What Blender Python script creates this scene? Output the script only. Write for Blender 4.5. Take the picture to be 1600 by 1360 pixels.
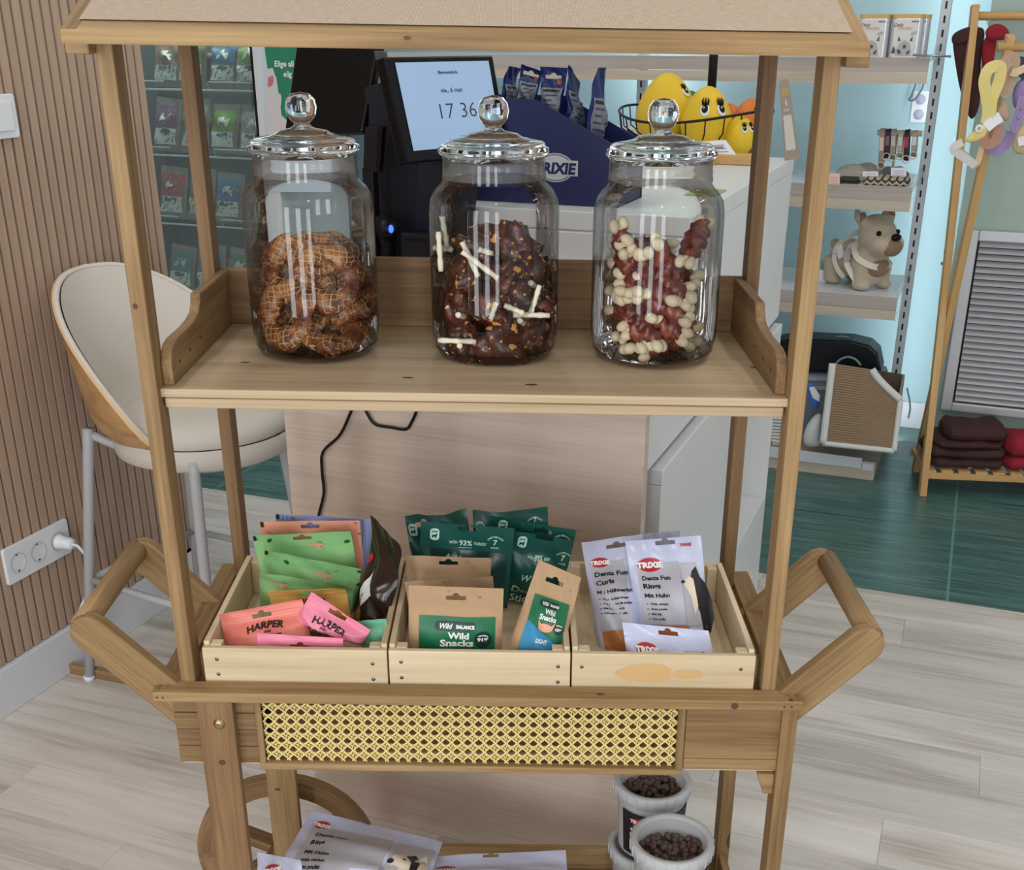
import bpy, math, random
import numpy as np
from mathutils import Vector, Matrix

for _o in list(bpy.data.objects):
    bpy.data.objects.remove(_o)
SC = bpy.context.scene
COL = SC.collection
rnd = random.Random(7)
PI = math.pi
def A(*v): return np.array(v, float)
def nrm(v): v = np.array(v, float); return v / (np.linalg.norm(v) + 1e-12)

# ------------------------------------------------------------------ camera
CAM_P = A(0.0469, -1.2276, 1.4198); YAW, PITCH, ROLL, FPX, CX, CY = -0.0037, 0.4187, -0.00175, 1807.4, 801.2, 846.7
def _basis():
    fw = A(math.sin(YAW) * math.cos(PITCH), math.cos(YAW) * math.cos(PITCH), -math.sin(PITCH))
    r = A(math.cos(YAW), -math.sin(YAW), 0); u = np.cross(r, fw)
    c, s = math.cos(ROLL), math.sin(ROLL)
    return c * r + s * u, -s * r + c * u, fw
CR, CU, CF = _basis()
cd = bpy.data.cameras.new('camera'); cam = bpy.data.objects.new('camera', cd); COL.objects.link(cam)
cam.matrix_world = Matrix(((CR[0], CU[0], -CF[0], CAM_P[0]), (CR[1], CU[1], -CF[1], CAM_P[1]), (CR[2], CU[2], -CF[2], CAM_P[2]), (0, 0, 0, 1)))
cd.sensor_fit = 'HORIZONTAL'; cd.sensor_width = 36; cd.lens = FPX / 1600 * 36
cd.shift_x = (800 - CX) / 1600; cd.shift_y = (CY - 680) / 1600; cd.clip_start = .02
SC.camera = cam

# measured points: where the sight line through a photo point meets a known plane of the place
def _ray(x, y): return CF + CR * (x - CX) / FPX - CU * (y - CY) / FPX
def PL(x, y, P, n): d = _ray(x, y); n = A(*n); return CAM_P + d * (((A(*P) - CAM_P) @ n) / (d @ n))
def Zp(x, y, z): return PL(x, y, (0, 0, z), (0, 0, 1))
def Yp(x, y, Y): return PL(x, y, (0, Y, 0), (0, 1, 0))
TH = 0.38                                   # the room is turned against the cart
U = A(math.sin(TH), math.cos(TH), 0); V = A(math.cos(TH), -math.sin(TH), 0); UP = A(0, 0, 1)
def fr(u, v, z): return U * u + V * v + A(0, 0, z)
def PU(x, y, u): return PL(x, y, U * u, U)
def PV(x, y, v): return PL(x, y, V * v, V)
def uvz(P): return P @ U, P @ V, P[2]
K = -.0173                                  # the cart sags to one side

# ------------------------------------------------------------------ light
SC.view_settings.view_transform = 'Standard'; SC.view_settings.look = 'None'
SC.view_settings.exposure = 0.22; SC.view_settings.gamma = 1.0; SC.view_settings.use_curve_mapping = False
w = bpy.data.worlds.new('shop_surroundings'); SC.world = w; w.use_nodes = True
w.node_tree.nodes['Background'].inputs[0].default_value = (.93, .95, 1, 1)
w.node_tree.nodes['Background'].inputs[1].default_value = .62
def area(name, P, target, sx, sy, power, col=(1, 1, 1), spread=180):
    l = bpy.data.lights.new(name, 'AREA'); l.shape = 'RECTANGLE'; l.size = sx; l.size_y = sy; l.energy = power; l.color = col
    l.spread = math.radians(spread)
    o = bpy.data.objects.new(name, l); COL.objects.link(o); o.location = P
    o.rotation_euler = (Vector(target) - Vector(P)).to_track_quat('-Z', 'Y').to_euler()
    return o
# ceiling panels over the shop floor
for i, (u, v) in enumerate([(-1.3, -.9), (-1.3, .7), (.35, -.9), (.35, .75), (1.9, -.9), (1.9, .75), (1.1, 2.0), (-.6, 2.0)]):
    P = fr(u, v, 2.62); area('ceiling_panel', P, P - UP, .14, .6, 4.6, (1, .975, .94))
# shop front behind the photographer
for i in range(4):
    P = fr(-2.9, -1.6 + 1.05 * i, 1.35); area('shop_window', P, P + U, .42, 1.9, 21, (.93, .97, 1))
# light strips behind the shelving, on the wall
for v, z0, z1, p in ((.285, .0, 2.2, 2.3), (-.73, 1.15, 2.2, 2.0)):
    P = fr(3.23, v, (z0 + z1) / 2); area('light_strip', P, P + U * 1, .03, z1 - z0, p, (.86, .94, 1))

# ------------------------------------------------------------------ mesh builder
class B:
    def __init__(s): s.v = []; s.f = []; s.m = []; s.sm = []; s.g = []; s.h = []
    def add(s, vs, fs, m=0, smooth=False, grain=None, hole=None):
        n = len(s.v); off = A(rnd.uniform(-9, 9), rnd.uniform(-9, 9), rnd.uniform(-9, 9))
        vs = [A(*p) for p in vs]; s.v += vs
        g = grain if grain is not None else vs
        s.g += [A(*p) + off for p in g]
        s.h += hole if hole is not None else [(9, 9, 9)] * len(vs)
        for f in fs:
            s.f.append([i + n for i in f]); s.sm.append(smooth)
            s.m.append(m)
        return s
    def box(s, c, dx, dy, dz, R=None, m=0):
        R = np.eye(3) if R is None else np.array(R, float)       # rows: local axes
        d = (dx, dy, dz); order = sorted(range(3), key=lambda i: -d[i])
        vs = []; gs = []
        for k in range(8):
            l = [(.5 if k >> i & 1 else -.5) * d[i] for i in range(3)]
            vs.append(A(*c) + R[0] * l[0] + R[1] * l[1] + R[2] * l[2]); gs.append([l[i] for i in order])
        return s.add(vs, [(0, 2, 3, 1), (4, 5, 7, 6), (0, 1, 5, 4), (2, 6, 7, 3), (0, 4, 6, 2), (1, 3, 7, 5)], m, False, gs)
    def bb(s, x0, x1, y0, y1, z0, z1, m=0): return s.box(((x0 + x1) / 2, (y0 + y1) / 2, (z0 + z1) / 2), abs(x1 - x0), abs(y1 - y0), abs(z1 - z0), None, m)
    def ub(s, u0, u1, v0, v1, z0, z1, m=0): return s.box(fr((u0 + u1) / 2, (v0 + v1) / 2, (z0 + z1) / 2), abs(u1 - u0), abs(v1 - v0), abs(z1 - z0), (U, V, UP), m)
    def bar(s, p0, p1, wd, th, side, m=0):
        p0 = A(*p0); p1 = A(*p1); d = p1 - p0; L = np.linalg.norm(d); d = d / L
        t = nrm(np.cross(d, A(*side))); sd = np.cross(t, d)
        return s.box((p0 + p1) / 2, L, wd, th, (d, sd, t), m)
    def tube(s, pts, r, n=8, m=0, closed=False, flat=1.0, cap=True):
        pts = [A(*p) for p in pts]; k = len(pts); vs = []; gs = []; fs = []; L = 0
        t0 = nrm(pts[1] - pts[0]); a = nrm(np.cross(t0, A(0, 0, 1) if abs(t0[2]) < .9 else A(1, 0, 0)))
        for i, p in enumerate(pts):
            if closed: t = nrm(pts[(i + 1) % k] - pts[i - 1])
            else: t = nrm(pts[min(i + 1, k - 1)] - pts[max(i - 1, 0)])
            a = nrm(a - t * (a @ t)); b = np.cross(t, a); ri = r[i] if hasattr(r, '__len__') else r
            if i: L += np.linalg.norm(p - pts[i - 1])
            for j in range(n):
                c_, s_ = math.cos(2 * PI * j / n), math.sin(2 * PI * j / n)
                vs.append(p + a * c_ * ri + b * s_ * ri * flat); gs.append((L, c_ * ri, s_ * ri))
        for i in range(k if closed else k - 1):
            for j in range(n):
                q = (i + 1) % k; fs.append((i * n + j, i * n + (j + 1) % n, q * n + (j + 1) % n, q * n + j))
        if not closed and cap: fs += [tuple(range(n))[::-1], tuple((k - 1) * n + j for j in range(n))]
        return s.add(vs, fs, m, True, gs)
    def lathe(s, prof, c, n=32, m=0, ax=None, a0=0, a1=2 * PI, sx=1.0):
        c = A(*c); ax = (A(1, 0, 0), A(0, 1, 0), A(0, 0, 1)) if ax is None else ax
        vs = []; fs = []; full = abs(a1 - a0 - 2 * PI) < 1e-6; nn = n if full else n + 1; k = len(prof)
        for r, z in prof:
            for j in range(nn):
                t = a0 + (a1 - a0) * j / n
                vs.append(c + ax[0] * r * math.cos(t) * sx + ax[1] * r * math.sin(t) + ax[2] * z)
        for i in range(k - 1):
            for j in range(n):
                q = (j + 1) % nn; fs.append((i * nn + j, i * nn + q, (i + 1) * nn + q, (i + 1) * nn + j))
        return s.add(vs, fs, m, True)
    def ball(s, c, r, n=12, m=0, ax=None):
        r = r if hasattr(r, '__len__') else (r, r, r); ax = (A(1, 0, 0), A(0, 1, 0), A(0, 0, 1)) if ax is None else ax
        vs = []; fs = []; k = max(4, n * 2 // 3)
        for i in range(k + 1):
            p = PI * i / k
            for j in range(n):
                t = 2 * PI * j / n
                vs.append(A(*c) + ax[0] * r[0] * math.sin(p) * math.cos(t) + ax[1] * r[1] * math.sin(p) * math.sin(t) + ax[2] * r[2] * math.cos(p))
        for i in range(k):
            for j in range(n):
                q = (j + 1) % n; fs.append((i * n + j, (i + 1) * n + j, (i + 1) * n + q, i * n + q))
        return s.add(vs, fs, m, True)
    def grid(s, fn, nu, nv, m=0, smooth=True, hole=None, grain=None):
        """fn(s,t)->point; m may be a function of the face centre"""
        vs = []; hs = []; gs = []
        for j in range(nv + 1):
            for i in range(nu + 1):
                p = fn(i / nu, j / nv); vs.append(p); hs.append(hole(i / nu, j / nv) if hole else (9, 9, 9))
                gs.append(grain(i / nu, j / nv) if grain else p)
        n0 = len(s.f)
        fs = [(j * (nu + 1) + i, j * (nu + 1) + i + 1, (j + 1) * (nu + 1) + i + 1, (j + 1) * (nu + 1) + i) for j in range(nv) for i in range(nu)]
        s.add(vs, fs, 0 if callable(m) else m, smooth, gs, hs)
        if callable(m):
            q = n0
            for j in range(nv):
                for i in range(nu): s.m[q] = m((i + .5) / nu, (j + .5) / nv); q += 1
        return s
    def prism(s, poly, o, ax, ay, depth, m=0, smooth=False):
        """2-D outline in the plane (ax, ay) at o, pushed along depth (vector)"""
        o = A(*o); ax = A(*ax); ay = A(*ay); dp = A(*depth); n = len(poly)
        p0 = [o + ax * x + ay * y for x, y in poly]; vs = p0 + [p + dp for p in p0]
        fs = [tuple(range(n))[::-1], tuple(range(n, 2 * n))] + [(i, (i + 1) % n, n + (i + 1) % n, n + i) for i in range(n)]
        gs = [(x, y, 0) for x, y in poly] + [(x, y, .02) for x, y in poly]
        return s.add(vs, fs, m, smooth, gs)
    def flat(s, poly, o, ax, ay, m=0):
        o = A(*o); ax = A(*ax); ay = A(*ay)
        return s.add([o + ax * x + ay * y for x, y in poly], [tuple(range(len(poly)))], m)

ORG = {}
def obj(name, b, mats, parent=None, shear=False, bevel=0, seg=2, label=None, subd=0, smooth_ang=None, kind=None):
    """links the builder's shape as one mesh object; its origin is the origin of its thing"""
    me = bpy.data.meshes.new(name)
    org = ORG.get(parent.name, A(0, 0, 0)) if parent is not None else A(0, 0, 0)
    vs = [A(p[0], p[1], p[2] + K * p[0]) if shear else p for p in b.v]
    if parent is None and vs:
        a = np.array(vs); org = A((a[:, 0].min() + a[:, 0].max()) / 2, (a[:, 1].min() + a[:, 1].max()) / 2, a[:, 2].min())
    me.from_pydata([tuple(p - org) for p in vs], [], b.f)
    mats = mats if isinstance(mats, (list, tuple)) else [mats]
    for m in mats: me.materials.append(m)
    me.polygons.foreach_set('material_index', b.m); me.polygons.foreach_set('use_smooth', b.sm)
    at = me.attributes.new('grain', 'FLOAT_VECTOR', 'POINT'); at.data.foreach_set('vector', np.array(b.g, float).ravel())
    if name == 'pouch_film':
        at = me.attributes.new('hole', 'FLOAT_VECTOR', 'POINT'); at.data.foreach_set('vector', np.array(b.h, float).ravel())
    me.update()
    o = bpy.data.objects.new(name, me); COL.objects.link(o)
    if parent is not None: o.parent = parent
    else: o.location = org
    ORG[o.name] = org
    if bevel:
        md = o.modifiers.new('bevel', 'BEVEL'); md.width = bevel; md.segments = seg; md.limit_method = 'ANGLE'; md.angle_limit = .7
    if subd:
        md = o.modifiers.new('subd', 'SUBSURF'); md.levels = subd; md.render_levels = subd
    if label: o['label'] = label
    if kind: o['kind'] = kind
    return o
def tag(o, label, cat, group=None):
    o['label'] = label; o['category'] = cat
    if group: o['group'] = group
    return o
def thing(name, label, cat, P, group=None):
    o = bpy.data.objects.new(name, None); COL.objects.link(o); o.empty_display_size = .05
    o.location = tuple(P); ORG[o.name] = A(*P)
    return tag(o, label, cat, group)
def struct(name, b, m, parent=None, **k):
    o = obj(name, b, m, parent, **k)
    if parent is None: o['kind'] = 'structure'
    return o
def dup(o, M, parent=None, label=None):
    """copy of a thing, its parts and sub-parts, moved by matrix M"""
    c = o.copy(); COL.objects.link(c)
    if parent is None: c.matrix_world = M
    else: c.parent = parent
    if label: c['label'] = label
    for ch in list(o.children): dup(ch, None, c)
    return c

# ------------------------------------------------------------------ materials
def _nt(name):
    m = bpy.data.materials.new(name); m.use_nodes = True; nt = m.node_tree
    return m, nt, nt.nodes['Principled BSDF']
def node(nt, t, **k):
    n = nt.nodes.new(t)
    for a, v in k.items(): setattr(n, a, v)
    return n
def setin(n, **k):
    for a, v in k.items(): n.inputs[a.replace('_', ' ')].default_value = v
def math_(nt, op, a, b=None):
    n = node(nt, 'ShaderNodeMath', operation=op)
    for i, x in enumerate((a, b)):
        if x is None: continue
        if hasattr(x, 'node'): nt.links.new(x, n.inputs[i])
        else: n.inputs[i].default_value = x
    return n.outputs[0]
def ramp(nt, fac, stops):
    r = node(nt, 'ShaderNodeValToRGB'); nt.links.new(fac, r.inputs[0]); e = r.color_ramp.elements
    while len(e) < len(stops): e.new(.5)
    for q, (p, c) in zip(e, stops): q.position = p; q.color = (*c, 1)
    return r.outputs[0]
def mixc(nt, fac, a, b, mode='MIX'):
    n = node(nt, 'ShaderNodeMix', data_type='RGBA', blend_type=mode)
    for s_, x in ((n.inputs[0], fac), (n.inputs[6], a), (n.inputs[7], b)):
        if hasattr(x, 'node'): nt.links.new(x, s_)
        elif isinstance(x, tuple): s_.default_value = (*x, 1)
        else: s_.default_value = x
    return n.outputs[2]
def noise(nt, vec, scale, detail=4, rough=.55, dist=0):
    n = node(nt, 'ShaderNodeTexNoise'); setin(n, Scale=scale, Detail=detail, Roughness=rough, Distortion=dist)
    if vec is not None: nt.links.new(vec, n.inputs['Vector'])
    return n.outputs['Fac']
def scaled(nt, vec, sc):
    n = node(nt, 'ShaderNodeMapping'); n.inputs['Scale'].default_value = sc; nt.links.new(vec, n.inputs['Vector']); return n.outputs[0]
def attr(nt, name): return node(nt, 'ShaderNodeAttribute', attribute_name=name).outputs['Vector']
def bump(nt, bs, h, strength=.2, dist=.002):
    n = node(nt, 'ShaderNodeBump'); setin(n, Strength=strength, Distance=dist); nt.links.new(h, n.inputs['Height']); nt.links.new(n.outputs[0], bs.inputs['Normal'])
MC = {}
def lin(c): return tuple(((x / 12.92) if x <= .04045 else ((x + .055) / 1.055) ** 2.4) for x in c)
def S8(r, g, b): return lin((r / 255, g / 255, b / 255))
def plain(name, col, rough=.5, metal=0, spec=.5, nz=0, nscale=40, bmp=0, emit=0, hole=False, coat=0, trans=0, ior=1.45, sheen=0, alpha=1, vary=0):
    if name in MC: return MC[name]
    m, nt, bs = _nt(name); bs.inputs['Base Color'].default_value = (*col, 1)
    setin(bs, Roughness=rough, Metallic=metal); bs.inputs['Specular IOR Level'].default_value = spec; bs.inputs['IOR'].default_value = ior
    bs.inputs['Coat Weight'].default_value = coat; bs.inputs['Transmission Weight'].default_value = trans; bs.inputs['Sheen Weight'].default_value = sheen
    bs.inputs['Alpha'].default_value = alpha
    g = attr(nt, 'grain'); src = None
    if nz:
        f = noise(nt, g, nscale)
        src = mixc(nt, f, tuple(c * (1 - nz) for c in col), tuple(min(1, c * (1 + nz)) for c in col))
    if vary:
        oi = node(nt, 'ShaderNodeObjectInfo'); f = math_(nt, 'ADD', math_(nt, 'MULTIPLY', oi.outputs['Random'], 2 * vary), 1 - vary)
        src = mixc(nt, 1.0, src if src is not None else col, node_rgb(nt, f), 'MULTIPLY')
    if src is not None: nt.links.new(src, bs.inputs['Base Color'])
    if bmp: bump(nt, bs, noise(nt, g, nscale * 2.5), bmp)
    if emit: bs.inputs['Emission Color'].default_value = (*col, 1); bs.inputs['Emission Strength'].default_value = emit
    if hole: punch(nt, bs)
    MC[name] = m
    return m
def node_rgb(nt, f):
    c = node(nt, 'ShaderNodeCombineColor')
    for i in range(3): nt.links.new(f, c.inputs[i])
    return c.outputs[0]
def punch(nt, bs):
    """real hanger slot cut through the header (euro slot)"""
    sep = node(nt, 'ShaderNodeSeparateXYZ'); nt.links.new(attr(nt, 'hole'), sep.inputs[0]); x, y = sep.outputs[0], sep.outputs[1]
    ax = math_(nt, 'ABSOLUTE', x); ay = math_(nt, 'ABSOLUTE', y)
    bar_ = math_(nt, 'MULTIPLY', math_(nt, 'LESS_THAN', ax, .0125), math_(nt, 'LESS_THAN', ay, .0028))
    d2 = math_(nt, 'ADD', math_(nt, 'MULTIPLY', x, x), math_(nt, 'MULTIPLY', math_(nt, 'SUBTRACT', y, .0022), math_(nt, 'SUBTRACT', y, .0022)))
    msk = math_(nt, 'MAXIMUM', bar_, math_(nt, 'LESS_THAN', d2, .0044 ** 2))
    tr = node(nt, 'ShaderNodeBsdfTransparent'); mx = node(nt, 'ShaderNodeMixShader')
    out = nt.nodes['Material Output']; nt.links.new(msk, mx.inputs[0]); nt.links.new(bs.outputs[0], mx.inputs[1]); nt.links.new(tr.outputs[0], mx.inputs[2])
    nt.links.new(mx.outputs[0], out.inputs[0])
def wood(name, c0, c1, c2, sc=(1.6, 22, 22), rough=.6, knots=.0, fine=.42, vary=.08, bmp=.12):
    if name in MC: return MC[name]
    m, nt, bs = _nt(name); g = attr(nt, 'grain')
    f1 = noise(nt, scaled(nt, g, sc), 1.0, 3, .5, .6)
    f2 = noise(nt, scaled(nt, g, (sc[0] * 3, sc[1] * 9, sc[2] * 9)), 1.0, 3, .6)
    f = math_(nt, 'ADD', math_(nt, 'MULTIPLY', f1, 1 - fine), math_(nt, 'MULTIPLY', f2, fine))
    c = ramp(nt, f, [(.3, c0), (.5, c1), (.72, c2)])
    if knots:
        vo = node(nt, 'ShaderNodeTexVoronoi'); nt.links.new(scaled(nt, g, (5.5, 13, 13)), vo.inputs['Vector']); setin(vo, Scale=1.0)
        k = math_(nt, 'MULTIPLY', math_(nt, 'LESS_THAN', vo.outputs['Distance'], .085), math_(nt, 'GREATER_THAN', node_sep(nt, vo.outputs['Color']), 1 - knots))
        c = mixc(nt, math_(nt, 'MULTIPLY', k, .75), c, tuple(x * .28 for x in c0))
    oi = node(nt, 'ShaderNodeObjectInfo')
    c = mixc(nt, 1.0, c, node_rgb(nt, math_(nt, 'ADD', math_(nt, 'MULTIPLY', oi.outputs['Random'], 2 * vary), 1 - vary)), 'MULTIPLY')
    nt.links.new(c, bs.inputs['Base Color']); setin(bs, Roughness=rough); bs.inputs['Specular IOR Level'].default_value = .35
    bump(nt, bs, f2, bmp, .001)
    MC[name] = m
    return m
def node_sep(nt, col):
    n = node(nt, 'ShaderNodeSeparateColor'); nt.links.new(col, n.inputs[0]); return n.outputs[0]

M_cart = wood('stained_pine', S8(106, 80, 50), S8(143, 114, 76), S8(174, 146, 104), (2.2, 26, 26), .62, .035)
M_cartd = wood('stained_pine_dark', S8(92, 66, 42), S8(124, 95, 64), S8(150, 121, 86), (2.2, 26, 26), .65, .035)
M_shelf = wood('light_pine_board', S8(160, 136, 106), S8(184, 162, 130), S8(202, 182, 152), (1.2, 30, 30), .6, .05)
M_crate = wood('raw_pine', S8(190, 168, 132), S8(210, 190, 156), S8(222, 206, 176), (1.6, 20, 20), .6, .03, .3, .04)
M_slat = wood('slat_veneer', S8(156, 130, 110), S8(176, 150, 130), S8(188, 164, 144), (1.2, 40, 40), .6, 0, .5, .05, .05)
M_slatback = plain('slat_backing', S8(140, 108, 82), .8)
M_plank = wood('vinyl_plank', S8(168, 159, 150), S8(206, 198, 190), S8(224, 218, 211), (1.6, 16, 16), .42, 0, .35, .09, .04)
M_panel = wood('pale_oak_laminate', S8(180, 162, 146), S8(198, 181, 166), S8(210, 195, 181), (1.4, 22, 22), .5, 0, .5, .02, .04)
M_lam = wood('shelf_laminate', S8(176, 160, 142), S8(194, 180, 162), S8(206, 194, 178), (1.4, 24, 24), .5, 0, .4, .04, .03)
M_lamg = wood('shelf_laminate_grey', S8(160, 150, 142), S8(176, 166, 158), S8(188, 178, 170), (1.2, 26, 26), .5, 0, .4, .04, .03)
M_bamboo = wood('bamboo', S8(184, 142, 88), S8(204, 164, 108), S8(216, 180, 126), (2, 30, 30), .45, 0, .4, .05, .04)
M_ven = wood('stool_veneer', S8(150, 112, 72), S8(182, 142, 96), S8(200, 162, 116), (3, 14, 14), .4, 0, .3, .04, .03)
M_white = plain('white_lacquer', S8(214, 216, 216), .35)
M_whitep = plain('white_plastic', S8(226, 228, 232), .35)
M_base = plain('white_skirting', S8(214, 216, 220), .45)
M_black = plain('black_plastic', S8(20, 20, 22), .4, spec=.3)
M_blackg = plain('black_gloss', S8(9, 9, 11), .3, spec=.25)
M_dark = plain('charcoal_plastic', S8(27, 29, 37), .5, spec=.25)
M_screw = plain('screw_steel', S8(120, 118, 116), .35, 1)
M_steel = plain('brushed_steel', S8(170, 172, 176), .35, 1)
M_wire = plain('white_wire', S8(206, 212, 212), .4)
M_grey = plain('grey_metal_paint', S8(178, 178, 180), .4)
M_ink = plain('ink_black', S8(30, 28, 30), .6)
M_inkw = plain('ink_white', S8(232, 232, 228), .6)
# ------------------------------------------------------------------ room: floor
THF = .364; UF = A(math.sin(THF), math.cos(THF), 0); VF = A(math.cos(THF), -math.sin(THF), 0); BORD = 1.894
def ff(u, v, z): return UF * u + VF * v + A(0, 0, z)
RF = (UF, VF, UP)
b = B(); b.box(ff(1.2, .4, -.06), 7.4, 6.4, .1, RF)
floor = struct('floor', b, plain('floor_screed', S8(120, 112, 102), .8))
WALLV = -1.404
pw_ = .148; k = 0
joint = {1: .475, 5: .667, 7: .493, 3: 1.1, 2: -.1, 4: -.35, 6: .15, 8: -.2, 0: 1.3}
for r in range(20):
    u1 = BORD - r * pw_; u0 = u1 - pw_
    j0 = joint.get(r, rnd.uniform(-.6, .6)); v = j0 - 1.22 * 3
    while v < 2.9:
        a0, a1 = max(v, -1.9), min(v + 1.22, 2.6)
        if a1 - a0 > .05:
            b = B(); b.box(ff((u0 + u1) / 2, (a0 + a1) / 2, -.004), pw_ - .0006, a1 - a0 - .0006, .008, RF)
            struct('plank', b, M_plank, floor)
        v += 1.22
m, nt, bs = _nt('green_vinyl'); g = attr(nt, 'grain')
f = noise(nt, scaled(nt, g, (4, 60, 60)), 1, 4, .6, .5)
nt.links.new(ramp(nt, f, [(.28, S8(54, 84, 80)), (.52, S8(76, 112, 107)), (.75, S8(106, 142, 136))]), bs.inputs['Base Color']); setin(bs, Roughness=.3)
bump(nt, bs, f, .12, .002); M_green = m
v = -1.757 - 1.165 * 1
while v < 3:
    for ua, ue in ((BORD, 2.41), (2.41, 3.75)):
        b = B(); b.box(ff((ua + ue) / 2, v + .5825, -.0035), ue - ua - .0035, 1.165 - .007, .009, RF)
        b.g = [(p @ VF, p @ UF, 0) for p in b.v]                     # streaks run along the border
        struct('vinyl_sheet', b, M_green, floor)
    b = B(); b.box(ff((BORD + 3.75) / 2, v, -.002), 3.75 - BORD - .001, .0072, .0068, RF)
    struct('weld_seam', b, plain('weld_seam', S8(104, 146, 138), .4), floor)
    v += 1.165
# ------------------------------------------------------------------ left slatted wall
WEND = 1.275
b = B(); b.ub(-2.9, WEND, WALLV - .12, WALLV - .012, -.01, 2.63)
wall_left = struct('wall_left', b, M_slatback)
u = WEND - .0005; pitch = .0279; n = 0
while u > -.35:
    b = B(); b.ub(u - .0205, u, WALLV - .0125, WALLV, .115, 2.62); b.g = [(p[2], uvz(p)[0] - u, uvz(p)[1]) for p in b.v]
    struct('slat', b, M_slat, wall_left); u -= pitch; n += 1
b = B(); b.ub(-.35, WEND + .004, WALLV - .012, WALLV + .012, 0, .112); b.ub(WEND - .1, WEND + .012, WALLV - .12, WALLV + .011, 0, .112)
struct('baseboard_left', b, M_base, bevel=.002)
# ------------------------------------------------------------------ mint walls
M_mint = plain('mint_paint', S8(172, 202, 208), .55)
M_mint2 = plain('sage_mint_paint', S8(164, 184, 174), .55)
b = B(); b.ub(3.43, 3.55, -3.2, .42, -.01, 2.63); struct('wall_back', b, M_mint)
b = B(); b.ub(3.41, 3.43, -3.2, .42, 0, .10); struct('baseboard_back', b, M_base)
b = B(); b.ub(3.03, 3.55, .40, 3.2, -.01, 2.63); struct('wall_right', b, M_mint2)
b = B(); b.ub(3.012, 3.03, .398, 3.2, 0, .105); struct('baseboard_right', b, M_base, bevel=.002)
b = B(); b.ub(-3.0, 3.55, -3.2, 3.2, 2.64, 2.72); struct('ceiling', b, plain('ceiling_white', S8(225, 225, 222), .8))
b = B(); b.ub(-3.1, -3.0, -3.2, 3.2, -.01, .32); b.ub(-3.1, -3.0, -3.2, 3.2, 2.38, 2.64)
for v in (-3.2, -2.2, -1.1, -.05, 1.0, 2.05, 3.1): b.ub(-3.1, -2.98, v, v + .1, .3, 2.4)
struct('wall_front', b, plain('shopfront_frame', S8(70, 72, 76), .5))
# ------------------------------------------------------------------ ventilation grille on the right wall
t = thing('ventilation_grille', 'silver louvred ventilation grille set in the sage green wall behind the clothes rack', 'grille', fr(3.03, .75, .2))
gu = 3.012; M_alu = plain('grille_aluminium', S8(198, 198, 202), .4, .3)
gv0, gv1, gz0, gz1 = .432, 1.15, .205, .815
b = B(); b.ub(gu - .014, gu + .016, gv0, gv0 + .036, gz0, gz1); obj('frame', b, M_alu, t, bevel=.004)
b = B(); b.ub(gu - .014, gu + .016, gv0 + .036, gv1, gz1 - .034, gz1); obj('frame', b, M_alu, t, bevel=.004)
b = B(); b.ub(gu - .014, gu + .016, gv0 + .036, gv1, gz0, gz0 + .03); obj('frame', b, M_alu, t, bevel=.004)
b = B(); b.ub(gu + .012, gu + .017, gv0 + .02, gv1, gz0 + .02, gz1 - .02); obj('backing', b, plain('grille_dark', S8(20, 22, 26), .6), t)
nz_ = 26
for i in range(nz_):
    z = gz0 + .034 + (gz1 - gz0 - .068) * (i + .5) / nz_
    d = nrm(-U * .75 + UP * -.66); nn = np.cross(V, d)
    b = B(); b.box(fr(gu, (gv0 + gv1) / 2 + .02, z), gv1 - gv0 - .045, .0225, .0016, (V, d, nn)); obj('slat', b, M_alu, t)

# ------------------------------------------------------------------ socket plate, plug and switch on the slatted wall
def rrect(w_, h_, r, n=5):
    o = []
    for cx_, cy_, a in ((w_ / 2 - r, h_ / 2 - r, 0), (-w_ / 2 + r, h_ / 2 - r, 90), (-w_ / 2 + r, -h_ / 2 + r, 180), (w_ / 2 - r, -h_ / 2 + r, 270)):
        for i in range(n + 1):
            t_ = math.radians(a + 90 * i / n); o.append((cx_ + r * math.cos(t_), cy_ + r * math.sin(t_)))
    return o
pc = fr(.693, WALLV, .333)
t = thing('socket_plate', 'white three-gang power socket plate low on the slatted wall', 'socket', pc)
b = B(); b.prism(rrect(.2, .086, .006), pc, U, UP, V * .009); obj('plate', b, M_whitep, t, bevel=.002)
for i, du in enumerate((-.066, -.003, .06)):
    c = pc + U * du + V * .0092
    b = B(); b.lathe([(.023, .0015), (.0215, .002), (.0205, -.006), (.0, -.0065)], c, 24, 0, (U, UP, V)); obj('socket_well', b, plain('socket_inner', S8(206, 208, 212), .4), t)
    if i < 2:
        b = B()
        for s_ in (-1, 1): b.ball(c + UP * .0195 * s_ + V * .0, .0028, 8); b.ball(c + U * .008 * s_ - V * .005, .0022, 8)
        obj('contacts', b, plain('contact_dark', S8(50, 44, 40), .4), t)
c = pc + U * .06 + V * .009
t = thing('power_plug', 'white mains plug with cable in the right-hand socket, cable down to the skirting', 'plug', c)
b = B(); b.lathe([(0, 0), (.018, 0), (.018, .01), (.0155, .012), (.0155, .02)] + [q for i in range(4) for q in ((.0155, .021 + i * .005), (.0135, .022 + i * .005), (.0135, .025 + i * .005))] + [(.012, .044), (0, .045)], c, 16, 0, (U, UP, V)); obj('plug_body', b, M_whitep, t)
cp = [c + V * .044, c + V * .062 + UP * -.006, c + V * .070 + U * .012 + UP * -.05, c + V * .045 + U * .018 - UP * .13, c + V * .018 + U * .0 - UP * .2, c + V * .016 + U * .002 - UP * .27, c + V * .02 + U * .03 - UP * .325]
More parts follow.
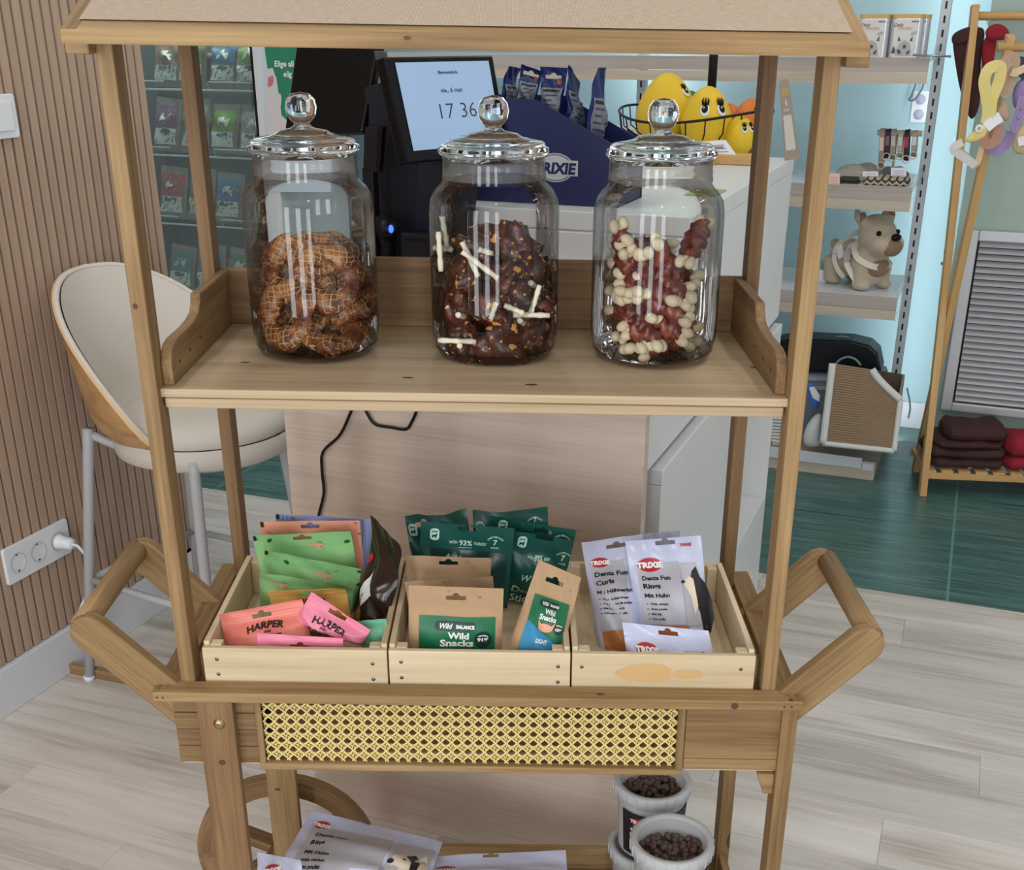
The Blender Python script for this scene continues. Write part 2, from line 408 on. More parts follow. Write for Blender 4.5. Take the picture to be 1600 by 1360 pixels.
def smooth(pts, n=6):
    pts = [A(*p) for p in pts]; o = []; P = [2 * pts[0] - pts[1]] + pts + [2 * pts[-1] - pts[-2]]
    for i in range(1, len(P) - 2):
        for k_ in range(n):
            s_ = k_ / n; o.append(.5 * (2 * P[i] + (P[i + 1] - P[i - 1]) * s_ + (2 * P[i - 1] - 5 * P[i] + 4 * P[i + 1] - P[i + 2]) * s_ ** 2 + (3 * P[i] - P[i - 1] - 3 * P[i + 1] + P[i + 2]) * s_ ** 3))
    return o + [pts[-1]]
b = B(); b.tube(smooth(cp), .0034, 8); obj('cable', b, M_whitep, t)
pc = fr(.805, WALLV, 1.255)
t = thing('light_switch', 'white light switch at the top left of the slatted wall', 'switch', pc)
b = B(); b.prism(rrect(.085, .085, .006), pc, U, UP, V * .008); obj('plate', b, M_whitep, t, bevel=.002)
b = B(); b.prism(rrect(.055, .055, .003), pc + V * .008, U, UP, V * .004); obj('rocker', b, M_whitep, t, bevel=.001)
# offcut of wood on the floor
b = B(); p0 = Zp(112, 1046, .008); p1 = Zp(300, 1082, .008); b.bar(p0, p1, .034, .016, (0, 0, 1)); b_ = obj('floor_batten', b, M_cart, bevel=.001)
tag(b_, 'loose wooden batten lying on the floor by the foot of the bar stool', 'batten')

# ------------------------------------------------------------------ bar stool
SCN = A(-.665, 1.25, 0); bd = math.radians(153)
t = thing('bar_stool', 'cream upholstered bar stool with curved wooden shell and grey metal legs', 'stool', SCN)
dB = A(math.cos(bd), math.sin(bd), 0); dS = A(-math.sin(bd), math.cos(bd), 0)
SZ = .60
def shell(s_, t_, off=0):
    a = (s_ - .5) * 2 * math.radians(104)
    k_ = abs(s_ - .5) * 2
    top = .93 - .36 * max(0, k_ - .10) ** 1.75 - .02 * k_
    z = SZ - .035 + (top - SZ + .035) * t_
    h_ = (z - SZ + .035)
    r = .205 + off + .07 * (h_ / .35) ** 1.1 * (1 - .35 * k_) - .05 * math.exp(-(h_ / .05) ** 2)
    return SCN + dB * math.cos(a) * r * 1.02 + dS * math.sin(a) * r * .98 + A(0, 0, z)
m, nt, bs = _nt('cream_leatherette'); bs.inputs['Base Color'].default_value = (*S8(206, 198, 188), 1); setin(bs, Roughness=.65); bump(nt, bs, noise(nt, attr(nt, 'grain'), 300, 2), .06); M_cream = m
def shellb(off, m_):
    b = B(); b.grid(lambda s_, t_: shell(s_, t_, off), 40, 14, m_); return b
b = shellb(.012, 0); b.g = [(p[0] * .9, p[2] * 1.4, p[1]) for p in b.v]; obj('wooden_shell', b, M_ven, t)
b = shellb(-.008, 0); obj('back_upholstery', b, M_cream, t)
rim = [shell(i / 40, 1, .002) for i in range(41)]; rim = [shell(0, j / 8, .002) for j in range(8)] + rim + [shell(1, 1 - j / 8, .002) for j in range(1, 9)]
b = B(); b.tube(rim, .0075, 8); obj('rim_piping', b, M_cream, t)
b = B(); b.tube([p + nrm(p - SCN) * A(1, 1, 0) * .012 for p in rim], .0065, 6); obj('shell_edge', b, wood('shell_edge_ply', S8(190, 158, 116), S8(208, 178, 136), S8(218, 190, 150)), t)
prof = [(.0, .062), (.12, .060), (.17, .054), (.188, .04), (.192, .025), (.190, .012)]
b = B(); b.lathe([(r, SZ + z) for r, z in prof], SCN - dB * .02, 40); obj('seat_cushion', b, M_cream, t)
b = B(); b.lathe([(.197, SZ + .012), (.203, SZ - .005), (.2, SZ - .03), (.17, SZ - .045), (0, SZ - .045)], SCN - dB * .02, 40); obj('seat_base', b, M_cream, t)
feet = [A(-.971, 1.155, 0), A(-.62, .98, 0), A(-.80, 1.535, 0), A(-.45, 1.36, 0)]
rails = []
for i, f_ in enumerate(feet):
    c = SCN - dB * .01; top = c + (f_ - c) * .74; top[2] = SZ - .01 + (.03 if i < 1 else .0 if i < 2 else -.03)
    top2 = c + (f_ - c) * .5; top2[2] = SZ - .04
    b = B(); b.tube([f_, f_ * .04 + top * .96, top], [.0115, .0125, .0125], 12); b.tube([top - A(0, 0, .012), top2], .010, 10); obj('leg', b, M_grey, t)
    b = B(); b.lathe([(0, 0), (.013, 0), (.013, .012), (0, .012)], f_, 12); obj('foot_cap', b, M_whitep, t)
    rails.append(f_ + (top - f_) * .42)
for i, j in ((0, 1), (1, 3), (3, 2), (2, 0)):
    b = B(); b.tube([rails[i], rails[j]], .0085, 8); obj('foot_rail', b, M_grey, t)
# mop leaning behind the stool
p0 = Zp(318, 845, .0)
t = thing('floor_mop', 'black broom handle with a yellow and orange tag, standing behind the bar stool', 'broom', p0)
b = B(); b.tube([p0, p0 + A(-.01, .0, .36)], .011, 10); obj('handle', b, M_black, t)
q = p0 + A(-.012, .0, .36); b = B(); b.tube([q, q + A(0, 0, .03), q + A(.004, 0, .10)], [.012, .03, .028], 10, flat=.6); obj('tag', b, plain('broom_yellow', S8(222, 186, 60), .6), t)
b = B(); b.tube([q - A(0, 0, .0), q + A(0, 0, .028)], [.02, .031], 10, flat=.62); obj('orange_band', b, plain('broom_orange', S8(220, 140, 70), .6), t)
# ------------------------------------------------------------------ market cart
W, PW, PD, D, ZT = .3655, .0173, .0337, .2988, .68
cart = thing('market_cart', 'wooden market cart with fabric roof, jar shelf, cane front panel and side handles', 'cart', (0, .15, 0))
BV = .0016
def cp(name, b, m=None, parent=None, bevel=BV, **k): return obj(name, b, m or M_cart, parent or cart, shear=True, bevel=bevel, **k)
ZR = 1.40
for x0, x1 in ((-W, -W + PW), (W - PW, W)):
    for y0 in (0, D):
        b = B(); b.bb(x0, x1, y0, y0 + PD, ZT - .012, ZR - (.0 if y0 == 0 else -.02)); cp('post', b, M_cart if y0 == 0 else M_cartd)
# top rim, mitred
RX, RY0, RY1, RI = .394, -.028, .342, .0285
def mitre(name, p):
    b = B(); b.prism(p, (0, 0, ZT - .0136), (1, 0, 0), (0, 1, 0), (0, 0, .0136))
    lx = max(q[0] for q in p) - min(q[0] for q in p); ly = max(q[1] for q in p) - min(q[1] for q in p)
    b.g = [(v[0], v[1] + 3, v[2]) if lx > ly else (v[1], v[0] + 7, v[2]) for v in b.v]
    cp(name, b)
mitre('rim_board', [(-RX, RY0), (RX, RY0), (RX - RI, RY0 + RI), (-RX + RI, RY0 + RI)])
mitre('rim_board', [(RX, RY1), (-RX, RY1), (-RX + RI, RY1 - .012), (RX - RI, RY1 - .012)])
mitre('rim_board', [(-RX, RY1), (-RX, RY0), (-RX + RI, RY0 + RI), (-RX + RI, RY1 - .012)])
mitre('rim_board', [(RX, RY0), (RX, RY1), (RX - RI, RY1 - .012), (RX - RI, RY0 + RI)])
b = B(); b.bb(-RX + .02, RX - .02, .0, .335, ZT - .022, ZT - .008); cp('tray_floor', b, M_cartd)
def nail(p, r=.0018): 
    return p
b = B()
for x in (-.388, -.381, .371, .38): b.lathe([(0, -.0003), (.0013, -.0003), (.0013, .0004), (0, .0004)], (x, RY0 - .0001, ZT - .007), 8, 0, (A(1, 0, 0), A(0, 0, 1), A(0, -1, 0)))
cp('nails', b, plain('nail_dark', S8(70, 48, 34), .6), bevel=0)
# box below the rim
ZA0, ZA1 = .563, ZT - .0136
for i in range(4):
    z0 = ZA0 + .006 + (ZA1 - ZA0 - .006) * i / 4; z1 = ZA0 + .006 + (ZA1 - ZA0 - .006) * (i + 1) / 4
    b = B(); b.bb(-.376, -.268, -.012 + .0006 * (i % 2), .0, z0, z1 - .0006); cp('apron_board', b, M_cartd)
for zz in ((ZA0 + .006, ZA0 + .022), (ZA0 + .0226, ZA1)):
    b = B(); b.bb(.256, .384, -.012, .0, zz[0], zz[1]); cp('apron_board', b, M_cart)
b = B(); b.bb(-.374, .384, -.006, .30, ZA0 + .0005, ZA0 + .006); cp('bottom_board', b, M_crate)
b = B(); b.bb(-.374, -.36, .002, .32, ZA0 + .006, ZA1); cp('side_board', b)
b = B(); b.bb(.372, .386, .002, .32, ZA0 + .006, ZA1); cp('side_board', b)
b = B(); b.bb(-.36, .372, .308, .32, ZA0 + .006, ZA1); cp('back_board', b)
b = B(); b.bb(-.262, .25, .020, .026, ZA0 + .006, ZA1); cp('inner_panel', b, M_cartd)
# cane panel
CX0, CX1, CZ0, CZ1 = -.268, .246, ZA0 + .0085, ZA1
b = B(); b.bb(CX0 - .008, CX0, -.0135, .002, CZ0 - .008, CZ1); cp('panel_trim', b)
b = B(); b.bb(CX1, CX1 + .0095, -.0135, .002, CZ0 - .008, CZ1); cp('panel_trim', b)
b = B(); b.bb(CX0 - .008, CX1 + .0095, -.015, .002, CZ0 - .0105, CZ0 - .0012); cp('panel_trim', b)
M_cane = plain('cane', S8(222, 200, 132), .5, nz=.10, nscale=60)
b = B(); pc_ = .0137; yb = -.0055
def strand(p0, p1, y, wd):
    p0 = A(p0[0], y, p0[1]); p1 = A(p1[0], y, p1[1]); b.bar(p0, p1, wd, .0011, (0, 1, 0)) if False else b.box((p0 + p1) / 2, np.linalg.norm(p1 - p0), wd, .0011, (nrm(p1 - p0), nrm(np.cross(A(0, 1, 0), p1 - p0)), A(0, 1, 0)))
nx = int((CX1 - CX0) / pc_) + 1; nzc = 7
for i in range(nx + 1):
    x = CX0 + .0005 + i * pc_
    for dx in (-.0014, .0014):
        if CX0 < x + dx < CX1: strand((x + dx, CZ0), (x + dx, CZ1), yb + .0006 * (1 if dx > 0 else -1), .00185)
zc0 = CZ1 - .0035
for j in range(nzc + 1):
    z = zc0 - j * pc_
    for dz in (-.0014, .0014):
        if CZ0 < z + dz < CZ1: strand((CX0, z + dz), (CX1, z + dz), yb - .0006 * (1 if dz > 0 else -1), .00185)
H_ = CZ1 - CZ0
for sgn in (1, -1):
    for i in range(-8, nx + 9):
        # diagonals pass through the crossings of the pairs
        x_at_top = CX0 + .0005 + i * pc_ ; 
        p0 = [x_at_top - sgn * 0, zc0]; 
        xs = []
        z_hi, z_lo = CZ1, CZ0
        x_at_top += pc_ / 2
        xa = x_at_top + sgn * (zc0 - z_hi); xb = x_at_top + sgn * (zc0 - z_lo)
        # clip in x
        def clip(xa, za, xb, zb):
            t0, t1 = 0., 1.
            for lo, hi in ((CX0, CX1),):
                d = xb - xa
                if abs(d) < 1e-9: continue
                ta, tb = (lo - xa) / d, (hi - xa) / d
                t0 = max(t0, min(ta, tb)); t1 = min(t1, max(ta, tb))
            if t1 - t0 < .02: return None
            return (xa + (xb - xa) * t0, za + (zb - za) * t0), (xa + (xb - xa) * t1, za + (zb - za) * t1)
        r_ = clip(xa, z_hi, xb, z_lo)
        if r_: strand(r_[0], r_[1], yb - .0018 - .0008 * (sgn > 0), .00185)
cp('cane_weave', b, M_cane, bevel=0, kind='stuff', label='woven yellow cane webbing')
# legs
b = B(); b.bb(-.343, -.299, -.0265, -.0125, .0, ZA1); l_ = cp('leg', b, M_cartd)
b = B(); b.lathe([(0, .004), (.0035, .0045), (.006, .003), (.0075, 0)], (-.317, -.0265, .636), 14, 0, (A(1, 0, 0), A(0, 0, 1), A(0, -1, 0))); cp('bolt', b, plain('brass_bolt', S8(170, 150, 110), .35, 1), l_, bevel=0)
b = B(); b.bb(-.348, -.302, .285, .302, .0, ZA0); cp('leg', b, M_cart)
b = B(); b.bb(.3725, .3915, -.020, .013, .0, ZA1); cp('leg', b, M_cart)
b = B(); b.bb(.3715, .392, .285, .318, .0, ZA0); cp('leg', b, M_cart)
b = B(); b.prism([(0, 0), (0, -.03), (-.012, -.03), (-.022, 0)], (.3725, -.012, ZA0), (1, 0, 0), (0, 0, 1), (0, .02, 0)); cp('corner_block', b)
# lower shelf tray
b = B(); b.bb(-.36, .385, .0, .30, .145, .157); cp('lower_shelf', b)
b = B(); b.bb(-.302, .372, .292, .304, .157, .197); cp('lower_back_board', b)
b = B(); b.bb(-.302, -.29, .02, .292, .157, .197); cp('lower_side_board', b)
b = B(); b.bb(.375, .387, .02, .285, .157, .197); cp('lower_side_board', b)
b = B(); b.bb(-.29, .372, .0, .012, .157, .187); cp('lower_front_board', b)
# wheel behind the left legs
wc = A(-.338, .338, .15); wh = B()
def ring(r0, r1, y0, y1, n=48): 
    bb_ = B(); bb_.lathe([(r0, 0), (r1, 0), (r1, y1 - y0), (r0, y1 - y0), (r0, 0)], wc + A(0, y0 - wc[1], 0), n, 0, (A(1, 0, 0), A(0, 0, 1), A(0, 1, 0))); 
    bb_.g = [(math.atan2((p - wc)[2], (p - wc)[0]) * .14, np.linalg.norm((p - wc)[[0, 2]]), p[1]) for p in bb_.v]; return bb_
bb_ = ring(.118, .149, .326, .35); bb_.sm = [False] * len(bb_.sm); whl = cp('wheel', bb_, M_cartd)
for a in (35, 95, 155):
    d = A(math.cos(math.radians(a)), 0, math.sin(math.radians(a))); b = B(); b.bar(wc - d * .119, wc + d * .119, .03, .016, (0, 1, 0)); cp('spoke', b, M_cartd, whl)
bb_ = ring(.0, .03, .322, .356, 20); cp('hub', bb_, M_cartd, whl)
# handles with a round grip
for sx in (-1, 1):
    x0, z0, x1, z1 = .362, .640, .474, .756
    hb = []
    for y0, y1 in ((-.009, .009), (.212, .23)):
        d = nrm((x1 - x0, z1 - z0)); n_ = A(-d[1], d[0]); hw = .0235; L = math.hypot(x1 - x0, z1 - z0)
        out = [(-.02, -hw), (L - .012, -hw)] + [(L - .012 + .024 * math.cos(a) , hw * math.sin(a)) for a in np.linspace(-1.2, 1.2, 7)] + [(L - .012, hw), (-.02, hw)]
        b = B(); b.prism(out, (sx * x0, y0, z0), (sx * d[0], 0, d[1]), (-sx * d[1], 0, d[0]), (0, y1 - y0, 0)); cp('handle_arm', b, M_cart, bevel=.003)
    px_, pz_ = .474, .7565
    b = B(); b.tube([(sx * px_, .0, pz_), (sx * px_, .06, pz_), (sx * px_, .22, pz_)], .0145, 16); cp('handle_grip', b, M_cart, bevel=0)
# upper shelf
ZS = 1.048; XI = W - PW
b = B(); b.bb(-XI - .001, XI + .001, .011, .325, ZS - .010, ZS); cp('shelf_board', b, M_shelf)
b = B(); b.bb(-XI + .003, XI - .003, .013, .025, ZS - .0225, ZS - .0108); cp('shelf_edge_strip', b, M_shelf)
b = B(); b.bb(-XI + .003, XI - .003, .3, .315, ZS - .0225, ZS - .0108); cp('shelf_edge_strip', b, M_shelf)
zB = .073
sidep = [(.024, 0), (.0235, .026), (.027, .036), (.037, .044), (.055, .047), (.105, .047), (.135, .049), (.155, .053), (.165, .060), (.169, .069), (.172, zB), (.318, zB), (.318, 0)]
for sx in (-1, 1):
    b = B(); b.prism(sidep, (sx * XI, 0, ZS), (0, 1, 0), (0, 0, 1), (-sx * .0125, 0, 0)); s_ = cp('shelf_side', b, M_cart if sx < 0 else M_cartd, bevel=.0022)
    for yy, zz in ((.055, .02), (.10, .022), (.15, .024)):
        b = B(); b.lathe([(0, .0006), (.0022, .0006), (.0022, -.001), (0, -.001)], (sx * (XI - .0125), yy, ZS + zz), 8, 0, (A(0, 1, 0), A(0, 0, 1), A(-sx, 0, 0))); cp('screw', b, plain('screw_dark', S8(60, 48, 38), .4), s_, bevel=0)
bk = [(-XI, 0), (XI, 0), (XI, .074), (.30, .074), (.285, .077), (.275, .088), (.265, .092), (-.265, .092), (-.275, .088), (-.285, .077), (-.30, .074), (-XI, .074)]
b = B(); b.prism(bk, (0, .318, ZS), (1, 0, 0), (0, 0, 1), (0, .011, 0)); cp('shelf_back', b, M_cartd, bevel=.002)
# roof
ra = math.radians(22); RXF, RYF = .374, -.066; ZRF = 1.400
dn = A(0, math.cos(ra), math.sin(ra)); up_ = A(0, -math.sin(ra), math.cos(ra)); RL = .26
fb = 1.3996
b = B(); b.prism([(0, 0), (.024, .0097), (.024, .0215), (.001, .0125)], (-RXF, RYF, fb), (0, 1, 0), (0, 0, 1), (2 * RXF, 0, 0)); b.g = [(p[0], p[1] * 1.0, p[2]) for p in b.v]; cp('roof_front_rail', b, M_cart)
def slope(y, off=0): return A(0, RYF, fb + .0125) + dn * y + up_ * off
for sx in (-1, 1):
    b = B(); p0 = slope(.002, -.006) + A(sx * (RXF - .008), 0, 0); p1 = slope(RL, -.006) + A(sx * (RXF - .008), 0, 0); b.bar(p0, p1, .012, .016, up_); cp('roof_side_rail', b, M_cart)
M_lin = None
m, nt, bs = _nt('linen_fabric'); g = attr(nt, 'grain')
wv = node(nt, 'ShaderNodeTexWave', wave_type='BANDS', bands_direction='X'); nt.links.new(g, wv.inputs['Vector']); setin(wv, Scale=260, Distortion=1.2); wv.inputs['Detail'].default_value = 1
wv2 = node(nt, 'ShaderNodeTexWave', wave_type='BANDS', bands_direction='Y'); nt.links.new(g, wv2.inputs['Vector']); setin(wv2, Scale=260, Distortion=1.2)
h = math_(nt, 'ADD', wv.outputs['Fac'], wv2.outputs['Fac']); h = math_(nt, 'ADD', math_(nt, 'MULTIPLY', h, .3), math_(nt, 'MULTIPLY', noise(nt, scaled(nt, g, (120, 500, 120)), 1, 3), .5))
nt.links.new(ramp(nt, h, [(.25, S8(140, 122, 104)), (.55, S8(176, 158, 138)), (.85, S8(198, 182, 162))]), bs.inputs['Base Color']); setin(bs, Roughness=.9); bump(nt, bs, h, .3, .001); M_lin = m
b = B(); b.grid(lambda s_, t_: slope(.022 + (RL - .022) * t_, .0008) + A((s_ - .5) * 2 * (RXF - .013), 0, 0), 8, 6); b.grid(lambda s_, t_: slope(.022 + (RL - .022) * t_, -.004) + A((.5 - s_) * 2 * (RXF - .013), 0, 0), 8, 6); b.g = [(p[0], p[1], 0) for p in b.v]; cp('roof_fabric', b, M_lin, bevel=0)
b = B(); b.grid(lambda s_, t_: slope(RL, .0) + A(0, math.cos(-ra) * .26 * t_, -math.sin(ra) * .26 * t_) + A((s_ - .5) * 2 * RXF, 0, 0), 6, 6); b.grid(lambda s_, t_: slope(RL, -.008) + A(0, math.cos(-ra) * .26 * t_, -math.sin(ra) * .26 * t_) + A((.5 - s_) * 2 * RXF, 0, 0), 6, 6); b.g = [(p[0], p[1], 0) for p in b.v]; cp('roof_rear_fabric', b, M_lin, bevel=0)
for sx in (-1, 1):
    b = B(); b.bb(sx * (W - PW), sx * (W + .012), .002, D + PD, 1.400, 1.412); b.bb(sx * (W + .002), sx * (W - .016), .002, D + PD, 1.388, 1.400) if False else None; cp('roof_beam', b, M_cartd)
    b = B(); b.bb(sx * (W - .001), sx * (W + .022), -.02, .0, 1.390, 1.404); cp('roof_bracket', b, M_cart)
b = B(); b.bb(-W, W, D, D + .012, 1.41, 1.428); cp('roof_cross_beam', b, M_cartd)

# knots in the timber
M_knot = plain('timber_knot', S8(86, 56, 34), .6)
def knot(P, a1, a2, r1, r2):
    b = B(); put = [P + A(*a1) * r1 * math.cos(t_) + A(*a2) * r2 * math.sin(t_) for t_ in np.linspace(0, 2 * PI, 17)[:-1]]
    b.add(put + [P + (p - P) * .4 for p in put] + [P], [(i, (i + 1) % 16, 16 + (i + 1) % 16, 16 + i) for i in range(16)] + [(16 + i, 16 + (i + 1) % 16, 32) for i in range(16)]); obj('knot', b, M_knot, cart)
for x, y, r1, r2 in ((637, 590, .0065, .0028), (830, 601, .0075, .003), (383, 566, .006, .0022)):
    knot(PL(x, y, (0, 0, ZS + .0004), (-K, 0, 1)), (1, 0, K), (0, 1, 0), r1, r2)
for x, y, r1, r2 in ((938, 1085, .005, .0022), (1236, 1094, .003, .003)): knot(PL(x, y, (0, 0, ZT + .0004), (-K, 0, 1)), (1, 0, K), (0, 1, 0), r1, r2)
knot(Yp(1148, 1104, RY0 - .0004), (1, 0, 0), (0, 0, 1), .0045, .0045); knot(Yp(636, 59, RYF - .0006), (1, 0, 0), (0, 0, 1), .0035, .0016); knot(Yp(211, 479, -.0004), (1, 0, 0), (0, 0, 1), .0028, .0032); knot(Yp(434, 1234, .2846), (1, 0, 0), (0, 0, 1), .005, .0022); knot(Yp(347, 1192, -.0269), (1, 0, 0), (0, 0, 1), .0045, .004)
# ------------------------------------------------------------------ lettering and printed patches
TXT = {}
def text2d(s, bold=0, shear=0, spacing=1.0):
    bold = bold + .018 if bold >= 0 else bold
    k = (s, bold, shear, spacing)
    if k in TXT: return TXT[k]
    cu = bpy.data.curves.new('t', 'FONT'); cu.body = s; cu.size = 1; cu.offset = bold; cu.shear = shear; cu.resolution_u = 2; cu.space_character = spacing
    o = bpy.data.objects.new('t', cu); COL.objects.link(o)
    dg = bpy.context.evaluated_depsgraph_get(); me = bpy.data.meshes.new_from_object(o.evaluated_get(dg))
    vs = np.array([v.co[:2] for v in me.vertices]) if me.vertices else np.zeros((0, 2)); fs = [tuple(p.vertices) for p in me.polygons]
    bpy.data.objects.remove(o); bpy.data.curves.remove(cu); bpy.data.meshes.remove(me)
    TXT[k] = (vs, fs); return TXT[k]
def put_text(b, s, fn, x, y, size, m=0, bold=.0, shear=0, align='c', rot=0, arc=0, width=None, spacing=1.0):
    """fn(x,y)->3-D point on the printed surface; arc: radius of an arched line"""
    vs, fs = text2d(s, bold, shear, spacing)
    if len(vs) == 0: return
    w_ = vs[:, 0].max() - vs[:, 0].min(); sx = size if width is None else width / w_
    q = vs.copy(); q[:, 0] -= vs[:, 0].min(); q[:, 0] -= {'c': .5, 'l': 0, 'r': 1}[align] * w_
    q[:, 0] *= sx; q[:, 1] *= size; out = []
    for a, c in q:
        if arc: t_ = a / arc; a, c = (arc + c) * math.sin(t_), (arc + c) * math.cos(t_) - arc
        r_ = math.radians(rot); out.append(fn(x + a * math.cos(r_) - c * math.sin(r_), y + a * math.sin(r_) + c * math.cos(r_)))
    b.add(out, fs, m)
def put_poly(b, poly, fn, m=0):
    """outline fanned in rings from its centre so that it follows the surface"""
    P_ = [np.array(p, float) for p in poly]; ext = max(np.ptp(np.array(P_), 0)); out = []
    for i, p in enumerate(P_):
        q = P_[(i + 1) % len(P_)]; k = max(1, int(math.ceil(np.linalg.norm(q - p) / (ext / 7))))
        out += [p + (q - p) * j / k for j in range(k)]
    c = np.mean(np.array(out), 0); n = len(out); rs = (.3, .55, .8, 1.0) if n > 14 else (.5, 1.0)
    vs = [fn(*c)]; fs = [(0, 1 + i, 1 + (i + 1) % n) for i in range(n)]
    for r_i, r_ in enumerate(rs):
        vs += [fn(*(c + (p - c) * r_)) for p in out]
        if r_i: o0 = 1 + (r_i - 1) * n; o1 = 1 + r_i * n; fs += [(o0 + i, o1 + i, o1 + (i + 1) % n, o0 + (i + 1) % n) for i in range(n)]
    b.add(vs, fs, m, True)
def put_rect(b, x0, y0, x1, y1, fn, m=0, nx=8, ny=8, skew=None):
    def f_(s_, t_):
        x = x0 + (x1 - x0) * s_; y = y0 + (y1 - y0) * t_
        return fn(x, y)
    b.grid(f_, nx, ny, m)
def ell(cx, cy, rx, ry, n=20, rot=0):
    r_ = math.radians(rot); return [(cx + rx * math.cos(a) * math.cos(r_) - ry * math.sin(a) * math.sin(r_), cy + rx * math.cos(a) * math.sin(r_) + ry * math.sin(a) * math.cos(r_)) for a in [2 * PI * i / n for i in range(n)]]
def rr(cx, cy, w_, h_, r): return [(cx + a, cy + c) for a, c in rrect(w_, h_, r, 4)]

# ------------------------------------------------------------------ a filled pouch: four corners, bulge, header, hanger slot
def pouch(name, label, cat, corners, T, mats, group=None, header=.22, foot=.08, hole=None, bend=0, seed=0, nu=34, nv=44, wr=.0012, zone=None, crimp=0, wave=0, tuck=1.0):
    TL, TR, BL, BR = [A(*c) for c in corners]; r_ = random.Random(seed)
    w_ = (np.linalg.norm(TR - TL) + np.linalg.norm(BR - BL)) / 2; h_ = (np.linalg.norm(TL - BL) + np.linalg.norm(TR - BR)) / 2
    n = nrm(np.cross(TR - TL, TL - BL));
    if n @ (CAM_P - TL) < 0: n = -n
    ph = [(r_.uniform(3, 9), r_.uniform(4, 11), r_.uniform(0, 6), r_.uniform(.5, 1)) for _ in range(5)]
    def env(s_, t_):
        a = max(0, 4 * s_ * (1 - s_)) ** .55
        lo = min(1, max(0, t_) / max(foot + .12, .01)); hi = min(1, max(0, (1 - header - t_)) / .3)
        return a * (lo * lo * (3 - 2 * lo)) * (hi * hi * (3 - 2 * hi))
    def P(s_, t_, side=1, off=0):
        e = env(s_, t_); k_ = sum(a_ * math.sin(fx * s_ * 2 + fy * t_ * 2 + p_) for fx, fy, p_, a_ in ph)
        base = BL * (1 - s_) * (1 - t_) + BR * s_ * (1 - t_) + TL * (1 - s_) * t_ + TR * s_ * t_
        z = side * T * e * (1 if side > 0 else .5) + wr * k_ * (.35 + e) + bend * ((t_ - (1 - header)) / header) ** 2 * (t_ > 1 - header)
        z += wave * math.sin(s_ * PI * 1.5 + seed) * t_
        if crimp and (t_ > 1 - crimp): z += .0007 * math.sin((t_ - 1) * h_ / .0024 * 2 * PI)
        return base + n * (z + off)
    fn = lambda x, y: P(x / w_, y / h_, 1, .0013)
    rt = thing(name, label, cat, (BL + BR) / 2, group)
    hc = hole or None
    hf = (lambda s_, t_: ((s_ * w_ - hc[0] * w_), (t_ * h_ - hc[1] * h_), 0)) if hc else None
    nv_ = nv if not crimp else 60
    b = B(); b.grid(lambda s_, t_: P(s_, t_), nu, nv_, zone or 0, True, hf); b.grid(lambda s_, t_: P(1 - s_, t_, -1), nu, nv, 0, True, (lambda s_, t_: (((1 - s_) * w_ - hc[0] * w_), (t_ * h_ - hc[1] * h_), 0)) if hc else None)
    obj('pouch_film', b, mats, rt)
    return rt, fn, w_, h_, P
def lay(tl, tr, yb, zb, maxlen=None):
    """top corners given; the pouch hangs down from them, leaning so that its lower end reaches depth yb and height zb"""
    e = nrm(tr - tl); mid = (tl + tr) / 2; d = A(mid[0], yb, zb) - mid; d = d - e * (d @ e); d = nrm(d)
    L = min((zb - tl[2]) / d[2], (zb - tr[2]) / d[2])
    if maxlen: L = min(L, maxlen)
    return tl, tr, tl + d * L, tr + d * L
def Q(tlx, tly, trx, tr_y, ytop, ybot, zb=.6835, ytop2=None, maxlen=None):
    return lay(Yp(tlx, tly, ytop), Yp(trx, tr_y, ytop if ytop2 is None else ytop2), ybot, zb, maxlen)

# ------------------------------------------------------------------ glass jars on the upper shelf
m, nt, bs = _nt('jar_glass')
lw = node(nt, 'ShaderNodeLayerWeight'); lw.inputs['Blend'].default_value = .5
tr = node(nt, 'ShaderNodeBsdfTransparent'); gl = node(nt, 'ShaderNodeBsdfGlossy'); gl.inputs['Roughness'].default_value = .02
edge = math_(nt, 'POWER', lw.outputs['Facing'], 7.0)
nt.links.new(ramp(nt, edge, [(0, (.985, .99, .987)), (.45, (.94, .955, .95)), (1, (.60, .65, .63))]), tr.inputs[0])
fz = node(nt, 'ShaderNodeFresnel'); fz.inputs[0].default_value = 1.5
mx = node(nt, 'ShaderNodeMixShader'); nt.links.new(math_(nt, 'MULTIPLY', fz.outputs[0], .8), mx.inputs[0]); nt.links.new(tr.outputs[0], mx.inputs[1]); nt.links.new(gl.outputs[0], mx.inputs[2])
nt.links.new(mx.outputs[0], nt.nodes['Material Output'].inputs[0]); M_glass = m
M_lid = plain('lid_glass', (.97, .985, .975), .01, 0, .5, trans=1, ior=1.48)
M_seal = plain('lid_seal', S8(226, 226, 224), .25, alpha=.09)
JR = .0775
